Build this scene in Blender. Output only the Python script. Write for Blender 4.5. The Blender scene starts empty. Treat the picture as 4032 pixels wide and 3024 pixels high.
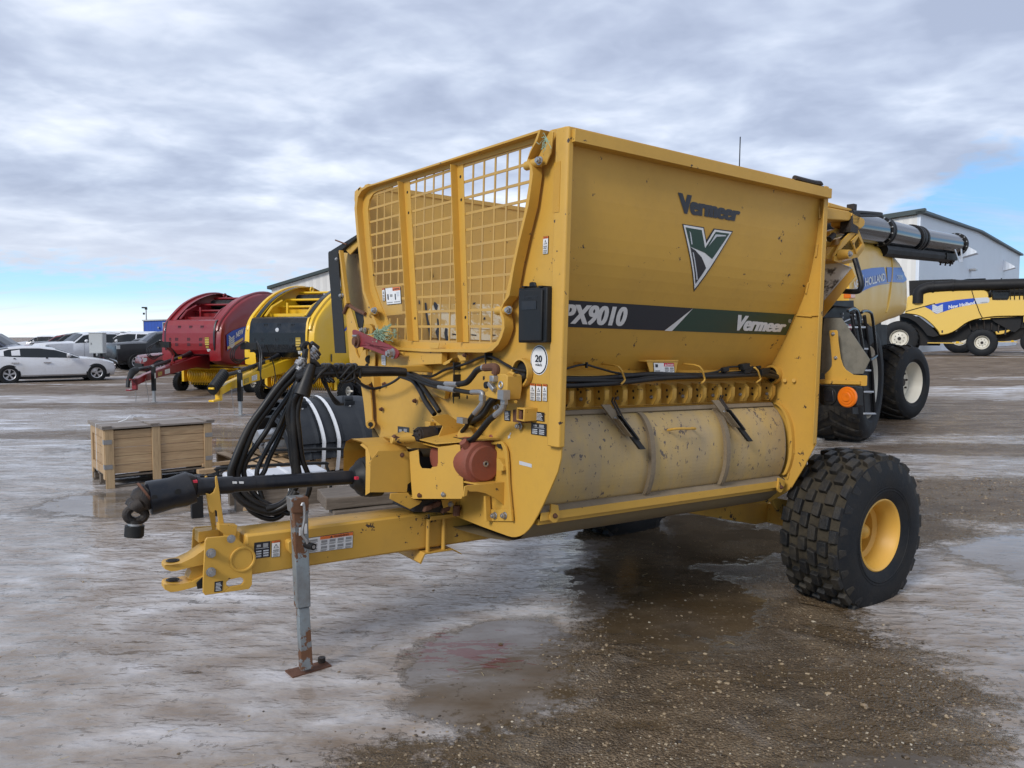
import bpy, bmesh, math, random
from mathutils import Vector, Matrix
random.seed(7)
PI=math.pi
scene=bpy.context.scene
COL=scene.collection
# ------------------------------------------------------------------ camera
CAMZ=1.7; TH=math.radians(3.5); FPX=3050.0
cd=bpy.data.cameras.new('camera'); cam=bpy.data.objects.new('camera',cd); COL.objects.link(cam)
cam.location=(0,0,CAMZ); cam.rotation_euler=(PI/2-TH,0,0)
cd.sensor_width=36; cd.lens=FPX/4032*36; cd.clip_end=3000; cd.clip_start=.05
scene.camera=cam
CAM=Vector((0,0,CAMZ))
# survey windows: name -> (x offset, y offset, scale)
Z=dict(n=(0,0,1),z1=(1250,450,1.659),z2=(1250,1300,1.8436),z3=(450,1650,1.508),z4=(2100,450,1.659),z5=(2100,1350,1.77),z6=(3050,700,1.508),z7=(2950,1650,1.952),z8=(0,1100,2.766),z9=(450,1050,2.212),za=(300,1500,1.843),zb=(1280,1000,3.3175),zc=(3150,750,3.3175),zd=(3150,1200,2.765),ze=(1500,1700,3.016),zf=(900,1200,3.318),zg=(600,1080,2.911),zh=(3400,900,3.016),zi=(0,1150,4.148))
def sight(k,x,y):
    a,b,s=Z[k]; x=a+x/s; y=b+y/s
    d=Vector(((x-2016)/FPX,1,-(y-1512)/FPX)); c,s=math.cos(TH),math.sin(TH)
    return Vector((d.x,d.y*c+d.z*s,-d.y*s+d.z*c))
def G(x,y):
    def S(t): t=max(0,min(1,t)); return t*t*(3-2*t)
    return .62*S((x-9)/14)*S((y-17)/22)+.0*y
class Fr:
    """a thing's own frame: U length, V to its left, W up"""
    def __init__(s,O,yaw,pitch=0,roll=0):
        y,p,r=[math.radians(a) for a in (yaw,pitch,roll)]
        s.O=Vector(O); s.U=Vector((math.sin(y)*math.cos(p),math.cos(y)*math.cos(p),-math.sin(p)))
        V0=Vector((-math.cos(y),math.sin(y),0)); W0=s.U.cross(V0)
        s.V=V0*math.cos(r)+W0*math.sin(r); s.W=s.U.cross(s.V)
    def hit(s,k,x,y,ax,val):
        d=sight(k,x,y); D=Vector((d.dot(s.U),d.dot(s.V),d.dot(s.W))); c=CAM-s.O
        c=Vector((c.dot(s.U),c.dot(s.V),c.dot(s.W))); i='uvw'.index(ax)
        return c+D*((val-c[i])/D[i])
    def pts(s,k,ax,val,*p): return [s.hit(k,a,b,ax,val) for a,b in p]
    def matrix(s):
        m=Matrix.Identity(4)
        for i,a in enumerate((s.U,s.V,s.W)):
            for j in range(3): m[j][i]=a[j]
        m.translation=s.O
        return m
def ground(k,x,y,z=0):
    d=sight(k,x,y); return CAM+d*((z-CAMZ)/d.z)
def thing(name,label,cat,frame=None,group=None,mesh=None):
    o=bpy.data.objects.new(name,mesh); COL.objects.link(o)
    if frame is not None: o.matrix_world=frame.matrix()
    o['label']=label; o['category']=cat
    if group: o['group']=group
    return o
def tag(o,label=None,cat=None,group=None,kind=None):
    for k,v in (('label',label),('category',cat),('group',group),('kind',kind)):
        if v: o[k]=v
    return o
# ------------------------------------------------------------------ materials
def nd(nt,typ,**kw):
    n=nt.nodes.new(typ)
    for k,v in kw.items():
        if k in n.inputs.keys() if isinstance(k,str) else False: n.inputs[k].default_value=v
        else: setattr(n,k,v)
    return n
def newmat(name):
    m=bpy.data.materials.new(name); m.use_nodes=True; nt=m.node_tree
    return m,nt,nt.nodes['Principled BSDF']
def noise(nt,scale,detail=4,rough=.55,coord='Object',dist=0,stretch=None):
    tc=nt.nodes.new('ShaderNodeTexCoord'); n=nt.nodes.new('ShaderNodeTexNoise')
    n.inputs['Scale'].default_value=scale; n.inputs['Detail'].default_value=detail; n.inputs['Roughness'].default_value=rough; n.inputs['Distortion'].default_value=dist
    if stretch:
        mp=nt.nodes.new('ShaderNodeMapping'); mp.inputs['Scale'].default_value=stretch
        nt.links.new(tc.outputs[coord],mp.inputs[0]); nt.links.new(mp.outputs[0],n.inputs['Vector'])
    else: nt.links.new(tc.outputs[coord],n.inputs['Vector'])
    return n.outputs['Fac']
def ramp(nt,src,stops,interp='LINEAR'):
    r=nt.nodes.new('ShaderNodeValToRGB'); r.color_ramp.interpolation=interp
    e=r.color_ramp.elements
    while len(e)<len(stops): e.new(.5)
    for i,(p,c) in enumerate(stops):
        e[i].position=p; e[i].color=(c,c,c,1) if isinstance(c,(int,float)) else (*c,1)
    nt.links.new(src,r.inputs[0]); return r.outputs[0]
def mixc(nt,fac,a,b,mode='MIX'):
    m=nt.nodes.new('ShaderNodeMix'); m.data_type='RGBA'; m.blend_type=mode
    for s,v in ((0,fac),(6,a),(7,b)):
        if isinstance(v,(int,float)): m.inputs[s].default_value=v
        elif isinstance(v,tuple): m.inputs[s].default_value=(*v,1)
        else: nt.links.new(v,m.inputs[s])
    return m.outputs[2]
def math_(nt,op,a,b=None,c=None,clamp=False):
    m=nt.nodes.new('ShaderNodeMath'); m.operation=op; m.use_clamp=clamp
    for i,v in enumerate((a,b,c)):
        if v is None: continue
        if isinstance(v,(int,float)): m.inputs[i].default_value=v
        else: nt.links.new(v,m.inputs[i])
    return m.outputs[0]
def bump(nt,h,strength=.3,dist=.01,normal=None):
    b=nt.nodes.new('ShaderNodeBump'); b.inputs['Strength'].default_value=strength; b.inputs['Distance'].default_value=dist
    nt.links.new(h,b.inputs['Height'])
    if normal is not None: nt.links.new(normal,b.inputs['Normal'])
    return b.outputs[0]
def paint(name,col,rough=.4,dirt=.25,dirtcol=(.16,.12,.07),chips=0,chipcol=(.05,.035,.03),metal=0,coat=0,scale=3.,spec=.5,bumpy=0,chipscale=14):
    m,nt,b=newmat(name)
    n1=noise(nt,scale,6,.6); n2=noise(nt,scale*9,4,.65)
    f=math_(nt,'MULTIPLY',ramp(nt,n1,[(.42,0),(.78,1)]),dirt)
    f2=math_(nt,'MULTIPLY',ramp(nt,n2,[(.5,0),(.8,1)]),dirt*.5)
    c=mixc(nt,f,col,dirtcol); c=mixc(nt,f2,c,dirtcol)
    v=noise(nt,scale*.35,2,.5); c=mixc(nt,ramp(nt,v,[(.3,0),(.7,.10)]),c,tuple(x*.62 for x in col))
    if chips:
        n3=noise(nt,chipscale,5,.7)
        n4=noise(nt,1.7,2,.5)
        k=math_(nt,'ADD',n3,math_(nt,'MULTIPLY',n4,.25))
        c=mixc(nt,ramp(nt,k,[(.83-chips*.1,0),(.845-chips*.1,1)]),c,chipcol)
    nt.links.new(c,b.inputs['Base Color'])
    b.inputs['Metallic'].default_value=metal; b.inputs['Coat Weight'].default_value=coat; b.inputs['Coat Roughness'].default_value=.08
    nt.links.new(ramp(nt,n1,[(.3,rough),(.8,min(1,rough+.25))]),b.inputs['Roughness'])
    b.inputs['Specular IOR Level'].default_value=spec
    if bumpy: nt.links.new(bump(nt,n2,bumpy,.01),b.inputs['Normal'])
    return m
def flat(name,col,rough=.5,metal=0,emit=0):
    m,nt,b=newmat(name); n=noise(nt,25,3)
    nt.links.new(mixc(nt,ramp(nt,n,[(.35,0),(.75,.22)]),col,tuple(x*.6+.01 for x in col)),b.inputs['Base Color'])
    b.inputs['Roughness'].default_value=rough; b.inputs['Metallic'].default_value=metal
    return m
M={}
YC=(.575,.330,.056)
M['yellow']=paint('yellow_paint',YC,.38,.26,(.27,.17,.065),chips=.45,scale=2.2,bumpy=.035,spec=.38)
M['yellow_worn']=paint('worn_yellow_paint',YC,.42,.42,(.18,.12,.06),chips=.75,scale=3.,chipscale=19)
M['yellow_mesh']=paint('screen_yellow_paint',(.52,.31,.07),.45,.5,(.30,.22,.13),scale=5)
M['chute']=paint('chute_yellow_paint',(.58,.36,.085),.5,.4,(.30,.21,.11),scale=2.5,chips=.2)
def door_mat():
    m,nt,b=newmat('dusty_door_paint')
    n1=noise(nt,1.6,5,.6); n2=noise(nt,9,5,.7,stretch=(1,1,.25)); n3=noise(nt,33,4,.72,stretch=(1.0,.8,.7)); n4=noise(nt,2.1,3)
    c=mixc(nt,ramp(nt,n2,[(.38,.35),(.72,.95)]),(.52,.34,.09),(.38,.29,.17))
    c=mixc(nt,ramp(nt,n1,[(.40,0),(.68,.85)]),c,(.27,.215,.14))
    k=math_(nt,'ADD',n3,math_(nt,'MULTIPLY',n4,.3))
    c=mixc(nt,ramp(nt,k,[(.775,0),(.785,.9)]),c,(.085,.07,.07))
    nt.links.new(c,b.inputs['Base Color']); nt.links.new(ramp(nt,n2,[(.3,.38),(.7,.62)]),b.inputs['Roughness'])
    nt.links.new(bump(nt,n3,.12,.01),b.inputs['Normal'])
    return m
M['door']=door_mat()
M['dust']=paint('dusty_grey_brown',(.20,.155,.10),.75,.6,(.30,.23,.15),scale=6,bumpy=.3)
M['trough']=paint('grimy_trough',(.20,.16,.10),.45,.5,(.32,.22,.08),scale=3)
M['black']=paint('black_plastic',(.009,.010,.011),.42,.25,(.06,.05,.04),scale=7,spec=.3)
M['guard']=paint('driveline_plastic',(.006,.008,.013),.3,.4,(.06,.05,.04),scale=6,spec=.4)
M['rubber']=paint('tyre_rubber',(.007,.009,.012),.6,.4,(.05,.042,.032),scale=5,bumpy=.3,spec=.3)
M['tread']=paint('muddy_tread',(.012,.012,.013),.6,.75,(.075,.06,.04),scale=9,bumpy=.3,spec=.3)
M['block']=paint('worn_tread_block',(.009,.010,.012),.5,.75,(.07,.057,.038),scale=9,bumpy=.5,spec=.35)
M['mud']=paint('groove_mud',(.060,.050,.035),.85,.7,(.012,.011,.010),scale=14,bumpy=.6,spec=.2)
M['flap']=paint('rubber_flap',(.018,.019,.020),.6,.4,(.05,.05,.047),scale=4,spec=.3)
M['hose']=paint('hose_rubber',(.005,.005,.006),.36,.4,(.05,.042,.03),scale=8,spec=.4)
M['steel']=paint('zinc_steel',(.42,.42,.42),.35,.35,(.14,.10,.07),metal=.8,scale=9)
M['galv']=paint('galvanised_jack',(.25,.29,.31),.45,.85,(.10,.055,.03),metal=.25,scale=3.2,bumpy=.2,chips=1.95,chipcol=(.15,.07,.035),chipscale=5)
M['rust']=paint('rusty_iron',(.13,.055,.03),.75,.5,(.05,.03,.02),scale=14,bumpy=.4)
M['gear']=paint('rust_red_casting',(.24,.062,.035),.62,.5,(.12,.07,.05),scale=8,bumpy=.15)
M['iron']=paint('greasy_black_iron',(.014,.012,.011),.42,.5,(.08,.05,.03),scale=16,bumpy=.4,spec=.4)
M['redarm']=paint('dark_red_paint',(.21,.012,.02),.36,.25,(.2,.12,.07),scale=5,chips=.2)
M['rimy']=paint('yellow_rim_paint',(.68,.38,.06),.32,.12,(.3,.2,.1),scale=3)
M['amber']=flat('amber_lens',(.75,.17,.01),.15)
M['nhy']=flat('bright_yellow',(.75,.5,.02),.4)
M['white']=flat('white_vinyl',(.74,.74,.73),.45)
M['ink']=flat('black_vinyl',(.014,.015,.02),.35)
M['navyink']=flat('dark_navy_vinyl',(.012,.016,.026),.32)
M['green']=flat('dark_green_vinyl',(.012,.05,.032),.3)
M['orange']=flat('orange_vinyl',(.75,.17,.03),.45)
M['redv']=flat('red_vinyl',(.6,.03,.06),.45)
M['silver']=flat('silver_vinyl',(.55,.57,.6),.35)
M['greyv']=flat('grey_print',(.28,.28,.28),.5)
M['dark']=flat('dark_void',(.008,.008,.008),.8)
M['reflect']=paint('amber_reflector',(.52,.27,.02),.25,.1,scale=20)
M['perf']=paint('mottled_grey_rubber',(.19,.18,.15),.8,.7,(.08,.08,.065),scale=14)
M['worn']=paint('worn_black_panel',(.10,.10,.11),.4,.3,(.2,.19,.18),scale=3)
def patch_mat():
    m,nt,b=newmat('worn_white_sticker'); n=noise(nt,7,5,.7)
    nt.links.new(ramp(nt,n,[(.47,(.54,.36,.11)),(.55,(.66,.60,.44))]),b.inputs['Base Color']); b.inputs['Roughness'].default_value=.5
    return m
M['patch']=patch_mat()
def snowpatch():
    m,nt,b=newmat('snow_streaked_panel'); n=noise(nt,3.5,5,.65,stretch=(1,1,1.6))
    nt.links.new(ramp(nt,n,[(.5,(.09,.09,.10)),(.55,(.62,.63,.64))]),b.inputs['Base Color']); b.inputs['Roughness'].default_value=.35
    return m
M['snowy']=snowpatch()
# ------------------------------------------------------------------ mesh builder
def catmull(P,n=6):
    if len(P)<3: return [Vector(p) for p in P]
    P=[Vector(p) for p in P]; Q=[P[0]*2-P[1]]+P+[P[-1]*2-P[-2]]; out=[]
    for i in range(1,len(Q)-2):
        a,b,c,d=Q[i-1:i+3]
        for j in range(n):
            t=j/n; out.append(.5*((2*b)+(c-a)*t+(2*a-5*b+4*c-d)*t*t+(3*b-a-3*c+d)*t**3))
    out.append(P[-1]); return out
class B:
    def __init__(s,mat=None): s.bm=bmesh.new(); s.mats=[]; s.cur=0; s.use(mat)
    def use(s,mat):
        if mat is None: return s
        mat=M[mat] if isinstance(mat,str) else mat
        if mat not in s.mats: s.mats.append(mat)
        s.cur=s.mats.index(mat); return s
    def face(s,vs):
        try: f=s.bm.faces.new(vs)
        except ValueError: return None
        f.material_index=s.cur; return f
    def poly(s,pts): return s.face([s.bm.verts.new(p) for p in pts])
    def prism(s,pts,vec):
        vec=Vector(vec); a=[s.bm.verts.new(p) for p in pts]; b=[s.bm.verts.new(Vector(p)+vec) for p in pts]
        s.face(a); s.face(b[::-1]); n=len(a)
        for i in range(n): s.face([a[i],a[(i+1)%n],b[(i+1)%n],b[i]])
        return s
    def box(s,x0,x1,y0,y1,z0,z1):
        return s.prism([(x0,y0,z0),(x1,y0,z0),(x1,y1,z0),(x0,y1,z0)],(0,0,z1-z0))
    def obox(s,c,ax,ay,az):
        c,ax,ay,az=map(Vector,(c,ax,ay,az)); p=c-ax/2-ay/2-az/2
        return s.prism([p,p+ax,p+ax+ay,p+ay],az)
    def strip(s,A,Bp,closed=False):
        """surface between two point rows"""
        a=[s.bm.verts.new(p) for p in A]; b=[s.bm.verts.new(p) for p in Bp]; n=len(a)
        for i in range(n if closed else n-1): s.face([a[i],a[(i+1)%n],b[(i+1)%n],b[i]])
        return s
    def loft(s,rows,closed=True,cap=True):
        R=[[s.bm.verts.new(p) for p in r] for r in rows]; n=len(R[0])
        for a,b in zip(R,R[1:]):
            for i in range(n if closed else n-1): s.face([a[i],a[(i+1)%n],b[(i+1)%n],b[i]])
        if cap and closed: s.face(R[0][::-1]); s.face(R[-1])
        return R
    def tube(s,path,r,n=8,smooth=0,cap=True):
        P=catmull(path,smooth) if smooth else [Vector(p) for p in path]
        up=Vector((.13,.27,.95)); rows=[]
        rr=r if isinstance(r,(list,tuple)) else None
        for i,p in enumerate(P):
            d=(P[min(i+1,len(P)-1)]-P[max(i-1,0)]).normalized()
            a=up-d*up.dot(d)
            if a.length<1e-4: a=d.orthogonal()
            a.normalize(); b=d.cross(a); up=a
            t=i/(len(P)-1)
            ri=r if rr is None else rr[min(int(t*(len(rr)-1)),len(rr)-2)]*(1-(t*(len(rr)-1)-min(int(t*(len(rr)-1)),len(rr)-2)))+rr[min(int(t*(len(rr)-1)),len(rr)-2)+1]*(t*(len(rr)-1)-min(int(t*(len(rr)-1)),len(rr)-2))
            rows.append([p+(a*math.cos(2*PI*k/n)+b*math.sin(2*PI*k/n))*ri for k in range(n)])
        s.loft(rows,True,cap); return s
    def lathe(s,c,axis,prof,n=24,cap=False,a0=0):
        """prof: (distance along the axis, radius)"""
        c=Vector(c); d=Vector(axis).normalized(); a=Vector((0,0,1))-d*d.z
        if a.length<1e-3: a=Vector((1,0,0))
        a.normalize(); b=d.cross(a)
        rows=[[c+d*h+(a*math.cos(2*PI*k/n+a0)+b*math.sin(2*PI*k/n+a0))*r for k in range(n)] for h,r in prof]
        s.loft(rows,True,cap); return s
    def cyl(s,p0,p1,r,n=16,r1=None):
        p0,p1=Vector(p0),Vector(p1); return s.lathe(p0,p1-p0,[(0,r),((p1-p0).length,r if r1 is None else r1)],n,True)
    def bolt(s,p,axis,r=.014,h=.014):
        d=Vector(axis).normalized(); p=Vector(p)
        s.cyl(p,p+d*h*.2,r*1.12,12); s.cyl(p+d*h*.2,p+d*h,r*.86,6); s.cyl(p+d*h,p+d*h*1.35,r*.55,8); return s
    def done(s,name,parent=None,bevel=0,smooth=35,label=None,seg=2):
        bm=s.bm; bmesh.ops.recalc_face_normals(bm,faces=bm.faces)
        me=bpy.data.meshes.new(name)
        for f in bm.faces: f.smooth=smooth>0
        if smooth>0:
            ang=math.radians(smooth)
            for e in bm.edges:
                if len(e.link_faces)==2 and e.calc_face_angle(0)>ang: e.smooth=False
        bm.to_mesh(me); bm.free()
        for m in s.mats: me.materials.append(m)
        o=bpy.data.objects.new(name,me); COL.objects.link(o)
        if parent is not None: o.parent=parent
        if bevel:
            mo=o.modifiers.new('bevel','BEVEL'); mo.width=bevel; mo.segments=seg; mo.limit_method='ANGLE'; mo.angle_limit=math.radians(40)
        if label: o['label']=label
        return o
def text_mesh(txt,offset=0,shear=0,res=3):
    """flat lettering, its box scaled to 0..1: list of polygons"""
    cu=bpy.data.curves.new('lettering','FONT'); cu.body=txt; cu.offset=offset; cu.shear=shear; cu.resolution_u=res; cu.fill_mode='FRONT'
    o=bpy.data.objects.new('lettering',cu); COL.objects.link(o)
    dg=bpy.context.evaluated_depsgraph_get(); dg.update(); me=bpy.data.meshes.new_from_object(o.evaluated_get(dg))
    vs=[v.co.copy() for v in me.vertices]; fs=[tuple(p.vertices) for p in me.polygons]
    bpy.data.objects.remove(o); bpy.data.curves.remove(cu); bpy.data.meshes.remove(me)
    x0,x1=min(v.x for v in vs),max(v.x for v in vs); y0,y1=min(v.y for v in vs),max(v.y for v in vs)
    return [((v.x-x0)/(x1-x0),(v.y-y0)/(y1-y0)) for v in vs],fs
def put_text(b,txt,quad,mat,offset=.02,shear=0,fn=None,lift=None,res=3):
    if offset>.021:      # heavier weight: strokes laid side by side
        q=[Vector(p) for p in quad]; d=(q[1]-q[0])/max(1,len(txt)); nrm=(q[1]-q[0]).cross(q[3]-q[0]).normalized(); k=(offset-.02)*1.9
        for i,s in enumerate((-1,-.33,.33,1)): put_text(b,txt,[p+d*s*k+nrm*.00012*i for p in q],mat,.02,shear,fn,lift,res)
        return
    _put_text(b,txt,quad,mat,offset,shear,fn,lift,res)
def _put_text(b,txt,quad,mat,offset=.02,shear=0,fn=None,lift=None,res=3):
    """quad: 4 points bottom-left, bottom-right, top-right, top-left; fn maps a point onto the surface"""
    b.use(mat); vs,fs=text_mesh(txt,offset,shear,res); q=[Vector(p) for p in quad]; out=[]
    for x,y in vs:
        p=(q[0]*(1-x)+q[1]*x)*(1-y)+(q[3]*(1-x)+q[2]*x)*y
        if lift is not None: p=p+Vector(lift)
        if fn: p=fn(p)
        out.append(b.bm.verts.new(p))
    for f in fs: b.face([out[i] for i in f])
def quad_at(q,x0,x1,y0,y1):
    q=[Vector(p) for p in q]
    def P(x,y): return (q[0]*(1-x)+q[1]*x)*(1-y)+(q[3]*(1-x)+q[2]*x)*y
    return [P(x0,y0),P(x1,y0),P(x1,y1),P(x0,y1)]
def sticker(name,parent,q,style,n,label=None):
    """q: quad on the surface (bl,br,tr,tl); n: outward normal; layers 1 mm apart"""
    n=Vector(n).normalized(); b=B('ink')
    def lay(a,h,mat): b.use(mat); b.prism([p+n*h for p in a],-n*.0012)
    lay(quad_at(q,0,1,0,1),.0016,'ink')
    k=.0030
    def cells(x0,x1,y0,y1,nx,ny,mat='greyv'):
        for i in range(nx):
            for j in range(ny):
                w=(x1-x0)/nx; h=(y1-y0)/ny
                lay(quad_at(q,x0+w*(i+.14),x0+w*(i+.86),y0+h*(j+.45),y0+h*(j+.86)),k+.0014,mat)
                lay(quad_at(q,x0+w*(i+.1),x0+w*(i+.9),y0+h*(j+.22),y0+h*(j+.32)),k+.0014,'greyv')
                lay(quad_at(q,x0+w*(i+.1),x0+w*(i+.75),y0+h*(j+.08),y0+h*(j+.16)),k+.0014,'greyv')
    if style=='warn_v':
        lay(quad_at(q,.05,.95,.02,.86),k,'white'); lay(quad_at(q,.05,.95,.87,.98),k,'orange')
        b.use('ink'); a=quad_at(q,.2,.8,.55,.8); b.poly([a[0]+n*(k+.0015),a[1]+n*(k+.0015),(a[2]+a[3])/2+n*(k+.0015)])
        b.use('white'); a=quad_at(q,.29,.71,.575,.74); b.poly([a[0]+n*(k+.003),a[1]+n*(k+.003),(a[2]+a[3])/2+n*(k+.003)])
        put_text(b,'!',[p+n*(k+.0045) for p in quad_at(q,.47,.53,.6,.7)],'ink',0)
        cells(.05,.95,.03,.5,1,2)
        put_text(b,'WARNING',[p+n*(k+.002) for p in quad_at(q,.2,.9,.89,.96)],'ink',.01)
    elif style=='warn_h':
        lay(quad_at(q,.01,.99,.02,.97),k,'white'); lay(quad_at(q,.3,.99,.78,.97),k+.0012,'orange')
        b.use('ink'); a=quad_at(q,.5,.56,.81,.95); b.poly([a[0]+n*(k+.003),a[1]+n*(k+.003),(a[2]+a[3])/2+n*(k+.003)])
        put_text(b,'WARNING',[p+n*(k+.003) for p in quad_at(q,.58,.9,.81,.93)],'ink',.02)
        cells(.3,.99,.02,.77,4,2); cells(.02,.28,.05,.9,1,3)
    elif style=='warn_big':
        lay(quad_at(q,.02,.98,.02,.98),k,'white'); lay(quad_at(q,.5,.98,.78,.98),k+.0012,'orange')
        put_text(b,'WARNING',[p+n*(k+.003) for p in quad_at(q,.62,.95,.82,.93)],'ink',.02)
        b.use('ink'); a=quad_at(q,.52,.6,.81,.95); b.poly([a[0]+n*(k+.003),a[1]+n*(k+.003),(a[2]+a[3])/2+n*(k+.003)])
        lay(quad_at(q,.12,.2,.3,.62),k+.0014,'ink'); lay(quad_at(q,.62,.68,.25,.6),k+.0014,'ink'); lay(quad_at(q,.3,.46,.45,.6),k+.0014,'greyv'); lay(quad_at(q,.75,.9,.45,.7),k+.0014,'silver')
        lay(quad_at(q,.06,.44,.1,.15),k+.0014,'greyv'); lay(quad_at(q,.54,.94,.1,.15),k+.0014,'greyv')
    elif style=='danger':
        lay(quad_at(q,.02,.98,.02,.98),k,'white'); lay(quad_at(q,.5,.98,.76,.98),k+.0012,'redv')
        put_text(b,'DANGER',[p+n*(k+.003) for p in quad_at(q,.63,.95,.8,.93)],'white',.02)
        b.use('white'); a=quad_at(q,.53,.61,.79,.94); b.poly([a[0]+n*(k+.003),a[1]+n*(k+.003),(a[2]+a[3])/2+n*(k+.003)])
        lay(quad_at(q,.08,.2,.7,.9),k+.0014,'ink'); lay(quad_at(q,.3,.44,.15,.4),k+.0014,'ink'); cells(.5,.98,.02,.74,2,2); lay(quad_at(q,.06,.28,.3,.5),k+.0014,'greyv')
    elif style=='black':
        cells(.05,.95,.05,.5,2,3,'silver'); lay(quad_at(q,.1,.9,.6,.62),k,'silver'); lay(quad_at(q,.15,.4,.7,.85),k,'greyv'); lay(quad_at(q,.55,.85,.66,.9),k,'greyv')
    elif style=='plate':
        for i in range(6): lay(quad_at(q,.15,.85-.08*(i%3),.1+.14*i,.16+.14*i),k,'silver')
    elif style=='yellow':
        lay(quad_at(q,.04,.96,.04,.96),k,M['nhy']); cells(.05,.95,.05,.95,4,3,'ink')
    elif style=='whitenote':
        lay(quad_at(q,.02,.98,.02,.98),k,'white')
        for i in range(5): lay(quad_at(q,.12,.88-.1*(i%2),.12+.16*i,.17+.16*i),k+.0012,'greyv')
    return b.done(name,parent,0,0,label)
# ================================================================== the bale processor
F=Fr((.2,3.582,0),54.6,1.4,.6)
T=thing('bale_processor','large mustard yellow bale processor with grille front and dusty side drum, nearest machine','farm machine',F)
def H(k,ax,val,*p): return F.pts(k,ax,val,*p)
def one(k,ax,val,x,y): return F.hit(k,x,y,ax,val)
HT=2.655; L=2.02; WD=2.17
# -- hopper side sheet profile (v,w)
PROF=[(.030,2.62),(.045,2.50),(.061,2.307),(.106,2.065),(.193,1.847),(.295,1.641),(.364,1.53)]
def vprof(w):
    for (v0,w0),(v1,w1) in zip(PROF,PROF[1:]):
        if w>=w1: return v0+(v1-v0)*(w0-w)/(w0-w1)
    return PROF[-1][0]
def smoothprof(P,n=4): return [(p.x,p.y) for p in catmull([Vector((a,b,0)) for a,b in P],n)]
SP=smoothprof(PROF,4)
def vs_(w):
    for (v0,w0),(v1,w1) in zip(SP,SP[1:]):
        if w>=w1: return v0+(v1-v0)*(w0-w)/(w0-w1)
    return SP[-1][0]
def Hs(k,x,y):
    v=.1
    for _ in range(12): p=one(k,'v',v,x,y); v=.5*v+.5*vs_(min(max(p.z,1.55),2.6))
    return one(k,'v',v,x,y)
b=B('yellow')
a=[(0.005,v,w) for v,w in SP]; c=[(L-.002,v,w) for v,w in SP]
rows=[[Vector((u,v,w)) for u in (.005,.35,.7,1.05,1.4,1.75,L-.002)] for v,w in SP]
for r0,r1 in zip(rows,rows[1:]): b.strip(r0,r1)
for r0,r1 in zip(rows,rows[1:]): b.strip([p+Vector((0,.006,.001)) for p in r0],[p+Vector((0,.006,.001)) for p in r1])
hs=b.done('hopper_side_panel',T)
b=B('yellow'); b.box(0,L,-.032,.034,2.585,2.642); b.box(.03,L-.03,.030,.035,2.643,2.668)
for u in (.25,1.0,1.72): b.use('silver'); b.box(u,u+.018,.027,.029,2.648,2.662)
rail=b.done('top_rail',T,.004)
# decals on the hopper side
def decal(b_):
    bm=b_.bm
    for v,w in SP[1:-1]:
        bmesh.ops.bisect_plane(bm,geom=bm.verts[:]+bm.edges[:]+bm.faces[:],plane_co=(0,0,w),plane_no=(0,0,1))
def onsheet(h): return lambda p: Vector((p.x,-h,p.z))
def drape(b_):
    decal(b_)
    for vtx in b_.bm.verts: vtx.co.y=vs_(vtx.co.z)+vtx.co.y
def flatpts(k,h,*p): return [Vector((q.x,-h,q.z)) for q in (Hs(k,x,y) for x,y in p)]
def sdecal(name,layers,label=None):
    b=B('ink')
    for l in layers:
        if l[0]=='p': b.use(l[1]); b.poly(flatpts(l[2],l[3],*l[4]))
        else:
            _,txt,mat,k,h,quad,off,sh=l; put_text(b,txt,flatpts(k,h,*quad),mat,off,sh,res=4)
    drape(b); return b.done(name,T,label=label)
sdecal('stripe_decal',[
 ('p','navyink','z4',.003,[(209,1213),(1041,1267),(853,1413),(209,1389)]),
 ('p','green','z4',.003,[(1041,1267),(1706,1308),(1648,1443),(902,1415)]),
 ('p','white','z4',.0042,[(1041,1267),(902,1416),(853,1414)]),
 ('t','PX9010','white','z4',.0055,[(185,1368),(590,1386),(612,1260),(205,1238)],.06,.12),
 ('t','Vermeer','white','z4',.0055,[(1316,1412),(1632,1424),(1652,1350),(1338,1310)],.075,.22),
 ('t','®','white','z4',.0055,[(1660,1362),(1678,1363),(1680,1338),(1662,1337)],.0,0)])
sdecal('maker_lettering',[('t','Vermeer','navyink','z4',.003,[(957,645),(1330,701),(1353,605),(949,512)],.085,0),
 ('t','®','navyink','z4',.003,[(1358,616),(1369,618),(1369,604),(1358,602)],0,0)])
sdecal('v_emblem',[
 ('p','ink','z4',.003,[(970,716),(1112,738),(1127,822),(1176,746),(1302,763),(1046,1160)]),
 ('p','white','z4',.0042,[(977,723),(1106,744),(1125,845),(1180,754),(1292,770),(1049,1142)]),
 ('p','green','z4',.0054,[(990,739),(1095,757),(1117,875),(1187,768),(1276,780),(1163,946),(1115,905),(1020,865)]),
 ('p','ink','z4',.0054,[(1020,867),(1055,890),(1095,935),(1124,1005),(1055,1108)]),
 ('p','silver','z4',.0066,[(1014,760),(1024,780),(1034,850),(1026,850)]),
 ('p','silver','z4',.0066,[(1128,880),(1185,785),(1250,790),(1254,797),(1192,800),(1134,868)]),
 ('p','silver','z4',.0066,[(1034,900),(1042,905),(1068,1080),(1060,1083)]),
 ])
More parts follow.
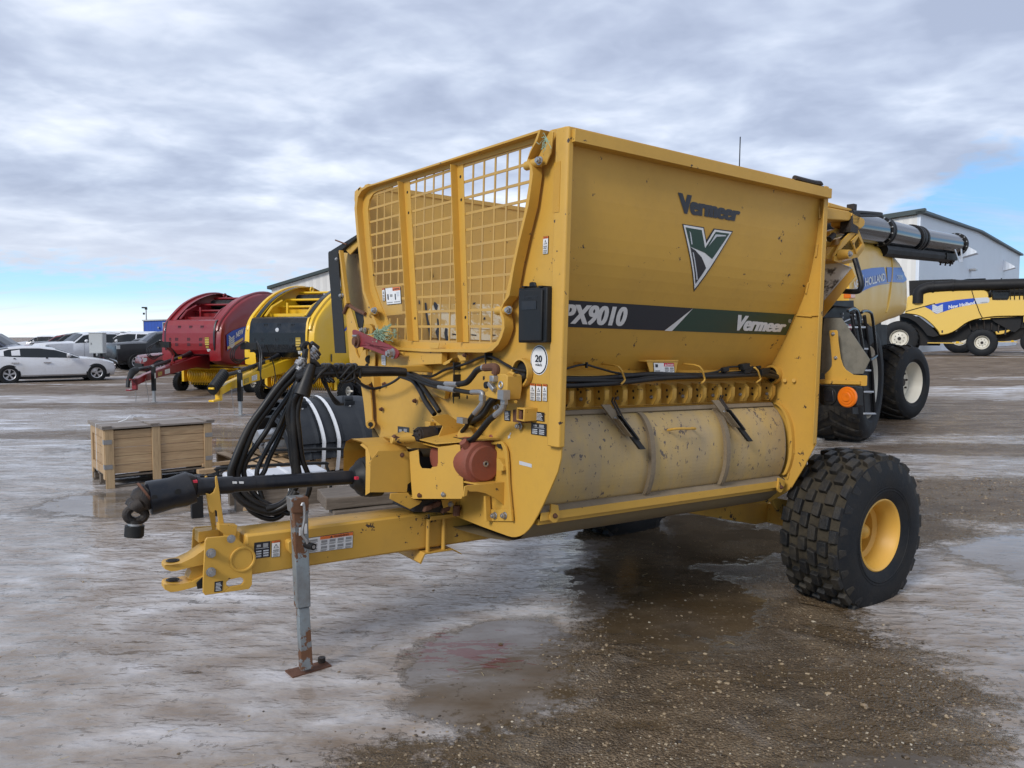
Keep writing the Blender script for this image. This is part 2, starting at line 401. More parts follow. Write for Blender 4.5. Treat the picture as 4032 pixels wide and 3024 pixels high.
# -- rear bulkhead
RB=[(-.004,2.66),(-.004,1.09),(.067,.94),(.151,.79),(.20,.745),(.32,.66),(.6,.60),(1.57,.60),(1.9,.72),(2.1,1.0),(2.17,1.1),(2.17,2.68)]
b=B('yellow'); b.prism([(L,v,w) for v,w in RB],(.01,0,0)); 
b.prism([(L-.03,v,w) for v,w in [(-.004,2.66),(-.004,1.09),(.004,1.09),(.004,2.66)]],(.03,0,0))
rb=b.done('rear_bulkhead',T,.002)
b=B('yellow'); c=Vector((L-.012,.317,1.500)); ring=[]
b.lathe(c,(1,0,0),[(-.03,.05),(-.03,.062),(.02,.062),(.02,.05),(-.03,.05)],20)
b.use('dark'); b.lathe(c,(1,0,0),[(.0,.0001),(.0,.05)],20); b.done('cable_eye',T)
b=B('yellow')
for pts in [((1870,600),(1872,680)),((1855,850),(1845,930)),((1795,1100),(1780,1170)),((1720,1312),(1820,1320)),((1760,1316),(1875,1312))]:
    p=[one('z4','u',L-.006,*q) for q in pts]; b.tube(p,.007,6)
for pts in [((1712,40),(1690,85)),((1750,500),(1785,560)),((1812,690),(1816,770)),((1780,905),(1770,945)),((1650,120),(1635,155))]:
    p=[one('z5','u',L-.006,*q) for q in pts]; b.tube(p,.006,6)
for i in range(9):
    w=2.5-.145*i; b.tube([(.004,.012+.0*i,w),(.004,.012,w-.06)],.006,6)
for p in [(1752,262),(1815,262)]: b.cyl(one('z5','u',L-.02,*p),one('z5','u',L+.0,*p),.012,10)
b.done('weld_beads',T)
# -- far hopper side, visible through the grille
b=B('chute')
FP=[(WD,2.69),(WD,2.1),(2.0,1.85),(1.86,1.62),(1.8,1.5)]
for h in (0,.006):
    b.strip([(0.01,v+h,w) for v,w in FP],[(L-.002,v+h,w) for v,w in FP])
b.box(0,L,WD-.006,WD+.05,2.69,2.72)
b.done('far_side_panel',T)
b=B('patch')
def farpt(k,x,y,e=.006):
    v=2.1
    for _ in range(15):
        p=one(k,'v',v,x,y); w=p.z; vv=WD
        for (v0,w0),(v1,w1) in zip(FP,FP[1:]):
            if w1<=w<=w0: vv=v0+(v1-v0)*(w0-w)/(w0-w1)
        v=.5*v+.5*vv
    return one(k,'v',v-e,x,y)
b.poly([farpt('z1',*p) for p in [(715,1300),(1235,1300),(1225,1410),(720,1385)]])
b.poly([farpt('z1',*p) for p in [(720,1388),(1225,1413),(1200,1480),(730,1460)]])
b.poly([farpt('z1',*p) for p in [(760,1240),(1180,1240),(1235,1297),(712,1297)]])
b.use('ink')
for P in [[(700,1230),(712,1232),(722,1330),(740,1400),(750,1480),(738,1480),(722,1400),(705,1300)],[(762,1225),(775,1230),(788,1250),(780,1280),(768,1275),(758,1245)],[(780,1330),(790,1340),(800,1400),(806,1480),(790,1480),(770,1420),(784,1390)],[(835,1395),(850,1400),(850,1440),(862,1480),(838,1480),(828,1430)],[(742,1022),(752,1024),(760,1060),(752,1075),(742,1060)],[(1085,1330),(1095,1322),(1098,1338),(1085,1344)],[(1018,1230),(1034,1228),(1030,1240),(1015,1244)],[(880,1432),(918,1436),(918,1442),(880,1440)],[(1005,1436),(1040,1440),(1038,1446),(1003,1443)],[(1130,1438),(1165,1440),(1163,1446),(1130,1445)],[(660,1215),(668,1215),(670,1240),(662,1240)],[(684,1330),(692,1332),(690,1356),(684,1350)]]:
    b.poly([farpt('z1',*p,.010) for p in P])
b.done('worn_lettering',T,label='peeling white sticker with torn black letters inside the hopper')
# floor of the hopper: two drum rotors under slats
b=B('chute'); b.box(.01,L-.004,.42,1.8,1.42,1.45); b.cyl((.02,.8,1.36),(L-.01,.8,1.36),.3,20); b.cyl((.02,1.42,1.36),(L-.01,1.42,1.36),.3,20); b.done('rotor',T)
# -- front bulkhead
out=H('z2','u',0,(1772,800),(1765,930),(1742,1030),(1690,1150),(1645,1250),(1600,1340),(1560,1410),(1530,1450),(1500,1478),(1470,1495),(1440,1503),(1410,1503),(1380,1495),(1200,1430),(1010,1355))
out+=[Vector((0,1.5,.80))]+H('z2','u',0,(500,870),(415,715),(375,700),(340,480),(330,330))
inn=H('z1','u',0,(520,1480),(600,1516),(800,1530),(1150,1534),(1215,1490),(1256,1400),(1240,1270),(1300,1150),(1365,820),(1425,560),(1447,330),(1470,200),(1495,130))
top=H('z1','u',0,(1530,100),(1600,84),(1640,84))
b=B('yellow'); b.prism(out+[Vector((0,2.05,1.62))]+inn+top,(.010,0,0)); fb=b.done('front_bulkhead',T,.002)
# corner post: bent channel
b=B('yellow')
pr=[(.012,-.010),(-.018,-.010),(-.030,.008),(-.030,.072),(-.0015,.080),(-.0015,.06),(.012,.06)]
b.prism([(u,v,1.185) for u,v in pr],(0,0,HT-1.185)); b.done('corner_post',T,.005)
b=B('yellow'); b.prism(H('z1','u',-.03,(1495,215),(1470,240),(1440,300),(1460,340),(1500,330),(1535,250),(1548,115),(1530,105),(1505,150)),(-.008,0,0))
b.done('grille_hinge_plate',T,.002)
b=B('steel')
for p in [(1474,308),(1275,1280)]:
    q=one('z1','u',-.045,*p); b.use('yellow'); b.cyl(q+Vector((-.01,.015,0)),q+Vector((.0,.13,0)),.022,14); b.use('steel'); b.bolt(q+Vector((-.02,0,0)),(-1,-.2,0),.018,.02)
b.done('hinge_bolts',T)
b=B('reflect'); b.prism(H('z1','u',-.0302,(1548,318),(1590,305),(1580,638),(1537,645)),(-.002,0,0)); b.done('reflector_strip',T)
# -- grille
UG=-.02
outl=[(1519,112),(420,460),(365,472),(322,500),(298,540),(290,620),(305,800),(330,1030),(345,1170),(390,1290),(440,1420),(458,1470),(480,1500),(510,1525),(560,1540),(750,1552),(1150,1557),(1200,1545),(1240,1505),(1262,1460),(1280,1400),(1278,1340),(1258,1285),(1275,1240),(1312,1190),(1345,1000),(1385,820),(1440,600),(1468,400),(1462,350),(1435,300),(1465,235),(1498,180)]
inl =[(1460,180),(640,425),(400,505),(375,520),(350,560),(340,620),(352,800),(372,1030),(380,1120),(420,1240),(470,1360),(480,1400),(490,1430),(505,1460),(535,1480),(560,1484),(750,1492),(1100,1498),(1150,1496),(1190,1480),(1215,1440),(1230,1390),(1228,1340),(1215,1290),(1222,1240),(1255,1180),(1300,960),(1335,820),(1385,600),(1415,400),(1412,350),(1408,300),(1425,240),(1448,200)]
O3=H('z1','u',UG,*outl); I3=H('z1','u',UG,*inl)
b=B('yellow'); n=len(O3)
D=Vector((-.055,0,0)); 
# flat ring
va=[b.bm.verts.new(p) for p in O3]; vb=[b.bm.verts.new(p) for p in I3]
vc=[b.bm.verts.new(p+D) for p in O3]; I4=[o+(i-o)*.30 for o,i in zip(O3,I3)]; vd=[b.bm.verts.new(p+D) for p in I4]; ve=[b.bm.verts.new(p+Vector((-.012,0,0))) for p in I4]; vf=[b.bm.verts.new(p+Vector((-.012,0,0))) for p in I3]
for r0,r1 in ((va,vb),(va,vc),(vc,vd),(vd,ve),(ve,vf),(vf,vb)):
    for i in range(n): b.face([r0[i],r0[(i+1)%n],r1[(i+1)%n],r1[i]])
b.done('grille_frame',T,.003)
def clip(poly,axis,val):
    """crossings of a closed outline with v=val (axis 1) or w=val (axis 2)"""
    o=3-axis; xs=[]
    for p,q in zip(poly,poly[1:]+poly[:1]):
        if (p[axis]-val)*(q[axis]-val)<0: xs.append(p[o]+(q[o]-p[o])*(val-p[axis])/(q[axis]-p[axis]))
    return sorted(xs)
b=B('yellow_mesh')
PV,PW=.1068,.0876
v=.7903+PV*12
while v>.2:
    v-=PV
    xs=clip(I3,1,v)
    for a0,a1 in zip(xs[0::2],xs[1::2]):
        segs=[(a0,a1)]
        if 1.46<v<1.80: # sheet behind the stickers
            segs=[s for s in ((a0,1.79),(2.03,a1)) if s[1]>s[0]]
        for s0,s1 in segs: b.box(UG-.004,UG+.001,v-.0065,v+.0065,s0-.01,s1+.01)
w=1.568
for i in range(14):
    w=1.5715+PW*i
    xs=clip(I3,2,w)
    for a0,a1 in zip(xs[0::2],xs[1::2]): b.box(UG-.0045,UG+.0015,a0-.01,a1+.01,w-.007,w+.007)
b.prism([Vector((UG-.0035,p.y,p.z)) for p in H('z1','u',UG,(375,1132),(545,1120),(552,1310),(600,1310),(602,1300),(470,1318),(430,1300),(395,1200))],(.003,0,0)) if 0 else b.prism(H('z1','u',UG-.0035,(378,1128),(548,1112),(556,1306),(440,1316),(400,1230)),(.003,0,0))
scr=b.done('grille_screen',T)
b=B('yellow')
for (x0,y0,x1,y1,x2,y2,x3,y3) in [(565,445,605,433,663,1482,628,1480),(912,335,955,322,990,1490,953,1490)]:
    q=H('z1','u',UG-.006,(x0,y0),(x1,y1),(x2,y2),(x3,y3)); b.prism(q,(-.004,0,0))
    b.prism([q[0],q[0]+Vector((0,-.006,0)),q[3]+Vector((0,-.006,0)),q[3]],(-.045,0,0))
    b.use('dark')
    for t in (.07,.2,.86): p=q[0]*(1-t)+q[3]*t+(q[1]-q[0])*.55; b.cyl(p+Vector((-.004,0,0)),p+Vector((-.0055,0,0)),.009,10)
    b.use('yellow')
b.done('grille_upright',T,.001)
b=B('yellow'); b.prism(H('z2','u',-.03,(1040,150),(1080,150),(1100,185),(1098,220),(1060,225),(1038,190)),(-.02,0,0)); b.use('rust'); b.bolt(one('z2','u',-.055,1075,182),(-1,0,0),.012)
b.use('yellow'); b.prism(H('z1','u',-.078,(740,1497),(800,1490),(792,1530),(738,1528)),(-.004,0,0)); b.done('grille_latch',T,.002)
sticker('warning_sticker',T,H('z1','u',-.0270,(454,1245),(549,1236),(543,1124),(444,1136)),'warn_big',(-1,0,0))
sticker('warning_sticker',T,H('z1','u',-.0270,(428,1221),(444,1218),(440,1134),(423,1138)),'warn_v',(-1,0,0))
sticker('warning_sticker',T,H('z1','u',-.002,(1474,914),(1507,911),(1511,794),(1476,799)),'warn_v',(-1,0,0))
for q in [((1545,508),(1582,514),(1584,388),(1545,384)),((1588,512),(1626,516),(1628,392),(1590,388)),((1634,514),(1668,518),(1669,393),(1636,390))]:
    sticker('warning_sticker',T,H('z2','u',-.002,*q),'warn_v',(-1,0,0))
sticker('information_sticker',T,H('z2','u',-.002,(584,826),(664,833),(666,706),(584,697)),'black',(-1,0,0))
sticker('information_sticker',T,H('z2','u',-.002,(1357,655),(1400,660),(1402,585),(1357,580)),'plate',(-1,0,0))
sticker('serial_plate',T,H('z2','u',-.002,(1583,656),(1648,664),(1647,598),(1583,590)),'plate',(-1,0,0))
sticker('information_sticker',T,H('z2','u',-.002,(1552,755),(1663,770),(1664,682),(1553,669)),'black',(-1,0,0))
b=B('silver'); b.poly(H('z2','u',-.002,(1382,790),(1384,762),(1391,768),(1401,742),(1406,746),(1395,771),(1402,778))); b.done('arrow_sticker',T)
b=B('silver'); b.poly(H('z2','u',-.0015,(1465,948),(1555,972),(1555,998),(1465,975))); b.use('patch'); b.done('faded_number_plate',T)
# 20 mile/h disc
b=B('white'); c=one('z2','u',-.003,1607,217)
def disc(c,r,mat,h,n=40): b.use(mat); b.poly([(h,c.y+r*.94*math.cos(2*PI*i/n),c.z+r*math.sin(2*PI*i/n)) for i in range(n)])
disc(c,.0725,'white',-.0015); disc(c,.068,'ink',-.003); disc(c,.0625,'white',-.0045)
put_text(b,'20',H('z2','u',-.006,(1580,231),(1628,235),(1630,184),(1582,178)),'ink',.045)
put_text(b,'mile/h',H('z2','u',-.006,(1582,258),(1628,264),(1629,243),(1583,238)),'ink',.01)
b.use('redv'); b.done('speed_limit_disc',T)
# document box
b=B('black'); q=H('z1','u',-.06,(1315,1135),(1500,1128),(1495,1490),(1312,1492)); b.prism(q,(.056,0,0))
lid=H('z1','u',-.0602,(1325,1150),(1478,1145),(1472,1480),(1322,1482)); b.prism(lid,(-.010,0,0))
b.prism(H('z1','u',-.03,(1380,1130),(1383,1098),(1400,1094),(1420,1098),(1425,1130)),(.01,0,0)); b.box(-.068,-.0,q[0].y-.06,q[0].y-.03,q[0].z,q[0].z+.008); b.box(-.068,-.0,q[1].y+.06,q[1].y+.03,q[1].z,q[1].z+.008)
db=b.done('document_box',T,.006)
b=B('guard'); put_text(b,'Vermeer',H('z1','u',-.0712,(1340,1210),(1438,1206),(1438,1172),(1342,1178)),'guard',.03); b.prism(H('z1','u',-.0702,(1335,1278),(1430,1272),(1430,1218),(1336,1222)),(-.002,0,0)); b.done('raised_lettering',db)
# -- toothed ledge + drum door
LEDGE=[(.364,1.53),(.285,1.505),(.285,1.498),(.362,1.462),(.352,1.33),(.300,1.325)]
b=B('yellow'); b.strip([(.01,v,w) for v,w in LEDGE],[(L-.003,v,w) for v,w in LEDGE]); b.use('yellow_worn'); b.strip([(.01,v-.002,w) for v,w in [(.362,1.455),(.354,1.34)]],[(L-.003,v-.002,w) for v,w in [(.362,1.455),(.354,1.34)]])
b.done('hose_ledge',T)
xs=[(225,330),(345,340),(470,335),(600,325),(710,325),(835,320),(945,315),(1055,315),(1155,315),(1265,310),(1355,310),(1455,305),(1540,305),(1640,300)]
for i,(x,y) in enumerate(xs):
    p=one('z5','v',.30,x,y); u=p.x; b=B('yellow_worn')
    pg=[(.358,1.452),(.292,1.445),(.272,1.425),(.272,1.375),(.296,1.338),(.352,1.336)]
    b.prism([(u,v,w) for v,w in pg],(.008,0,0))
    e=pg[1:5]
    b.strip([(u,v,w) for v,w in e],[(u+.034,v,w) for v,w in e]); b.strip([(u,v+.006,w) for v,w in e],[(u+.034,v+.006,w) for v,w in e])
    b.use('dark'); b.cyl((u-.001,.315,1.415),(u-.0005,.315,1.415),.008,10); 
    if i%2: b.use('steel'); b.bolt((u,.31,1.378),(-1,0,0),.010,.01)
    else: b.cyl((u-.001,.31,1.378),(u-.0005,.31,1.378),.008,10)
    b.done('knife_bracket',T,.0015)
DR=[(.330,1.318),(.262,1.285),(.215,1.225),(.188,1.15),(.176,1.05),(.181,.96),(.205,.88),(.222,.858)]
DS=smoothprof(DR,4)
def door(u0,u1,off=0): return [[Vector((u,v-off,w)) for u in (u0,u1)] for v,w in DS]
U1=L-.05
b=B('door')
us=[.02+(U1-.02)*i/10 for i in range(11)]
R=[[Vector((u,v,w)) for u in us] for v,w in DS]
for r0,r1 in zip(R,R[1:]): b.strip(r0,r1)
b.use('dust')
b.strip([(.02,.330,1.318),(U1,.330,1.318)],[(.02,.318,1.322),(U1,.318,1.322)])
b.prism([(.02,v,w) for v,w in [(.335,1.328),(.290,1.322),(.272,1.304),(.276,1.300),(.30,1.312),(.335,1.318)]],(U1-.02,0,0))
# bottom lip
b.prism([(.02,v,w) for v,w in [(.224,.862),(.168,.838),(.168,.833),(.224,.852)]],(U1-.02,0,0))
b.use('yellow'); b.prism([(.02,v,w) for v,w in [(.166,.8395),(.166,.800),(.171,.800),(.171,.8395)]],(U1-.02,0,0))
b.use('dust'); b.prism([(U1,v-.002,w) for v,w in DS]+[(U1,v+.03,w) for v,w in DS[::-1]],(.004,0,0)); b.prism([(.02,v-.03,w) for v,w in DS]+[(.02,v+.03,w) for v,w in DS[::-1]],(-.004,0,0))
dd=b.done('drum_door',T)
for u in (.755,1.375):
    b=B('dust'); b.prism([(u,v-.034,w-.004) for v,w in DS[2:]]+[(u,v+.004,w) for v,w in DS[:1:-1]],(.010,0,0)); b.strip([(u-.012,v-.034,w) for v,w in DS[2:]],[(u+.022,v-.034,w) for v,w in DS[2:]]); b.done('stiffening_rib',dd)
def latch(p0,p1,pe):
    a=one('z5','v',.25,*p0); m_=one('z5','v',.165,*p1); e=one('z5','v',.13,*pe)
    b=B('dust'); c=m_; d=(e-m_).normalized(); s=Vector((1,0,0))
    b.obox(c-d*.05+Vector((0,.03,0)),s*.06,Vector((0,.012,0)),d*.2)
    for k in (-1,1): b.obox(c+Vector((k*.02,.005,0)),s*.006,Vector((0,.05,0)),d*.12)
    b.use('iron'); b.tube([a+Vector((0,-.01,.02)),a,m_-d*.02],.006,8); b.tube([a+Vector((.02,-.01,.02)),a+Vector((.018,0,0)),m_-d*.02+Vector((.018,0,0))],.005,8)
    b.use('black'); b.obox((c+e)/2+d*.03,s*.04,Vector((0,.018,0)),d*((e-c).length)); b.obox(c+Vector((.012,-.008,0)),s*.012,Vector((0,.03,0)),d*.16)
    b.use('steel'); b.bolt(c-d*.06+Vector((-.01,.02,0)),(0,-1,0),.008,.008)
    b.done('toggle_latch',dd,.003)
latch((548,405),(645,590),(735,710)); latch((1298,388),(1395,535),(1490,660))
b=B('yellow'); p=H('z5','v',.15,(978,615),(1000,598),(1125,598),(1145,600)); b.tube([p[0]+Vector((0,.045,0))]+p[1:3]+[p[3]+Vector((0,.045,0))],.007,8,3); b.done('door_handle',dd)
b=B('yellow')
for k,x,y in (('z5',150,1205),('z5',1725,1005)):
    c=one(k,'v',.155,x,y); b.use('yellow'); b.prism([c+Vector((.03*math.cos(a),0,.035*math.sin(a))) for a in [i*PI/5 for i in range(-6,1)]]+[c+Vector((.02,0,.05)),c+Vector((-.025,0,.06))],(0,.012,0)); b.use('rust'); b.bolt(c,(0,-1,0),.012,.012)
b.done('door_hinge',dd)
b=B('yellow'); b.prism([(.03,v,w) for v,w in [(.20,.80),(.235,.80),(.235,.77),(.20,.77)]],(L-.04,0,0)); b.done('lower_rail',T,.003)
# trough under the drum
TR=[(.23,.80),(.26,.735),(.32,.68),(.42,.645),(.6,.62),(.9,.60),(1.57,.60),(1.85,.7),(2.05,.95),(2.1,1.2),(1.95,1.45)]
b=B('trough'); b.strip([(.012,v,w) for v,w in TR],[(L-.002,v,w) for v,w in TR]); b.done('drum_trough',T,smooth=60)
# edge strip around the door on the rear bulkhead
b=B('yellow'); b.prism([(L-.03,v-.035,w+.01) for v,w in DS[1:]]+[(L-.03,v-.015,w+.01) for v,w in DS[:0:-1]],(.03,0,0)); b.done('door_seal_rim',T)
# danger sign on trapezoid bracket
b=B('yellow'); b.prism(H('z5','v',.265,(790,122),(1010,122),(985,258),(832,266)),(0,.006,0)); b.prism(H('z5','v',.262,(790,120),(1012,120),(1012,130),(790,132)),(0,.08,0)); sb=b.done('sign_bracket',T,.001)
sticker('danger_sticker',sb,H('z5','v',.264,(842,243),(985,240),(978,140),(834,138)),'danger',(0,-1,0))
# hoses along the ledge
def hose(path,r,name='hydraulic_hose',mat='hose',par=None,label=None,sm=6):
    b=B(mat); b.tube(path,r,10,sm); return b.done(name,par or T,smooth=80,label=label)
def tr(k,ax,val,*p): return [one(k,ax,(v[2] if len(v)>2 else val),v[0],v[1]) for v in p]
hose(tr('z5','v',.262,(100,252),(210,248),(420,248),(600,235),(800,218),(1020,222),(1250,222),(1500,205),(1640,200),(1700,235)),.0135)
hose(tr('z5','v',.255,(100,262),(210,262),(420,262),(650,262),(830,240),(1020,236),(1300,236),(1560,222),(1690,240)),.012)
hose(tr('z5','v',.25,(100,300),(210,298),(330,296),(600,278),(850,250),(1050,238),(1300,230),(1600,222),(1700,240)),.014)
hose(tr('z5','v',.26,(100,200),(210,184),(345,152),(450,175),(600,212),(800,216)),.006)
hose(tr('z5','v',.26,(1020,218),(1180,215),(1280,200),(1330,175),(1420,165),(1480,175),(1560,185),(1640,205),(1690,235)),.006)
b=B('black')
for (x,y,s) in [(1335,185,.022),(1470,165,.03),(1480,195,.026),(1510,180,.024),(1600,200,.03),(1625,190,.02),(1570,170,.014)]:
    c=one('z5','v',.25,x,y); b.obox(c,(s*2.2,0,s*.3),(0,s*1.3,0),(-s*.2,0,s*1.2))
b.use('white'); b.obox(one('z5','v',.235,1600,205),(.02,0,-.01),(0,.004,0),(.003,0,.004)); b.done('cable_connector',T,.004)
b=B('yellow')
for P in [((585,152),(592,165),(630,235),(636,262),(612,288)),((1150,150),(1158,165),(1190,235),(1192,262),(1172,280)),((1540,160),(1548,175),(1578,235),(1582,255),(1556,275))]:
    p=tr('z5','v',.225,*P); p[0].y=.34; b.tube([p[0]]+p[1:],.0055,8,3)
b.done('hose_hook',T)
for x in (345,):
    b=B('yellow'); c=one('z5','v',.28,x,142); b.obox(c+Vector((0,.03,0)),(.02,0,0),(0,.08,0),(0,0,.008)); b.use('black'); b.obox(c+Vector((0,-.03,-.008)),(.01,0,0),(0,.012,0),(0,0,.03)); b.done('cable_tie',T)
# ================================================================== drawbar and hitch
b=B('yellow'); b.box(-1.16,.9,.98,1.18,.495,.70); tb=b.done('drawbar',T,.012)
hp=[(540,1047),(527,1030),(529,930),(540,722),(552,706),(715,690),(728,712),(800,765),(818,800),(822,850),(818,985),(800,1010)]
b=B('yellow')
for v in (.955,1.19):
    P=H('z3','v',.955,*hp); P=[Vector((p.x,v,p.z)) for p in P]
    s=H('z3','v',.955,(665,970),(680,955),(750,940),(768,950),(770,968),(755,985),(685,997),(667,990)); s=[Vector((p.x,v,p.z)) for p in s]
    # keyhole for the slot
    b.prism(P[:1]+[P[-1]+(P[0]-P[-1])*.6]+[s[6],s[7]]+s[0:6]+[s[6]+Vector((.0006,0,0))]+[P[-1]+(P[0]-P[-1])*.6+Vector((.0006,0,0))]+P[:0:-1],(0,.014,0))
c=one('z3','v',.955,762,832); b.lathe(c,(0,-1,0),[(0,.062),(.006,.062),(.006,.052),(0,.050)],28)
hc=b.done('hitch_plate',T,.002)
b=B('steel')
for p in [(573,795),(573,907)]: b.bolt(one('z3','v',.954,*p),(0,-1,0),.020,.028)
b.bolt(one('z3','v',.93,694,711),(0,-1,0),.018,.012); b.done('hitch_bolts',hc)
sticker('information_sticker',hc,H('z3','v',.9545,(593,1027),(641,1020),(645,960),(596,966)),'plate',(0,-1,0))
b=B('yellow')
def prong(pts,taper):
    P=H('z3','v',1.08,*pts); umin=min(p.x for p in P); umax=max(p.x for p in P)
    a=[];c=[]
    for p in P:
        t=(p.x-umin)/(umax-umin); h=.058 if t>.12 else .030+.028*math.sqrt(max(0,t/.12))
        a.append(Vector((p.x,1.08-h,p.z))); c.append(Vector((p.x,1.08+h,p.z)))
    va=[b.bm.verts.new(p) for p in a]; vb=[b.bm.verts.new(p) for p in c]; n=len(va); b.face(va); b.face(vb[::-1])
    for i in range(n): b.face([va[i],va[(i+1)%n],vb[(i+1)%n],vb[i]])
prong([(545,735),(500,770),(450,805),(380,838),(320,848),(300,850),(288,858),(290,880),(320,886),(352,884),(400,872),(460,858),(500,850),(545,840)],0)
prong([(545,895),(500,920),(450,945),(380,960),(320,962),(300,965),(288,975),(290,1000),(320,1008),(352,1005),(400,995),(460,978),(500,965),(545,950)],0)
P=H('z3','v',1.04,(500,850),(462,862),(450,885),(458,905),(440,950),(500,965),(545,950),(545,840)); b.prism(P,(0,.08,0))
b.use('dark')
for x,y in ((333,848),(333,962)):
    c=one('z3','v',1.08,x,y); b.use('iron'); b.cyl(c+Vector((.01,0,.004)),c+Vector((.01,0,.0075)),.030,20); b.use('dark'); b.cyl(c+Vector((.01,0,.0080)),c+Vector((.01,0,.0095)),.021,20)
b.done('clevis_hitch',T,.004)
b=B('dark'); b.prism(H('z3','v',1.0,(490,975),(527,940),(527,1005),(495,1010)),(0,.01,0)); b.done('hitch_shim',T)
# shaft rest
b=B('yellow')
b.prism(H('z3','v',1.03,(600,345),(610,338),(618,380),(628,450),(640,540),(655,640),(655,660),(625,665),(618,600),(612,548),(600,540),(585,560),(570,545),(556,500),(545,440),(570,448),(590,435),(603,400)),(0,.012,0))
b.prism(H('z3','v',1.12,(540,340),(553,338),(556,440),(575,445),(590,470),(600,560),(605,660),(583,655),(560,545),(545,440)),(0,.012,0))
b.prism(H('z3','v',1.0,(622,622),(732,632),(722,690),(712,735),(668,730),(662,690),(622,662)),(0,.05,0))
b.prism(H('z3','v',1.1,(500,670),(622,655),(622,700),(500,735)),(0,.08,0)); b.done('shaft_rest',T,.002)
# stickers on the drawbar
sticker('information_sticker',T,H('z3','v',.9795,(829,831),(924,818),(927,724),(831,734)),'black',(0,-1,0))
sticker('warning_sticker',T,H('z3','v',.9795,(932,822),(983,815),(985,716),(933,724)),'warn_v',(0,-1,0))
sticker('warning_sticker',T,H('z3','v',.9795,(1130,800),(1415,763),(1418,667),(1135,708)),'warn_h',(0,-1,0))
# jack
b=B('galv'); vj=.90
def jb(x0,x1,y0,y1,v0,v1):
    p=H('z3','v',v0,(x0[0],y0),(x0[1],y0),(x1[1],y1),(x1[0],y1)); b.prism(p,(0,v1-v0,0))
P=H('z3','v',.885,(1060,478),(1150,478),(1168,1115),(1088,1128)); b.prism(P,(0,.055,0))
P=H('z3','v',.878,(1046,470),(1155,462),(1157,560),(1056,560)); b.prism(P,(0,.07,0))
jk=b.done('parking_jack',T,.005)
b=B('galv'); P=H('z3','v',.892,(1094,1125),(1160,1118),(1182,1482),(1112,1500)); b.prism(P,(0,.042,0)); b.done('inner_tube',jk,.004)
def rustfoot():
    pass
b=B('rust'); g=F.O; 
P=[]; 
for p in [(1014,1500),(1060,1540),(1290,1470),(1250,1440)]:
    w=ground('z3',*p); d=w-F.O; P.append(Vector((d.dot(F.U),d.dot(F.V),d.dot(F.W))))
b.prism(P,F.W.cross(F.U)*0+Vector((0,0,.008))); b.use('iron'); c=(P[0]+P[1]+P[2]+P[3])/4+Vector((.03,.03,0)); b.cyl(c+Vector((.05,0,.005)),c+Vector((.05,0,.035)),.02,12); b.done('foot_plate',jk)
b=B('steel'); p=tr('z3','v',.865,(1112,515),(1122,500),(1128,530),(1128,600),(1115,680),(1140,720),(1150,745)); b.tube(p,.007,8,4)
b.use('black'); c=one('z3','v',.86,1165,752); b.cyl(c+Vector((-.015,.04,0)),c+Vector((.005,-.03,-.0)),.017,16); b.use('steel'); b.cyl(c+Vector((.0045,-.0305,0)),c+Vector((.005,-.033,0)),.009,12); b.use('white'); b.poly(H('z3','v',.8785,(1096,645),(1112,642),(1112,690),(1096,693))); b.poly(H('z3','v',.8785,(1128,622),(1145,620),(1145,680),(1128,682))); b.done('crank_handle',jk)
b=B('yellow'); b.prism(H('z3','v',.93,(1032,735),(1045,722),(1080,718),(1085,800),(1050,800),(1036,780)),(0,.05,0)); b.done('jack_mount',T,.003)
# drawbar clamp with two tie rods
b=B('yellow'); a=one('z2','v',.93,620,1298); 
P=H('z2','v',.95,(810,1385),(990,1362)); u0,u1=P[0].x,P[1].x; wt=P[0].z
b.prism([(u0-.005,.94,wt+.002),(u1+.01,.94,wt+.002),(u1+.01,1.22,wt+.002),(u0-.005,1.22,wt+.002)],(0,0,.008))
b.prism([(u0-.005,.93,wt+.006),(u1,.93,wt+.006),(u1,.925,wt+.03),(u0-.005,.925,wt+.03)],(0,.004,0))
wl=.485
b.prism([(u0-.06,.94,wl-.05),(u0-.03,.94,wl),(u1-.01,.94,wl),(u1+.05,.94,wl-.035),(u1+.055,.94,wl-.045),(u1-.005,.94,wl-.010),(u0-.025,.94,wl-.010),(u0-.05,.94,wl-.062)],(0,.28,0))
for x in (805,918):
    p=one('z2','v',.955,x,1460); b.cyl((p.x,.958,wl-.01),(p.x,.958,wt+.01),.012,10)
b.use('steel')
for x in (808,918): p=one('z2','v',.98,x,1350); b.bolt((p.x,.99,wt+.010),(0,0,1),.014,.02)
b.done('drawbar_clamp',T,.002)
# ================================================================== driveline
cx=one('z3','v',1.08,1415,348)
def ax(x,y): return one('z3','v',1.08,x,y)
b=B('guard'); b.tube([ax(1420,346),ax(1150,362),ax(620,396)],.0375,20); b.tube([ax(700,390),ax(480,404)],.043,20); 
for t in (1170,950,830): b.cyl(ax(t,360+(1170-t)*.062),ax(t-6,360+(1176-t)*.062),.0385,20)
b.use('white'); c=ax(715,377); 
for x in (715,755): q=one('z3','v',1.04,x,377); b.obox(q,(.02,0,-.002),(0,.006,0),(0,0,.010))
dl=b.done('driveline_shaft',T)
b=B('guard')
p=[ax(485,402),ax(465,400),ax(455,405),ax(400,425),ax(340,440),ax(230,465),ax(205,470),ax(198,472)]
d=(p[-1]-p[0]).normalized(); b.tube(p,[.045,.060,.078,.079,.074,.080,.080,.05],24)
b.tube([ax(480,402),ax(500,402)],.052,20); b.use('redv'); q=one('z3','v',1.03,478,370); b.obox(q,(.02,0,0),(0,.02,0),(0,0,.012)); b.use('dark')
for x,y in ((378,430),(237,467)): q=one('z3','v',1.005,x,y); b.cyl(q,q+Vector((0,-.004,0)),.014,14)
b.done('shaft_guard',dl)
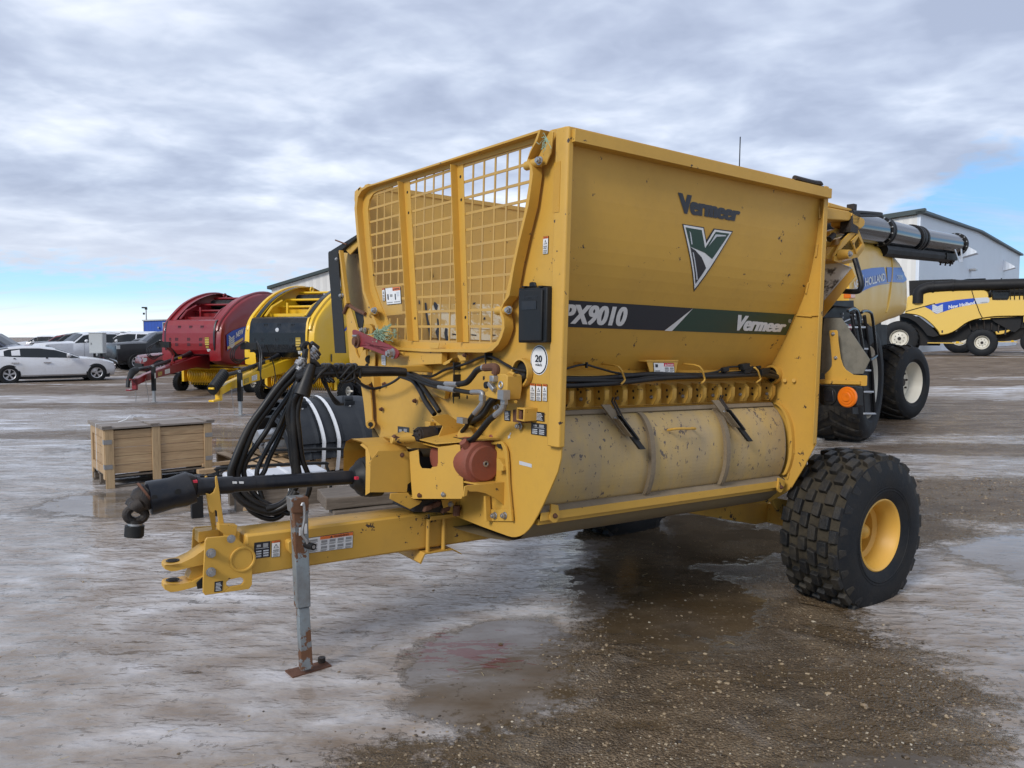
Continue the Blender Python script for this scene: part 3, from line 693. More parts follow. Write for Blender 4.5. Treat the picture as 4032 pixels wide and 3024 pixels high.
b=B('iron'); b.tube([ax(215,440),ax(160,480),ax(130,500)],[.055,.06,.045],18)
b.use('rust'); b.cyl(ax(192,440),ax(180,448),.062,20)
b.use('iron')
# yoke ears
for s in (-1,1):
    o=Vector((0,.038*s,0)); b.tube([ax(150,490)+o,ax(112,515)+o,ax(100,530)+o],[.03,.032,.026],12)
b.use('steel'); q=one('z3','v',1.035,118,512); b.cyl(q,q+Vector((0,-.008,0)),.015,14); b.use('iron')
for x in (75,180): b.tube([ax(118,515)+(ax(x,560)-ax(118,515))*.15,ax(x,555),ax(x+(125-x)*.15,590),ax(125,612)],[.018,.02,.02,.02],10,3)
b.cyl(ax(125,600),ax(122,640),.030,18); b.use('steel'); b.cyl(ax(124,618),ax(123,630),.032,18); b.use('black'); b.cyl(ax(121,632),ax(117,695),.042,22); b.use('iron'); b.cyl(ax(119,696),ax(118.5,699),.036,20)
b.done('universal_joint',dl)
b=B('black')
c0=ax(1408,348); dd_=Vector((1,0,0)); prof=[(0,.045),(.005,.058),(.03,.075),(.045,.095),(.05,.09),(.06,.105),(.07,.098),(.08,.11),(.09,.102),(.10,.112),(.16,.112)]
b.lathe(c0,(1,0,-.02),prof,28,True); b.use('redv'); q=one('z3','v',.995,1438,350); b.obox(q,(.018,0,0),(0,.02,0),(0,0,.014)); b.done('bellows_cone',dl)
# ================================================================== gearbox guards
b=B('yellow')
va_=.90
P=H('z2','v',va_,(385,950),(440,876),(652,876),(668,886),(682,1100),(655,1120),(650,1178),(385,1177)); b.prism(P,(0,.005,0))
uA0,uA1=P[0].x,P[3].x; wA0,wA1=P[7].z,P[1].z
arch=[(va_,wA1-.035),(va_+.05,wA1+.02),(va_+.12,wA1+.035),(va_+.26,wA1+.035),(va_+.33,wA1+.01),(va_+.36,wA1-.04),(va_+.36,wA0)]
b.strip([(uA0+.005,v,w) for v,w in arch],[(uA1,v,w) for v,w in arch]); b.strip([(uA0+.005,v-.0,w-.005) for v,w in arch],[(uA1,v,w-.005) for v,w in arch])
fl=[(uA0-.0,va_,wA0),(uA0-.0,va_,wA1-.06),(uA0+.02,va_+.05,wA1+.02),(uA0+.02,va_+.12,wA1+.035)]
b.strip(fl,[(u-.012,v+.03,w-.02) for u,v,w in fl])
b.use('rust'); b.bolt(one('z2','v',va_-.001,614,906),(0,-1,0),.012,.01); b.bolt(one('z2','v',va_+.12,640,868),(0,-1,0),.012,.02)
b.done('shaft_guard_housing',T,.002)
b=B('yellow'); vB=lambda x: .885-.285*(x-665)/395
P=[one('z2','v',vB(x),x,y) for x,y in ((667,885),(735,868),(741,960),(748,985),(760,1003),(828,1006),(832,995),(870,990),(876,962),(876,848),(1035,832),(1048,960),(1058,1080),(1062,1195),(1045,1225),(690,1225),(680,1100))]
b.prism(P,(.002,.006,0))
uB0,uB1=P[0].x,P[10].x; wB1=P[0].z; wB0=P[-2].z
b.prism([P[9]+Vector((.003,.007,-.002)),P[10]+Vector((.003,.007,-.002)),Vector((P[10].x+.01,1.28,P[10].z-.002)),Vector((P[9].x,1.28,P[9].z-.002))],(0,0,-.005))
b.prism([P[15]+Vector((.002,.007,.002)),Vector((P[15].x,1.279,P[15].z)),Vector((P[14].x,1.279,P[14].z)),P[14]+Vector((.002,.007,.002))],(0,0,.005))
b.use('rust'); b.bolt(one('z2','v',vB(738)-.003,738,1198),(0,-1,0),.012,.012)
b.use('steel'); b.bolt(one('z2','v',vB(912)-.003,912,1192),(0,-1,0),.013,.012)
b.done('gearbox_guard',T,.002)
b=B('dark'); b.box(uB0+.03,-.02,.93,1.25,wB0+.03,wB1-.04); b.use('iron'); b.cyl((uB0+.06,1.0,1.0),(uB0+.12,1.0,1.0),.06,16); b.done('slip_clutch',T)
b=B('iron'); P=H('z2','v',.9,(740,1228),(990,1228),(985,1330),(690,1320)); b.prism(P,(0,.25,0)); b.use('rust'); 
for x,y in ((800,1290),(860,1265),(930,1300)): b.obox(one('z2','v',.89,x,y),(.05,0,.01),(0,.03,0),(.01,0,.03))
b.done('rusted_coupling',T,.006)
b=B('yellow'); b.prism(H('z2','v',.885,(690,1225),(760,1240),(740,1265),(672,1300),(525,1225),(530,1185),(660,1180)),(0,.006,0)); b.prism(H('z2','v',.88,(900,1232),(1060,1215),(1005,1250),(985,1330),(930,1320),(915,1290)),(0,.006,0)); 
b.prism([Vector(p) for p in H('z2','v',1.0,(620,1296),(640,1302),(815,1382),(800,1376))],(0,.01,0)); b.done('mount_bracket',T,.002)
b=B('steel'); b.bolt(one('z2','v',.879,965,1262),(0,-1,0),.014,.015); b.use('rust'); b.cyl(one('z2','v',.86,1012,1275),one('z2','v',.86,1008,1345),.02,10); b.done('pivot_bolts',T)
# gearbox
b=B('gear'); cg=one('z2','v',.53,1222,970); 
b.lathe(cg,(0,1,0),[(0,0.001),(0,.088),(.006,.094),(.016,.094),(.02,.112),(.03,.118),(.09,.122),(.2,.125),(.3,.12),(.34,.1),(.34,.0001)],32)
for a in range(8): 
    an=a*PI/4+.3; 
for x,y,dx in ((1195,1060,0),(1105,870,0),(1235,850,0),(1130,1090,0),(1250,1085,0),(1200,1095,0)):
    p=one('z2','v',.59,x,y); q=Vector((cg.x,p.y,cg.z)); d=(p-q).normalized(); b.cyl(q+d*.08,q+d*.155,.022,12)
b.cyl(cg+Vector((-.13,.28,.02)),cg+Vector((0,.28,.0)),.075,20,.095)
b.use('steel'); b.lathe(cg,(0,-1,0),[(0,.016),(.004,.016),(.004,.008),(.001,.007)],16); b.use('dark'); b.cyl(cg+Vector((0,-.002,0)),cg+Vector((0,-.003,0)),.006,10)
b.use('gear'); p=one('z2','v',.6,1225,800); b.cyl(p,p+Vector((0,0,-.05)),.016,6)
b.done('gearbox',T,.003)
uB1=uB1
b=B('yellow')
top_=one('z2','u',-.002,1350,806)
P=H('z2','u',-.012,(1040,830),(1350,806),(1375,840),(1388,880),(1395,960),(1400,1100),(1425,1385),(1412,1385),(1390,1110),(1378,960),(1370,885),(1345,825),(1040,845)); b.prism(P,(-.012,0,0)); 
b.prism(H('z2','v',.455,(1070,1135),(1090,1128),(1400,1100),(1424,1384),(1400,1345),(1372,1290),(1330,1250),(1280,1215),(1220,1185),(1160,1172),(1105,1172),(1092,1160),(1085,1200),(1062,1210)),(0,.008,0))
b.prism(H('z2','u',-.014,(1240,1200),(1252,1200),(1262,1384),(1242,1384)),(-.03,0,0)); b.prism(H('z2','u',-.004,(1242,1300),(1425,1300),(1425,1386),(1242,1384)),(-.008,0,0))
b.prism(H('z2','u',-.04,(1300,930),(1325,940),(1348,985),(1348,1020),(1300,1022)),(.03,0,0))
zq=one('z2','v',.46,1390,1102).z-.003; b.prism([(uB1+.012,.62,zq),(-.12,.464,zq),(-.01,.464,zq),(-.01,.9,zq),(uB1+.012,.9,zq)],(0,0,-.008))
a=H('z2','v',.70,(875,838),(1060,826)); 
b.prism([(a[0].x,.72,a[0].z+.004),(-.013,.50,one('z2','u',-.012,1350,806).z+.003),(-.013,.9,one('z2','u',-.012,1350,806).z+.003),(a[0].x,.9,a[0].z+.004)],(0,0,.005))
b.use('steel')
for x,y in ((1290,1345),(1362,1345),(1312,562),(1470,697)): b.bolt(one('z2','u',-.013,x,y),(-1,0,0),.017,.02)
b.use('rust')
for x,y in ((1344,990),(712,513),(469,574),(490,392)): b.bolt(one('z2','u',-.012,x,y),(-1,0,0),.014,.016)
b.use('dark'); b.cyl(one('z2','u',-.0135,1328,836),one('z2','u',-.0145,1328,836),.018,14); 
for x,y in ((1030,486),(1086,486),(1205,348)): b.obox(one('z2','u',-.002,x,y),(.001,0,0),(0,.012,0),(0,0,.02))
b.done('gearbox_mount',T,.0015)
b=B('rust'); b.tube(H('z2','v',.62,(1225,800),(1225,830)),.014,6); b.done('filler_plug',T)
# slotted tab and tube stub on the front bulkhead
b=B('yellow'); P=H('z2','u',-.07,(1447,575),(1500,580),(1500,650),(1443,645)); 
b.lathe(one('z2','u',-.08,1472,612),(1,0,0),[(0,.035),(0,.045),(.08,.045),(.08,.035),(0,.035)],4,a0=PI/4); b.use('rust'); b.box(-.07,-.002,one('z2','u',0,1545,612).y-.02,one('z2','u',0,1500,612).y,one('z2','u',0,1520,620).z-.03,one('z2','u',0,1520,620).z+.03); b.done('tube_stub',T,.003)
b=B('yellow'); c=one('z2','u',-.004,1500,308)
b.bm.verts.ensure_lookup_table(); b.lathe(c,(1,0,0),[(-.03,.062),(-.03,.072),(.0,.072),(.0,.062),(-.03,.062)],28); b.use('dark'); b.lathe(c,(1,0,0),[(-.002,.0001),(-.002,.062)],24); b.done('hose_port',T)
# ================================================================== motor with folded cover
b=B('iron'); c=one('z2','v',.95,735,770); e=one('z2','v',.95,850,765)
b.cyl(c,e,.052,24); b.cyl(c+Vector((-.012,0,0)),c,.045,24)
for k in range(7): a=k*2*PI/7; b.bolt(c+Vector((-.012,.036*math.cos(a),.036*math.sin(a))),(-1,0,0),.007,.008)
b.use('guard'); b.box(e.x-.01,e.x+.09,.90,1.0,e.z-.045,e.z+.05); b.done('hydraulic_motor',T,.003)
b=B('yellow'); P=H('z2','v',.9,(530,785),(660,790),(700,770),(720,810),(870,830),(855,860),(690,858),(560,815)); b.prism(P,(0,.1,0)); b.use('rust'); b.tube(H('z2','v',.88,(548,770),(580,790),(660,800)),.014,10,4); b.cyl(one('z2','v',.88,668,790),one('z2','v',.88,668,812),.012,8)
b.use('yellow'); b.cyl(one('z2','v',.88,535,800),one('z2','v',.88,700,796),.018,12); b.done('motor_bracket',T,.003)
b=B('yellow'); q1=H('z2','v',.86,(828,632),(862,622),(905,612),(945,610),(1058,685),(1052,703),(912,697))
b.prism(q1,(0,.006,0)); b.prism(H('z2','v',.855,(912,697),(1053,704),(975,812),(860,832),(858,820)),(0,.006,0)); b.use('dark'); b.prism(H('z2','v',.8535,(890,815),(960,800),(962,808),(890,826)),(0,.001,0)); b.use('rust'); b.prism(H('z2','v',.8525,(868,812),(890,800),(905,810),(895,835),(872,836)),(0,.002,0)); b.use('iron'); b.cyl(one('z2','v',.9,1060,770),one('z2','v',.95,1110,765),.03,14); b.done('motor_cover',T,.0015)
b=B('yellow'); b.cyl(one('z2','u',-.01,1105,760),one('z2','u',-.09,1075,768),.06,20,.045); b.done('bearing_boss',T,.003)
# ================================================================== valve block, fittings, hoses on the front
b=B('yellow'); P=H('z2','u',-.13,(1250,322),(1358,318),(1378,332),(1376,430),(1365,505),(1290,500),(1212,482),(1216,450),(1236,440),(1240,345)); b.prism(P,(.09,0,0)); b.use('steel'); b.lathe(one('z2','u',-.1305,1333,398),(-1,0,0),[(0,.02),(.006,.02),(.006,.012),(.002,.01)],14); b.use('black'); b.cyl(one('z2','u',-.14,1215,400),one('z2','u',-.12,1240,398),.018,12)
b.use('steel'); b.obox(one('z2','u',-.14,1285,352),(.04,0,0),(0,.035,0),(0,0,.03)); b.obox(one('z2','u',-.14,1270,410),(.03,0,0),(0,.05,.03),(0,-.01,.02)); vbk=b.done('valve_block',T,.004)
b=B('yellow'); b.tube(H('z2','u',-.09,(1442,520),(1400,520),(1385,500),(1388,420),(1385,330),(1400,310),(1430,322)),.008,8,4); b.done('valve_guard_loop',T)
b=B('steel')
def ell(k,ax_,val,pts,r): b.tube(H(k,ax_,val,*pts),r,10,4)
ell('z2','u',-.13,((930,390),(1025,395)),.015); ell('z2','u',-.13,((885,410),(1000,435)),.016); ell('z2','u',-.13,((1120,450),(1190,452),(1200,480),(1195,535),(1140,605)),.014); ell('z2','u',-.13,((1360,470),(1358,520),(1340,575),(1290,620)),.016)
b.obox(one('z2','u',-.14,1198,492),(.02,0,0),(0,.035,0),(0,0,.03)); b.obox(one('z2','u',-.14,1356,515),(.02,0,0),(0,.035,0),(0,0,.03)); b.obox(one('z2','u',-.14,1050,655),(.03,0,0),(0,.06,0),(0,0,.03))
b.use('rust'); ell('z2','u',-.13,((1215,272),(1285,268),(1298,285),(1290,318)),.020); b.use('steel'); ell('z2','u',-.13,((1200,272),(1260,272)),.017); b.obox(one('z2','u',-.15,1352,468),(.04,0,0),(0,.05,0),(0,0,.045)); b.done('hose_fittings',T)
UH=-.13
hose(tr('z2','u',UH,(1020,392),(1080,380),(1120,340),(1150,300),(1180,280),(1212,272)),.016)
hose(tr('z2','u',UH,(990,432),(1060,445),(1130,455)),.012)
hose(tr('z2','u',UH,(610,310,),(700,325),(780,360),(860,385),(935,392)),.015)
hose(tr('z2','u',UH+.01,(610,320),(700,345),(790,385),(890,412)),.015)
hose(tr('z2','u',UH+.02,(600,330),(690,365),(740,430),(780,510),(820,570),(850,610)),.015)
hose(tr('z2','u',UH+.03,(620,330),(720,360),(770,420),(820,490),(860,550),(885,590)),.014)
hose(tr('z2','u',-.10,(610,330),(560,370),(500,400),(430,422),(360,420),(300,385),(270,355)),.008,'electric_cable')
hose(tr('z2','u',-.03,(620,325),(760,330),(830,335),(920,290),(1010,265),(1100,235),(1180,200),(1240,190),(1300,210),(1370,250),(1440,285),(1520,298)),.0075,'electric_cable')
hose(tr('z2','u',-.02,(1520,300),(1450,310),(1390,340),(1370,370)),.013)
hose(tr('z2','u',-.015,(1520,318),(1440,345),(1380,400),(1300,470),(1240,530),(1180,610),(1100,690),(1040,745)),.017)
hose(tr('z2','u',-.03,(1520,330),(1440,370),(1370,430),(1270,520),(1200,620),(1130,660),(1080,670)),.015)
hose(tr('z2','u',-.10,(1140,600),(1110,640),(1080,700),(1040,745)),.012)
hose(tr('z2','u',-.12,(1295,615),(1250,650),(1200,710),(1150,770),(1110,800),(1050,805),(990,795)),.016)
b=B('black')
for x,y in ((1245,185),(1015,262),(1015,350),(1010,455)): c=one('z2','u',-.02,x,y); b.obox(c,(.05,0,0),(0,.01,0),(0,0,.045)); b.obox(c+Vector((-.02,.0,-.03)),(.004,0,0),(0,.008,.02),(0,.0,.04))
b.done('cable_ties',T)
b=B('yellow'); b.prism(H('z2','u',-.04,(820,450),(850,405),(880,400),(930,440),(920,500),(860,470)),(.03,0,0)); b.cyl(one('z2','u',-.05,755,495),one('z2','u',-.03,830,505),.02,12); b.prism(H('z2','u',-.05,(872,245),(900,215),(905,240),(960,210),(980,200),(960,235),(925,255)),(.04,0,0)); b.prism(H('z2','u',-.012,(810,660),(850,665),(850,700),(815,710)),(-.03,0,0)); b.done('small_brackets',T,.002)
# hose carrier
VB=1.22
b=B('yellow'); P=H('z2','v',VB,(900,252),(740,256),(300,268),(130,274),(130,330),(300,326),(700,300),(900,312)); b.prism(P,(0,.05,0)); b.done('hose_carrier_beam',T,.004)
b=B('yellow'); b.prism(H('z2','u',-.06,(560,140),(600,150),(800,155),(900,160),(900,245),(560,262),(540,200)),(.04,0,0)); b.done('lower_cross_member',T,.003)
for i,(o,r) in enumerate([(0,.018),(12,.017),(24,.017),(-10,.015),(34,.015)]):
    vv=VB-.03-.012*(i%3)
    hose(tr('z2','v',vv,(640,300+o*.6),(560,292+o*.7),(300,286+o),(100,290+o),(-60,300+o),(-150,330+o)),r)
# binding loops on the beam
b=B('hose')
for x0 in (1310,1360,1480,1540,1640,1700):
    P=tr('zf','v',VB-.06,(x0-40,960),(x0-60,870),(x0-30,790),(x0+20,800),(x0+40,900),(x0+10,1000),(x0-30,980)); P[3].y+=.12;P[4].y+=.14; b.tube(P,.0085,8,5)
P=tr('zf','v',VB-.07,(1100,1030),(1200,900),(1280,830),(1340,790),(1400,870),(1450,960),(1600,810),(1640,960),(1500,1000),(1700,820),(1720,960)); b.tube(P,.008,8,5)
P=tr('zf','v',VB-.07,(1640,960),(1760,1050),(1880,1095),(1991,1080)); b.tube(P,.008,8,5)
b.done('electric_cable_coil',T)
# long hanging bundle
VH=1.30
bund=[
 [(-60+0,0)],
]
def zf(*p): return tr('zf','v',VH,*p)
hb=[
 ([(1000,720,1.26),(900,800,1.27),(800,900,1.28),(640,1080,1.30),(460,1330,1.32),(260,1620,1.34)],[(1140,600,1.34),(1125,700,1.34),(1160,820,1.32),(1250,900,1.3),(1400,950,1.28),(1530,900,1.24),(1600,800,1.22)],.020),
 ([(1010,760,1.24),(920,860,1.26),(840,960,1.28),(700,1100,1.3),(520,1350,1.32),(330,1620,1.34)],[(1190,600,1.35),(1170,700,1.35),(1200,790,1.33),(1300,880,1.3),(1440,925,1.28),(1560,880,1.24)],.018),
 ([(960,900,1.27),(900,1000,1.29),(780,1200,1.32),(600,1450,1.33),(500,1640,1.34)],[(1240,570,1.36),(1220,690,1.36),(1300,830,1.34),(1420,910,1.3),(1540,960,1.27),(1570,900,1.25)],.015),
 ([(940,950,1.3),(860,1150,1.32),(740,1400,1.33),(640,1640,1.34)],[(1350,560,1.37),(1310,680,1.36),(1340,820,1.34),(1390,930,1.32),(1450,965,1.3),(1500,930,1.28)],.013),
 ([(980,900,1.33),(900,1100,1.35),(800,1300,1.36),(700,1640,1.36)],[(1400,560,1.38),(1350,680,1.37),(1220,800,1.36),(1250,920,1.34),(1340,985,1.32),(1440,1000,1.3),(1520,940,1.28),(1580,780,1.26)],.014),
 ([(1000,860,1.22),(900,1050,1.22),(850,1200,1.24),(800,1350,1.26),(800,1500,1.27),(820,1650,1.27)],[(1575,560,1.27),(1590,650,1.27),(1585,740,1.27),(1555,840,1.27),(1500,900,1.28)],.022),
 ([(1040,900,1.2),(960,1100,1.2),(880,1200,1.22),(850,1350,1.24),(850,1650,1.24)],[(1600,600,1.24),(1610,700,1.24),(1560,830,1.25),(1480,900,1.26),(1380,930,1.28)],.019),
 ([(1080,860,1.2),(1010,1050,1.2),(930,1250,1.22),(900,1450,1.23),(920,1650,1.23)],[(1640,560,1.24),(1690,700,1.24),(1690,800,1.24),(1640,900,1.26),(1560,960,1.27)],.014),
]
for i,(A,C,r) in enumerate(hb):
    P=[one('zf','v',v,x,y) for x,y,v in A]+[one('za','v',v,x,y) for x,y,v in C]
    hose(P,r,sm=7)
hose([one('zf','v',1.20,*p) for p in ((1040,740),(1130,760),(1200,850),(1260,900))],.016)
hose([one('zf','v',1.20,*p) for p in ((1120,790),(1180,850),(1230,1000),(1290,1100),(1370,1210),(1450,1290))],.007,'electric_cable')
hose([one('zf','v',1.20,*p) for p in ((1150,780),(1210,850),(1260,980),(1320,1160),(1400,1290),(1500,1300))],.007,'electric_cable')
b=B('hose'); a=one('zf','v',1.17,1085,780); c=one('zf','v',1.16,955,1180); b.tube([a,a+(c-a)*.2,c],[.022,.030,.044],18); b.use('black'); b.cyl(c,c+(c-a)*.01,.036,16); b.done('hose_sleeve',T)
b=B('steel')
for (p0,p1,r) in [((890,790),(1040,670),.020),((1000,700),(1130,570),.024),((905,860),(1020,740),.018),((1060,720),(1150,650),.022)]:
    a=one('zf','v',1.24,*p0); c=one('zf','v',1.24,*p1); 
    b.tube([a,c],r,14); 
    for t in (.15,.4,.65,.9): b.cyl(a+(c-a)*t,a+(c-a)*(t+.1),r*(1.25 if t!=.4 else 1.4),6 if t==.4 else 16)
b.use('black'); 
for (p0,p1) in [((1060,520),(1110,560)),((1110,560),(1150,590)),((1130,640),(1160,680))]: b.tube([one('zf','v',1.25,*p0),one('zf','v',1.25,*p1)],.026,12)
b.use('yellow'); b.tube(H('zf','v',1.19,(1035,520),(1045,640),(1045,800)),.008,8); b.done('hose_couplers',T)
b=B('black'); b.tube(H('zf','v',1.2,(960,560),(990,520),(1040,530),(1020,590),(1000,650),(1000,690)),.018,8,4); b.done('strap',T)
# ================================================================== left hand chute and swing arm
b=B('flap'); b.prism(H('z1','u',-.01,(76,905),(82,895),(120,893),(138,900),(150,1100),(170,1300),(190,1560),(120,1560),(95,1200),(78,1000)),(-.008,0,0)); 
a=H('z1','u',-.005,(80,895),(140,900),(200,850),(268,778)); 
b.prism([a[0],a[1],a[3]+Vector((0,0,-.02)),a[3]],(.25,0,0)); b.done('rubber_flap',T,.002)
b=B('yellow')
b.prism(H('z1','u',.0,(130,905),(163,892),(172,960),(205,1235),(240,1340),(258,1400),(300,1450),(290,1640),(212,1640),(185,1330),(168,1270)),(.008,0,0))
b.prism(H('z1','u',-.01,(163,892),(170,890),(215,1235),(208,1240)),(-.03,0,0))
b.use('steel')
for x,y in ((138,948),(163,1185)): b.bolt(one('z1','u',-.003,x,y),(-1,0,0),.018,.02)
b.done('chute_post',T,.003)
b=B('chute'); b.prism(H('z1','u',.14,(160,890),(275,790),(345,1290),(290,1320),(205,1240)),(.006,0,0)); b.use('yellow'); b.prism(H('z1','u',.02,(183,886),(262,790),(275,850),(212,917)),(.01,0,0)); b.use('flap'); b.prism(H('z1','u',.02,(235,1260),(308,1305),(290,1410),(265,1390)),(.006,0,0)); b.use('rust'); b.tube(H('z1','u',-.015,(117,822),(190,850)),.006,6); b.tube(H('z1','u',-.01,(172,1300),(200,1245),(240,1270),(312,1305)),.014,7,3); b.done('discharge_chute',T,.002)
b=B('yellow'); b.prism(H('z1','u',.002,(243,505),(277,473),(290,487),(296,560),(310,700),(345,1170),(395,1290),(420,1400),(450,1480),(530,1530),(450,1640),(370,1640),(310,1400),(300,1310),(330,1290),(290,800),(241,560)),(.008,0,0)); b.use('dark'); 
for x,y in ((277,493),(261,634)): b.cyl(one('z1','u',.001,x,y),one('z1','u',.0005,x,y),.013,12)
b.use('yellow'); b.tube([one('z1','u',-.01,357,1310),one('z1','u',-.09,375,1285)],.024,14); b.use('steel'); b.bolt(one('z1','u',-.1,377,1282),(-1,-.1,.1),.02,.02); b.done('grille_side_plate',T,.003)
b=B('chute'); b.prism(H('z1','u',.06,(220,1460),(420,1400),(520,1530),(520,1659),(250,1659)),(.006,0,0)); b.use('yellow')
b.prism(H('z1','u',-.02,(215,1465),(228,1462),(250,1560),(300,1659),(285,1659),(225,1640)),(.015,0,0))
b.prism(H('z1','u',-.04,(300,1540),(315,1535),(320,1659),(255,1659),(270,1600)),(.02,0,0)); b.prism(H('z1','u',-.03,(318,1545),(375,1560),(372,1659),(300,1659)),(.008,0,0)); b.use('dark'); b.cyl(one('z1','u',-.032,338,1600),one('z1','u',-.034,338,1600),.028,14); b.cyl(one('z1','u',-.032,330,1645),one('z1','u',-.034,330,1645),.02,14); b.done('lower_chute_frame',T,.003)
sticker('warning_sticker',T,H('z2','u',-.002,(468,250),(497,257),(497,180),(466,180)),'whitenote',(-1,0,0))
b=B('redarm'); q=H('zb','u',-.13,(372,1030),(372,1005),(388,988),(420,995),(600,1075),(860,1190),(930,1232),(968,1265),(978,1300),(968,1345),(940,1368),(910,1370),(820,1335),(640,1262),(500,1215),(440,1218),(408,1190),(388,1120))
s=H('zb','u',-.13,(518,1168),(525,1145),(545,1142),(660,1185),(800,1245),(798,1282),(700,1245),(560,1195))
b.prism([q[15]+(q[16]-q[15])*.5]+[s[7],s[0],s[1],s[2],s[3],s[4],s[5],s[6],s[7]+Vector((0,.0006,0))]+[q[15]+(q[16]-q[15])*.5+Vector((0,.0006,0))]+q[16:]+q[:16],(-.010,0,0))
ra=b.done('swing_arm',T,.002,label='dark red slotted arm')
b=B('rust'); c=one('zb','u',-.14,425,1140); b.cyl(c,c+Vector((-.012,0,0)),.046,20); b.cyl(c,c+Vector((-.03,0,0)),.028,16); b.use('steel'); b.bolt(one('zb','u',-.14,890,1300),(-1,0,0),.028,.035); b.cyl(one('zb','u',-.145,365,1070),one('zb','u',-.15,420,1070),.008,8); b.use('yellow'); b.cyl(one('zb','u',-.10,530,1180),one('zb','u',-.10,800,1270),.022,12); b.cyl(one('zb','u',-.1,940,1305),one('zb','u',-.1,1030,1300),.010,8); b.cyl(one('zb','u',-.08,560,985),one('zb','u',-.04,600,980),.035,16); b.use('steel'); b.bolt(one('zb','u',-.09,525,1000),(-1,0,0),.022,.03); b.done('arm_pins',ra)
# lower left leg plate
b=B('yellow'); P=H('z2','u',-.03,(318,345),(372,345),(392,420),(404,560),(406,640),(413,665),(408,700),(392,716),(372,708),(362,690),(358,640),(345,520)); b.prism(P,(-.012,0,0)); b.cyl(one('z2','u',-.04,388,683),one('z2','u',-.075,385,684),.030,18); b.use('dark'); b.cyl(one('z2','u',-.0755,385,684),one('z2','u',-.077,385,684),.016,14); b.use('yellow'); b.prism(H('z2','u',-.05,(385,335),(405,340),(410,420),(395,380)),(.05,0,0)); b.cyl(one('z2','u',-.08,350,345),one('z2','u',-.03,350,345),.05,18); b.done('support_leg_plate',T,.003)
# twine tangle
b=B(flat('pale_green_twine',(.30,.42,.30),.8))
for i in range(70):
    x,y=random.gauss(690,45),random.gauss(1070,32); P=[]
    for j in range(5): P.append(one('zb','u',-.10-random.random()*.05,x,y)); x+=random.gauss(10,34); y+=random.gauss(-6,26)
    b.tube(P,.0016,4,3)
for i in range(22):
    P=[one('zb','u',-.09,720+random.gauss(0,12),1030+random.gauss(0,12)),one('zb','u',-.09,770+random.gauss(0,14),980+random.gauss(0,10)),one('zb','u',-.09,850+random.gauss(0,10),925+random.gauss(0,9))]; b.tube(P,.0018,4,3)
for i in range(26):
    x,y=random.gauss(910,18),random.gauss(1050,40); P=[]
    for j in range(4): P.append(one('zb','u',-.012,x,y)); x+=random.gauss(3,14); y+=random.gauss(10,24)
    b.tube(P,.0012,4,3)
for i in range(16):
    x,y=random.gauss(1490,8),random.gauss(170,20); P=[]
    for j in range(4): P.append(one('z1','u',-.09,x,y)); x+=random.gauss(-4,9); y+=random.gauss(4,14)
    b.tube(P,.0013,4,3)
b.done('twine_tangle',T)
# ================================================================== rear: loader arm, worn panel, lamp bracket
VR=.14
b=B('yellow')
q=H('zc','v',VR,(740,490),(770,520),(845,720),(840,765),(755,880),(590,900),(520,945),(445,920),(445,860),(560,650),(640,570),(705,510)); s=H('zc','v',VR,(690,690),(745,602),(792,690),(790,735),(712,805))
k=q[11]; b.prism([k,s[1]]+[s[2],s[3],s[4],s[0],s[1]+Vector((.0008,0,0))]+[k+Vector((.0008,0,0))]+q[:11],(0,.014,0))
b.prism(H('zc','v',VR+.05,(480,900),(560,930),(710,890),(700,940),(600,960),(520,945)),(0,.3,0)); c=one('zc','v',VR-.002,520,840); b.cyl(c,c+Vector((0,-.07,0)),.035,18,.028)
f=[Vector(p) for p in H('zc','v',VR-.001,(655,660),(740,575),(815,720),(720,830))]; g_=[Vector(p) for p in H('zc','v',VR-.001,(690,690),(745,602),(792,700),(712,805))]
b.strip(f,g_,True); b.strip([p+Vector((0,-.012,0)) for p in f],[p+Vector((0,-.012,0)) for p in g_],True); b.strip([p+Vector((0,-.012,0)) for p in g_],[p+Vector((0,.22,0)) for p in g_],True); b.strip([p+Vector((0,-.012,0)) for p in f],f,True)
b.use('steel'); b.bolt(c+Vector((0,-.07,0)),(0,-1,0),.018,.012)
b.use('yellow'); b.prism(H('zc','v',VR+.1,(385,530),(470,500),(680,500),(690,520),(650,560),(430,575),(395,600)),(0,.05,0)); b.prism(H('zc','v',VR+.15,(345,660),(440,640),(560,610),(640,580),(600,640),(430,660),(345,800)),(0,.04,0)); b.prism(H('zc','v',VR+.05,(340,890),(430,735),(470,740),(480,780),(440,915)),(0,.04,0))
b.use('iron'); b.tube(H('zc','v',VR+.05,(380,640),(440,580)),.02,8); b.tube(H('zc','v',VR+.05,(560,640),(640,570)),.02,8); b.obox(one('zc','v',VR+.03,650,420),(.09,0,0),(0,.08,0),(.02,0,.14)); b.obox(one('zc','v',VR+.03,670,340),(.04,0,0),(0,.05,0),(0,0,.16))
b.done('loader_pivot',T,.004)
b=B('yellow'); b.prism(H('zc','v',VR,(355,215),(640,270),(670,290),(670,370),(640,395),(350,375)),(0,.2,0)); b.prism(H('zc','v',VR+.01,(372,150),(680,240),(680,275),(372,215)),(0,.2,0)); b.prism(H('zc','v',VR-.01,(680,288),(840,370),(852,400),(845,460),(790,505),(740,470),(690,440)),(0,.16,0)); b.done('loader_arm',T,.006)
b=B('guard'); b.tube(H('zc','v',VR,(680,282),(800,285),(1040,305),(1055,318),(1035,325),(760,325)),.012,8,3); b.done('arm_hose',T)
b=B('snowy'); b.prism(H('zc','u',2.5,(325,895),(655,1000),(670,1018),(300,1440)),(.004,0,0)); b.use('yellow'); 
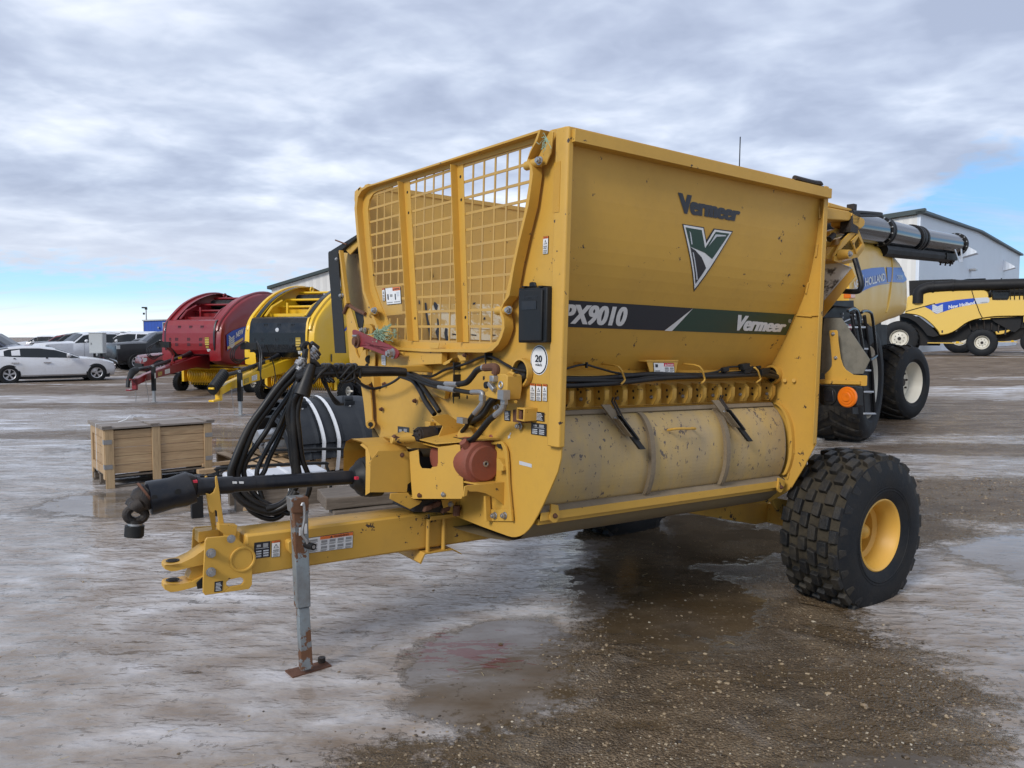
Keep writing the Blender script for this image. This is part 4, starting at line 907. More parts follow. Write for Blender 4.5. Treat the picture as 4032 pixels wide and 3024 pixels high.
e0=H('zc','u',2.5,(670,1010),(312,1430)); e1=H('zc','u',2.46,(722,1120),(300,1655)); b.prism([e0[0],e0[1],e1[1],e1[0]],(.006,.0,0)); b.use('silver'); b.tube([e0[0],e0[1]],.006,6); b.tube([e0[0],one('zc','u',2.498,335,898)],.005,6); b.done('rear_hood',T,.001)
b=B('guard'); b.tube(H('zc','u',2.55,(715,890),(745,990),(800,1200),(790,1280),(740,1320),(560,1315)),.018,10,4); b.done('black_hoop',T)
UR=2.2
b=B('perf'); b.prism(H('zd','u',UR+.06,(262,150),(290,143),(450,143),(760,600),(685,750),(560,752),(232,745),(235,400)),(.006,0,0)); b.done('mud_flap',T)
b=B('yellow'); b.prism(H('zd','u',UR,(318,290),(325,278),(395,275),(408,290),(415,400),(440,580),(465,660),(500,710),(580,762),(650,768),(722,770),(728,780),(725,880),(712,884),(225,868),(222,812),(270,808),(270,755),(320,710),(345,665),(347,600)),(.006,0,0)); b.prism(H('zd','u',UR-.001,(222,815),(665,832),(665,868),(222,858)),(-.02,0,0)); b.use('steel')
for x,y in ((360,318),(388,578)): b.bolt(one('zd','u',UR-.001,x,y),(-1,0,0),.011,.01)
lb=b.done('lamp_bracket',T,.002)
b=B('black'); b.prism(H('zd','u',UR-.02,(212,875),(405,882),(605,895),(618,910),(618,1100),(600,1118),(520,1115),(240,1090),(212,1070)),(.07,0,0)); c=one('zd','u',UR-.03,305,995); b.cyl(c,c+Vector((.02,0,0)),.058,24); b.use('guard'); b.prism(H('zd','u',UR-.034,(250,935),(355,930),(365,1050),(260,1058)),(.006,0,0)); lh=b.done('lamp_housing',lb,.004)
b=B('amber'); c=one('zd','u',UR-.03,520,1005); b.lathe(c,(-1,0,0),[(0,.064),(.008,.064),(.014,.058),(.014,.045),(.018,.043),(.018,.03),(.023,.026),(.023,.012),(.020,.0001)],32); b.done('amber_lamp',lb)
b=B('yellow'); b.box(L+.012,UR-.001,.12,.24,1.455,1.495); b.box(L+.012,UR+.2,.3,.42,.75,2.45); b.box(L+.012,UR+.2,1.72,1.84,.75,2.45); b.box(L+.03,UR+.18,.42,1.72,2.2,2.32); b.box(L+.03,UR+.18,.42,1.72,1.3,1.42); b.box(UR+.02,2.5,.30,.36,1.95,2.03); b.done('loader_frame',T,.004)
# rear black bits on the top corner
b=B('iron'); b.tube(H('z4','v',.03,(1705,415),(1760,430),(1830,447),(1870,452),(1878,465)),.016,8,3); b.use('flap'); b.prism(H('z4','v',.04,(1890,468),(1948,488),(1940,498),(1885,480)),(0,.1,0)); b.done('rolled_tarp',T)
# ================================================================== axle and wheels
UW,WV,RT=2.50,-.215,.512
b=B('yellow_worn'); b.box(UW-.07,UW+.07,.33,1.86,.42,.56)
b.prism([(1.2,.62,.64),(2.0,.62,.66),(2.4,.62,.57),(2.55,.62,.55),(2.55,.62,.42),(2.3,.62,.42),(1.5,.62,.60)],(0,.12,0)); b.prism([(1.2,1.5,.64),(2.0,1.5,.66),(2.55,1.5,.55),(2.55,1.5,.42),(2.3,1.5,.42),(1.5,1.5,.60)],(0,.12,0)); b.prism([(2.03,.32,.70),(2.5,.32,.60),(2.5,.32,.40),(2.3,.32,.42)],(0,.03,0)); b.done('axle',T,.004)
def tyre(parent,c,s,name,R,hw,rr,lugs,mat_t,mat_s,rim_mat,axis=Vector((0,1,0)),ag=False,dish=.0,hub=True,rimlab=None,nseg=64):
    """c: wheel centre; s: +1/-1 side the outer face looks to along axis"""
    d=axis.normalized()*s; c=Vector(c)
    prof=[(-hw*.86,rr),(-hw*.98,rr+(R-rr)*.18),(-hw,rr+(R-rr)*.45),(-hw*.96,rr+(R-rr)*.7),(-hw*.86,R*.945),(-hw*.6,R*.965),(0,R*.975),(hw*.6,R*.965),(hw*.86,R*.945),(hw*.96,rr+(R-rr)*.7),(hw,rr+(R-rr)*.45),(hw*.98,rr+(R-rr)*.18),(hw*.86,rr),(hw*.8,rr-.01)]
    b=B(mat_s); b.lathe(c,d,prof[:5],nseg); b.lathe(c,d,prof[8:],nseg); b.use('mud' if mat_t=='block' else mat_t); b.lathe(c,d,prof[4:9],nseg)
    a=Vector((0,0,1)); a=(a-d*a.dot(d)).normalized(); e=d.cross(a)
    def base(y):
        for (y0,r0),(y1,r1) in zip(prof[4:9],prof[5:9]):
            if y0<=y<=y1: return r0+(r1-r0)*(y-y0)/(y1-y0)
        t=(abs(y)-hw*.86)/(hw*.12); return R*.945-(R*.945-(rr+(R-rr)*.62))*min(1.2,t)
    def pt(th,y,h): r=base(y)+h; return c+d*y+(a*math.cos(th)+e*math.sin(th))*r
    def block(corners,h,mat):
        b.use(mat); bo=[b.bm.verts.new(pt(t,y,-.006)) for t,y in corners]
        ct=sum(t for t,y in corners)/len(corners); cy=sum(y for t,y in corners)/len(corners)
        to=[b.bm.verts.new(pt(ct+(t-ct)*.9,cy+(y-cy)*.92,h if abs(y)<hw*.88 else h*.55)) for t,y in corners]
        b.face(to); n=len(to)
        for i in range(n): b.face([bo[i],bo[(i+1)%n],to[(i+1)%n],to[i]])
    if not ag:
        N=lugs; w=2*PI/N
        for i in range(N):
            t=i*w; j=lambda: random.uniform(-.07,.07)*w
            for k,(y0,y1,o) in enumerate([(-.24,.0,0),(.05,.29,.5),(-.53,-.29,.5),(.34,.62,0),(-.86,-.58,0),(.67,.87,.5)]):
                tt=t+o*w; block([(tt+.14*w+j(),y0*hw),(tt+.18*w,y1*hw),(tt+.78*w+j(),y1*hw),(tt+.74*w,y0*hw)],.031,mat_t)
            for sg in (-1,1):
                tt=t+(.25 if sg>0 else 0)*w; block([(tt+.2*w,sg*.88*hw),(tt+.24*w,sg*.965*hw),(tt+.52*w,sg*.965*hw),(tt+.66*w,sg*.88*hw)],.022,mat_t)
    else:
        N=lugs; w=2*PI/N
        for i in range(N):
            for sg in (-1,1):
                t=i*w+(0 if sg>0 else .5*w); S=5
                for q in range(S):
                    f0,f1=q/S,(q+1)/S; y0,y1=(.02+.9*f0)*hw*sg,(.02+.9*f1)*hw*sg; s0,s1=t+f0*.95*w*1.1,t+f1*.95*w*1.1; th=.30*w
                    block([(s0,y0),(s1,y1),(s1+th,y1),(s0+th,y0)],R*.038,mat_t)
    # rim
    r=B(rim_mat)
    rp=[(hw*.80,rr+.004),(hw*.86,rr+.006),(hw*.885,rr-.004),(hw*.84,rr-.018),(hw*.72,rr-.022),(hw*.62,rr-.045),(hw*.30,rr-.05),(hw*.22,rr-.075),(dish*hw,rr-.08),(dish*hw-.005,rr*.45),(dish*hw+.02,rr*.40),(dish*hw+.02,rr*.3)]
    r.lathe(c,d,rp,48)
    if hub:
        r.lathe(c,d,[(dish*hw+.02,rr*.3),(dish*hw+.05,rr*.29),(dish*hw+.06,rr*.24),(dish*hw+.15,rr*.23),(dish*hw+.18,rr*.16),(dish*hw+.19,.0001)],24)
        if mat_t=='block': q0=c+d*(hw*.25)+a*(rr-.07)+e*.04; r.use('black'); r.tube([q0,q0+d*.05-a*.03],.008,8); r.use(rim_mat)
        for ro_ in (.62,.66,.93): b.use(mat_s); qq=rr+(R-rr)*(ro_-.5)*1.6+.01; b.lathe(c,d,[(hw*.985-.004,qq-.006),(hw*1.0+.003,qq),(hw*.985-.004,qq+.006)],48) if mat_t=='block' and ro_<.9 else None
    else:
        r.lathe(c,d,[(dish*hw+.02,rr*.3),(dish*hw+.03,.0001)],24); r.use('iron'); r.lathe(c,d,[(dish*hw+.03,rr*.2),(dish*hw+.07,rr*.19),(dish*hw+.07,.0001)],20)
    r.use('iron')
    for i in range(8):
        an=i*PI/4+.2; p=c+d*(dish*hw+.02)+(a*math.cos(an)+e*math.sin(an))*rr*.5; r.cyl(p-d*.01,p+d*.025,rr*.05,6)
    ro=r.done(name,parent,0,50); bo=b.done('tyre',ro,.004 if mat_t=='block' else 0,32)
    return ro
wl1=tyre(T,(UW,WV+.225,RT-.017),-1,'wheel',RT,.225,.232,21,'block','rubber','rimy',dish=-.35)
wl2=tyre(T,(UW,WD+.04,RT-.05),1,'wheel',RT,.225,.232,21,'block','rubber','rimy',dish=-.35)
# ================================================================== ground, sky, light
def ground_mat():
    m,nt,b=newmat('slush_and_gravel'); L_=nt.links.new
    tc=nt.nodes.new('ShaderNodeTexCoord'); pos=tc.outputs['Object']
    sep=nt.nodes.new('ShaderNodeSeparateXYZ'); L_(pos,sep.inputs[0]); X,Y=sep.outputs[0],sep.outputs[1]
    def N(scale,detail=5,rough=.6,stretch=(1,1,1),dist=0,rot=0,off=(0,0,0)):
        mp=nt.nodes.new('ShaderNodeMapping'); mp.inputs['Scale'].default_value=stretch; mp.inputs['Rotation'].default_value=(0,0,rot); mp.inputs['Location'].default_value=off; L_(pos,mp.inputs[0])
        n=nt.nodes.new('ShaderNodeTexNoise'); n.inputs['Scale'].default_value=scale; n.inputs['Detail'].default_value=detail; n.inputs['Roughness'].default_value=rough; n.inputs['Distortion'].default_value=dist
        L_(mp.outputs[0],n.inputs['Vector']); return n.outputs['Fac']
    def vor(scale,feat='F1',stretch=(1,1,1),out='Distance'):
        mp=nt.nodes.new('ShaderNodeMapping'); mp.inputs['Scale'].default_value=stretch; L_(pos,mp.inputs[0])
        v=nt.nodes.new('ShaderNodeTexVoronoi'); v.feature=feat; v.inputs['Scale'].default_value=scale; v.inputs['Randomness'].default_value=1; L_(mp.outputs[0],v.inputs['Vector']); return v.outputs[out]
    A=lambda *a,**k: math_(nt,*a,**k)
    def ell(cx,cy,rx,ry,rot=0,soft=1.0):
        c,s=math.cos(rot),math.sin(rot)
        dx=A('SUBTRACT',X,cx); dy=A('SUBTRACT',Y,cy)
        u=A('DIVIDE',A('ADD',A('MULTIPLY',dx,c),A('MULTIPLY',dy,s)),rx); v=A('DIVIDE',A('SUBTRACT',A('MULTIPLY',dy,c),A('MULTIPLY',dx,s)),ry)
        return A('SUBTRACT',1,A('SQRT',A('ADD',A('MULTIPLY',u,u),A('MULTIPLY',v,v))))   # 1 in the middle, 0 on the rim
    big=N(.55,5,.6,(1,1.6,1)); mid=N(2.6,6,.65,(1,1.5,1)); fine=N(11,6,.7)
    wob=A('ADD',A('MULTIPLY',A('SUBTRACT',big,.5),1.3),A('ADD',A('MULTIPLY',A('SUBTRACT',mid,.5),.9),A('MULTIPLY',A('SUBTRACT',fine,.5),.4)))
    def mx(*a):
        r=a[0]
        for q in a[1:]: r=A('MAXIMUM',r,q)
        return r
    # bare wet gravel: round the near wheel and the foreground, bands beyond
    gr=mx(ell(.38,2.55,1.45,.95,.12),ell(1.22,3.9,1.02,1.6,-.1),ell(1.35,5.5,.9,1.3,0),ell(.4,1.8,2.2,.55,0),ell(2.7,6.6,1.6,.6,.2),ell(4.6,8.2,4.3,1.2,.05),ell(9.6,17.,9,4.2,.1),ell(7,11.6,2.2,.7,0),ell(-9,24.5,9,2.6,-.05),ell(-5.5,13.6,4.2,.8,.1),ell(-9,19,5,1.0,0),ell(.3,30,18,5,0),ell(20,34,14,6,.2),ell(1.3,6.9,1.4,.7,0))
    grm=A('ADD',gr,A('MULTIPLY',wob,.8)); grm=A('ADD',grm,A('MULTIPLY',A('SUBTRACT',N(24,4,.7),.5),.55)); mask=ramp(nt,grm,[(-.02,0),(.16,1)])
    mask_soft=ramp(nt,grm,[(-.0,0),(.25,1)])
    # far field: patchwork
    far=ramp(nt,A('ADD',N(.11,6,.65,(1,3,1)),A('MULTIPLY',N(.9,4,.6,(.6,2.2,1)),.25)),[(.56,0),(.62,1)])
    fy=ramp(nt,A('MULTIPLY',Y,.02),[(.26,0),(.5,1)])
    mask=A('MAXIMUM',mask,A('MULTIPLY',far,fy))
    # ---- ice
    i1=A('ADD',A('MULTIPLY',N(4.2,4,.5,(.62,1.15,1),.15,.2),.6),A('MULTIPLY',N(1.3,4,.55,(1,1.4,1),.1,.2),.4)); i2=N(.62,5,.6,(1,1.5,1)); i3=N(19,5,.65,(1,1.2,1)); i4=N(8.5,3,.5,(.6,1.3,1),.1,.15)
    ice=ramp(nt,i1,[(.36,(.215,.165,.125)),(.46,(.32,.275,.24)),(.54,(.42,.39,.37)),(.64,(.58,.56,.565))])
    ice=mixc(nt,ramp(nt,i2,[(.44,.0),(.62,.6)]),ice,(.235,.185,.14))
    ice=mixc(nt,A('MULTIPLY',ramp(nt,i3,[(.5,0),(.75,1)]),.28),ice,(.17,.145,.12))
    # snow patches further out
    sn=ramp(nt,A('ADD',N(.45,5,.6,(1,4,1),0,.1),A('MULTIPLY',i1,.12)),[(.60,0),(.68,1)])
    sy=ramp(nt,A('MULTIPLY',Y,.02),[(.17,0),(.3,1)])
    ice=mixc(nt,A('MULTIPLY',sn,sy),ice,(.70,.71,.75))
    # dirt specks in the ice
    sp=ramp(nt,A('ADD',fine,A('MULTIPLY',N(1.3,3),.4)),[(.80,0),(.83,1)])
    ice=mixc(nt,A('MULTIPLY',sp,.7),ice,(.12,.10,.08))
    # ---- gravel
    g1=N(38,4,.75); g2=N(3.,5,.6); g3=vor(85,out='Distance'); gc=vor(85,out='Color'); g4=vor(210,out='Color')
    sepc=nt.nodes.new('ShaderNodeSeparateColor'); L_(gc,sepc.inputs[0]); sepd=nt.nodes.new('ShaderNodeSeparateColor'); L_(g4,sepd.inputs[0])
    gcol=ramp(nt,g2,[(.3,(.10,.064,.033)),(.5,(.165,.112,.062)),(.7,(.25,.185,.115))])
    gcol=mixc(nt,A('MULTIPLY',ramp(nt,sepd.outputs[0],[(.4,0),(.95,1)]),.7),gcol,(.29,.215,.14))
    gcol=mixc(nt,A('MULTIPLY',ramp(nt,g1,[(.4,0),(.7,1)]),.5),gcol,(.055,.038,.023))
    peb=A('MULTIPLY',ramp(nt,sepc.outputs[1],[(.70,0),(.71,1)]),ramp(nt,g3,[(.30,1),(.42,0)]))
    pcol=ramp(nt,sepc.outputs[0],[(0,(.10,.07,.045)),(.4,(.20,.145,.09)),(.75,(.34,.26,.16)),(1,(.55,.5,.4))])
    gcol=mixc(nt,peb,gcol,pcol)
    dk=ramp(nt,A('ADD',A('MULTIPLY',mid,.6),A('MULTIPLY',big,.4)),[(.42,1),(.56,0)]); gcol=mixc(nt,A('MULTIPLY',dk,.62),gcol,(.048,.033,.019))
    sl=ramp(nt,N(1.9,5,.65,(1,1.6,1),.5,.4,(7,2,0)),[(.56,0),(.66,1)]); gcol=mixc(nt,A('MULTIPLY',sl,.45),gcol,(.25,.21,.17))
    pw=ramp(nt,A('ADD',A('MULTIPLY',N(1.25,5,.6,(1,1.7,1),.2,.3,(2,9,0)),.75),A('MULTIPLY',N(9,3,.6),.25)),[(.50,0),(.56,1)]); gcol=mixc(nt,A('MULTIPLY',pw,.75),gcol,(.082,.056,.030))
    h3=vor(34,out='Distance'); hc=vor(34,out='Color'); seph=nt.nodes.new('ShaderNodeSeparateColor'); L_(hc,seph.inputs[0])
    gcol=mixc(nt,A('MULTIPLY',ramp(nt,seph.outputs[1],[(.78,0),(.79,1)]),ramp(nt,h3,[(.20,1),(.30,0)])),gcol,ramp(nt,seph.outputs[0],[(0,(.12,.08,.05)),(.6,(.30,.22,.13)),(1,(.5,.43,.32))]))
    gfar=mixc(nt,ramp(nt,N(1.4,5,.65,(.7,2,1)),[(.35,0),(.7,1)]),(.125,.085,.055),(.25,.195,.145))
    gcol=mixc(nt,ramp(nt,A('MULTIPLY',Y,.05),[(.28,0),(.5,1)]),gcol,gfar)
    col=mixc(nt,mask,ice,gcol)
    # ---- standing water
    pud=mx(ell(.98,5.0,.75,1.2,.05),ell(1.45,2.9,.55,.22,.1),ell(1.35,6.6,1.3,1.1,0),ell(-.1,3.9,.5,.9,-.2),ell(4.6,5.9,1.4,.9,.2),ell(-3.9,7.9,1.0,.8,0),ell(-4,12,3,1.1,.1))
    wm=ramp(nt,A('ADD',pud,A('MULTIPLY',wob,.95)),[(.05,0),(.22,1)])
    wet=ramp(nt,A('ADD',N(.9,4,.55,(1,1.7,1),0,.2,(3,1,0)),A('MULTIPLY',i1,.25)),[(.56,0),(.70,1)])
    wmix=A('MAXIMUM',wm,A('MULTIPLY',wet,.55))
    col=mixc(nt,A('MULTIPLY',wm,.6),col,(.06,.043,.025))
    col=mixc(nt,A('MULTIPLY',A('MULTIPLY',wet,.25),A('SUBTRACT',1,mask)),col,(.2,.17,.145))
    # red tinge of leaked fluid on the ice beneath the machine
    red=ramp(nt,A('ADD',ell(-.25,4.1,.5,.32,-.3),A('MULTIPLY',A('SUBTRACT',N(6,4,.7,(1,3,1)),.5),5)),[(.62,0),(.75,1)])
    col=mixc(nt,A('MULTIPLY',red,.6),col,(.14,.02,.015))
    L_(col,b.inputs['Base Color'])
    ri=ramp(nt,i4,[(.35,.09),(.65,.28)]); rg=ramp(nt,g1,[(.3,.30),(.7,.62)])
    r=mixc(nt,mask,ri,rg); r=mixc(nt,wmix,r,(.06,.06,.06)); r=mixc(nt,A('MULTIPLY',A('MULTIPLY',pw,mask),.8),r,(.10,.10,.10))
    r=mixc(nt,ramp(nt,A('MULTIPLY',Y,.02),[(.3,0),(.6,1)]),r,(.62,.62,.62))
    L_(r,b.inputs['Roughness']); L_(mixc(nt,mask,(.5,.5,.5),(.32,.32,.32)),b.inputs['Specular IOR Level']); b.inputs['IOR'].default_value=1.36
    hi=A('ADD',A('MULTIPLY',i1,.9),A('ADD',A('MULTIPLY',i4,.55),A('MULTIPLY',i3,.06)))
    hg=A('ADD',A('MULTIPLY',g1,.5),A('ADD',A('MULTIPLY',A('SUBTRACT',1,g3),.35),A('MULTIPLY',g2,1.2)))
    h=mixc(nt,mask,A('MULTIPLY',hi,1.0),hg)
    h=mixc(nt,A('MULTIPLY',A('MULTIPLY',pw,mask),.7),h,(.5,.5,.5)); h=mixc(nt,A('MULTIPLY',wm,.97),h,(.5,.5,.5))
    nb=bump(nt,h,.85,.055)
    nb=bump(nt,N(9,3,.5,(1,2.2,1),.5),.10,.012,nb)
    L_(nb,b.inputs['Normal'])
    return m
me=bpy.data.meshes.new('ground'); bm=bmesh.new()
xs=[-1500,-400,-150,-80]+[x for x in range(-50,81,2)]+[110,180,400,1500]; ys=[-60,-20]+[y for y in range(-6,90,2)]+[120,200,450,1800]
gv=[[bm.verts.new((x,y,G(x,y))) for x in xs] for y in ys]
for j in range(len(ys)-1):
    for i in range(len(xs)-1): bm.faces.new((gv[j][i],gv[j][i+1],gv[j+1][i+1],gv[j+1][i])).smooth=True
bm.to_mesh(me); bm.free(); me.materials.append(ground_mat())
go=bpy.data.objects.new('ground',me); COL.objects.link(go); tag(go,'brown and grey yard of refrozen slush, ice and wet gravel',kind='structure')
# loose stones
def stone_mat():
    m,nt,b=newmat('yard_stones'); g=nt.nodes.new('ShaderNodeNewGeometry')
    c=ramp(nt,g.outputs['Random Per Island'],[(0,(.035,.026,.018)),(.35,(.11,.078,.047)),(.62,(.20,.145,.09)),(.84,(.29,.215,.13)),(.95,(.36,.28,.18)),(1,(.48,.43,.34))])
    nt.links.new(c,b.inputs['Base Color']); b.inputs['Roughness'].default_value=.42; return m
tmp=bmesh.new(); bmesh.ops.create_icosphere(tmp,subdivisions=1,radius=1); SV=[v.co.copy() for v in tmp.verts]; SF=[[v.index for v in f.verts] for f in tmp.faces]; tmp.free()
VV=[];FF=[]
def add_stone(x,y,s):
    k=len(VV); a=random.random()*PI; sx,sy,sz=s*random.uniform(.7,1.4),s*random.uniform(.6,1.1),s*random.uniform(.3,.6); z=G(x,y)
    c,sn=math.cos(a),math.sin(a)
    for v in SV:
        q=1+random.uniform(-.18,.18); X_,Y_,Z_=v.x*sx*q,v.y*sy*q,v.z*sz*q; VV.append((x+X_*c-Y_*sn,y+X_*sn+Y_*c,z+Z_+sz*.25))
    for f in SF: FF.append([k+i for i in f])
def ingravel(x,y):
    d=max(1-math.hypot((x-.38)/1.5,(y-2.55)/1.0),1-math.hypot((x-1.22)/1.08,(y-3.9)/1.6),1-math.hypot((x-.4)/2.2,(y-1.8)/.6))
    if y>6.2 : d=max(d,.8*(1-math.hypot((x-4.6)/4.3,(y-8.2)/1.2)))
    return d
random.seed(3); nst=0; tries=0
while nst<17000 and tries<200000:
    tries+=1; y=1.75+9.5*random.random()**2.2; x=random.uniform(-.72,.72)*y; d=ingravel(x,y)
    if .6<x<1.6 and 4.0<y<5.6 and random.random()<.8: continue
    p=((.10 if y<3 else .04) if d<0 else min(1,.25+d*3)) if d>-.35 else .008
    cl_=.5+.5*math.sin(x*5.1+1.7*math.sin(y*3.3))*math.sin(y*6.3+2.1*math.sin(x*2.7)); p*=.35+1.0*cl_
    if random.random()>p: continue
    s=.0030+.0068*random.random()**3+(.007 if random.random()<.03 else 0); 
    if d<0: s*=.9
    add_stone(x,y,s*(1+.10*max(0,y-3))); nst+=1
me=bpy.data.meshes.new('gravel'); me.from_pydata(VV,[],FF); me.materials.append(stone_mat())
o=bpy.data.objects.new('gravel',me); COL.objects.link(o); tag(o,'loose brown and tan stones scattered on the wet yard',kind='stuff')
# straw bits
b=B(flat('dead_straw',(.32,.25,.13),.8)); random.seed(9)
for i in range(260):
    y=2.2+18*random.random()**1.5; x=random.uniform(-.68,.68)*y; a=random.random()*PI; l=random.uniform(.01,.04)*(1+y*.05); z=G(x,y)
    b.tube([(x,y,z+.003),(x+l*math.cos(a),y+l*math.sin(a),z+.005+random.random()*.006)],.0009*(1+y*.08),3)
for i in range(420):
    x,y=random.gauss(-4.6,1.5),random.gauss(14.6,.9); l=random.uniform(.03,.09); a=random.random()*2*PI
    b.tube([(x,y,0),(x+l*.5*math.cos(a),y+l*.5*math.sin(a),l*.6)],.003,3)
for i in range(300):
    x,y=random.gauss(-2.2,.5),random.gauss(11.6,.6); l=random.uniform(.03,.1); a=random.random()*2*PI
    b.tube([(x,y,0),(x+l*.5*math.cos(a),y+l*.5*math.sin(a),l*.6)],.0025,3)
o=b.done('straw'); tag(o,'short dead straw and grass stubble lying on the yard',kind='stuff')
# world
wd=bpy.data.worlds.new('World'); scene.world=wd; wd.use_nodes=True; nt=wd.node_tree; nt.nodes.clear(); L_=nt.links.new
SUNEL,SUNAZ=math.radians(34),math.radians(218)   # azimuth clockwise from +Y: behind the camera, to the left
sky=nt.nodes.new('ShaderNodeTexSky'); sky.sky_type='NISHITA'; sky.sun_disc=False; sky.sun_elevation=SUNEL; sky.sun_rotation=SUNAZ; sky.air_density=1.0; sky.dust_density=.6; sky.ozone_density=1.6
bg=nt.nodes.new('ShaderNodeBackground'); bg.inputs[1].default_value=.085; L_(sky.outputs[0],bg.inputs[0])
tc=nt.nodes.new('ShaderNodeTexCoord'); sp=nt.nodes.new('ShaderNodeSeparateXYZ'); L_(tc.outputs['Generated'],sp.inputs[0])
A=lambda *a,**k: math_(nt,*a,**k)
zz=A('MAXIMUM',sp.outputs[2],.0); den=A('ADD',zz,.15)
px=A('DIVIDE',sp.outputs[0],den); py=A('DIVIDE',sp.outputs[1],den)
cmb=nt.nodes.new('ShaderNodeCombineXYZ'); L_(px,cmb.inputs[0]); L_(py,cmb.inputs[1])
def CN(scale,det,ro,st=(1,1,1),rot=0,dist=0,off=(0,0,0)):
    mp=nt.nodes.new('ShaderNodeMapping'); mp.inputs['Scale'].default_value=st; mp.inputs['Rotation'].default_value=(0,0,rot); mp.inputs['Location'].default_value=off; L_(cmb.outputs[0],mp.inputs[0])
    n=nt.nodes.new('ShaderNodeTexNoise'); n.inputs['Scale'].default_value=scale; n.inputs['Detail'].default_value=det; n.inputs['Roughness'].default_value=ro; n.inputs['Distortion'].default_value=dist; L_(mp.outputs[0],n.inputs['Vector']); return n.outputs['Fac']
c1=CN(2.6,4,.52,(1,1.15,1),.5,.25); c2=CN(.55,3,.5,(1,1.2,1),.3,0,(4,2,0)); c3=CN(8.5,5,.55,(1,1.1,1),.5,.4)
cl=A('ADD',A('MULTIPLY',c1,.62),A('ADD',A('MULTIPLY',c2,.38),A('MULTIPLY',A('SUBTRACT',c3,.5),.13)))
ccol=ramp(nt,cl,[(.38,(.35,.40,.525)),(.46,(.425,.48,.61)),(.52,(.50,.56,.685)),(.58,(.61,.665,.78)),(.67,(.78,.82,.89))])
# low cloud deck takes a dull mauve cast near the horizon
ccol=mixc(nt,ramp(nt,zz,[(.06,.85),(.17,0)]),ccol,(.58,.615,.715))
# clear bands: low on the left, higher up on the right
az=A('DIVIDE',sp.outputs[0],A('MAXIMUM',sp.outputs[1],.05))
edge=A('ADD',.060,A('MULTIPLY',ramp(nt,A('ADD',A('MULTIPLY',az,.5),.5),[(.68,0),(.79,1)]),.15))
edge=A('ADD',edge,A('MULTIPLY',A('ADD',az,.5),-.030))
edge=A('ADD',edge,A('MULTIPLY',A('SUBTRACT',c1,.5),.05)); edge=A('ADD',edge,A('MULTIPLY',A('SUBTRACT',c3,.5),.06))
cov=ramp(nt,A('DIVIDE',A('SUBTRACT',zz,edge),.03),[(0,0),(1,1)])
wisp=A('MULTIPLY',ramp(nt,CN(2.4,5,.6,(.5,1.6,1),.2,.4,(1,1,0)),[(.5,0),(.72,1)]),.55)
cov=A('MAXIMUM',cov,wisp)
clear=ramp(nt,zz,[(0,(.80,.86,.90)),(.022,(.74,.84,.91)),(.05,(.40,.68,.90)),(.12,(.24,.50,.84)),(.4,(.12,.30,.65))])
em=nt.nodes.new('ShaderNodeBackground'); L_(mixc(nt,cov,clear,ccol),em.inputs[0]); em.inputs[1].default_value=.92
mx_=nt.nodes.new('ShaderNodeMixShader'); mx_.inputs[0].default_value=.9; L_(bg.outputs[0],mx_.inputs[1]); L_(em.outputs[0],mx_.inputs[2])
wo=nt.nodes.new('ShaderNodeOutputWorld'); L_(mx_.outputs[0],wo.inputs[0])
sd=bpy.data.lights.new('sun','SUN'); sd.energy=1.7; sd.angle=math.radians(17); sd.color=(1,.955,.89)
so=bpy.data.objects.new('sun',sd); COL.objects.link(so)
dv=Vector((math.sin(SUNAZ)*math.cos(SUNEL),math.cos(SUNAZ)*math.cos(SUNEL),math.sin(SUNEL))); so.rotation_euler=dv.to_track_quat('Z','Y').to_euler()
scene.view_settings.view_transform='Standard'; scene.view_settings.look='None'; scene.view_settings.exposure=.56; scene.view_settings.gamma=1
scene.cycles.max_bounces=6; scene.cycles.use_denoising=True
scene.cycles.caustics_reflective=False; scene.cycles.caustics_refractive=False
# ================================================================== materials for the rest
M['nhred']=paint('baler_red_paint',(.22,.006,.010),.28,.10,(.10,.03,.03),scale=3,coat=.3)
M['nhyel']=paint('baler_yellow_paint',(.78,.47,.012),.3,.08,(.4,.25,.05),scale=3,coat=.25)
M['gloss']=paint('gloss_black_panel',(.005,.006,.008),.16,.1,(.03,.03,.03),scale=2,coat=0,spec=.45)
M['cream']=paint('combine_cream_paint',(.77,.47,.075),.3,.12,(.5,.33,.07),scale=1.2,coat=.08,spec=.35)
M['cyel']=paint('combine_yellow_paint',(.76,.50,.10),.34,.15,(.45,.32,.1),scale=1.)
M['blue']=flat('blue_decal',(.010,.06,.42),.35)
M['auger']=flat('glossy_black_tube',(.006,.007,.009),.13)
M['wheelw']=paint('cream_white_rim',(.72,.68,.58),.4,.2,(.35,.3,.2),scale=3)
M['chassis']=paint('black_chassis',(.008,.008,.009),.5,.35,(.04,.034,.028),scale=2,spec=.3)
M['carwhite']=paint('white_car_paint',(.66,.67,.70),.22,.35,(.34,.29,.21),scale=.8,coat=.7)
M['cardark']=paint('dark_grey_car_paint',(.03,.034,.04),.3,.4,(.10,.09,.075),scale=1,coat=.3)
M['carblack']=paint('black_car_paint',(.006,.007,.009),.25,.3,(.05,.045,.04),scale=1,coat=.2)
M['carnavy']=paint('navy_car_paint',(.012,.02,.05),.2,.2,(.08,.07,.06),scale=1,coat=.6)
M['carred']=paint('red_car_paint',(.16,.012,.012),.25,.2,(.1,.07,.05),scale=1,coat=.6)
M['glass']=paint('dark_car_glass',(.006,.009,.010),.06,.05,(.03,.03,.03),scale=1,spec=.5)
M['alloy']=paint('alloy_rim',(.50,.50,.52),.3,.2,(.2,.17,.14),metal=.7,scale=4)
M['chrome']=paint('chrome',(.7,.7,.7),.12,.05,metal=1)
M['headlamp']=flat('headlamp_lens',(.45,.47,.48),.12)
M['panelgrey']=paint('light_grey_cabinet',(.44,.46,.46),.45,.15,(.3,.28,.25),scale=2)
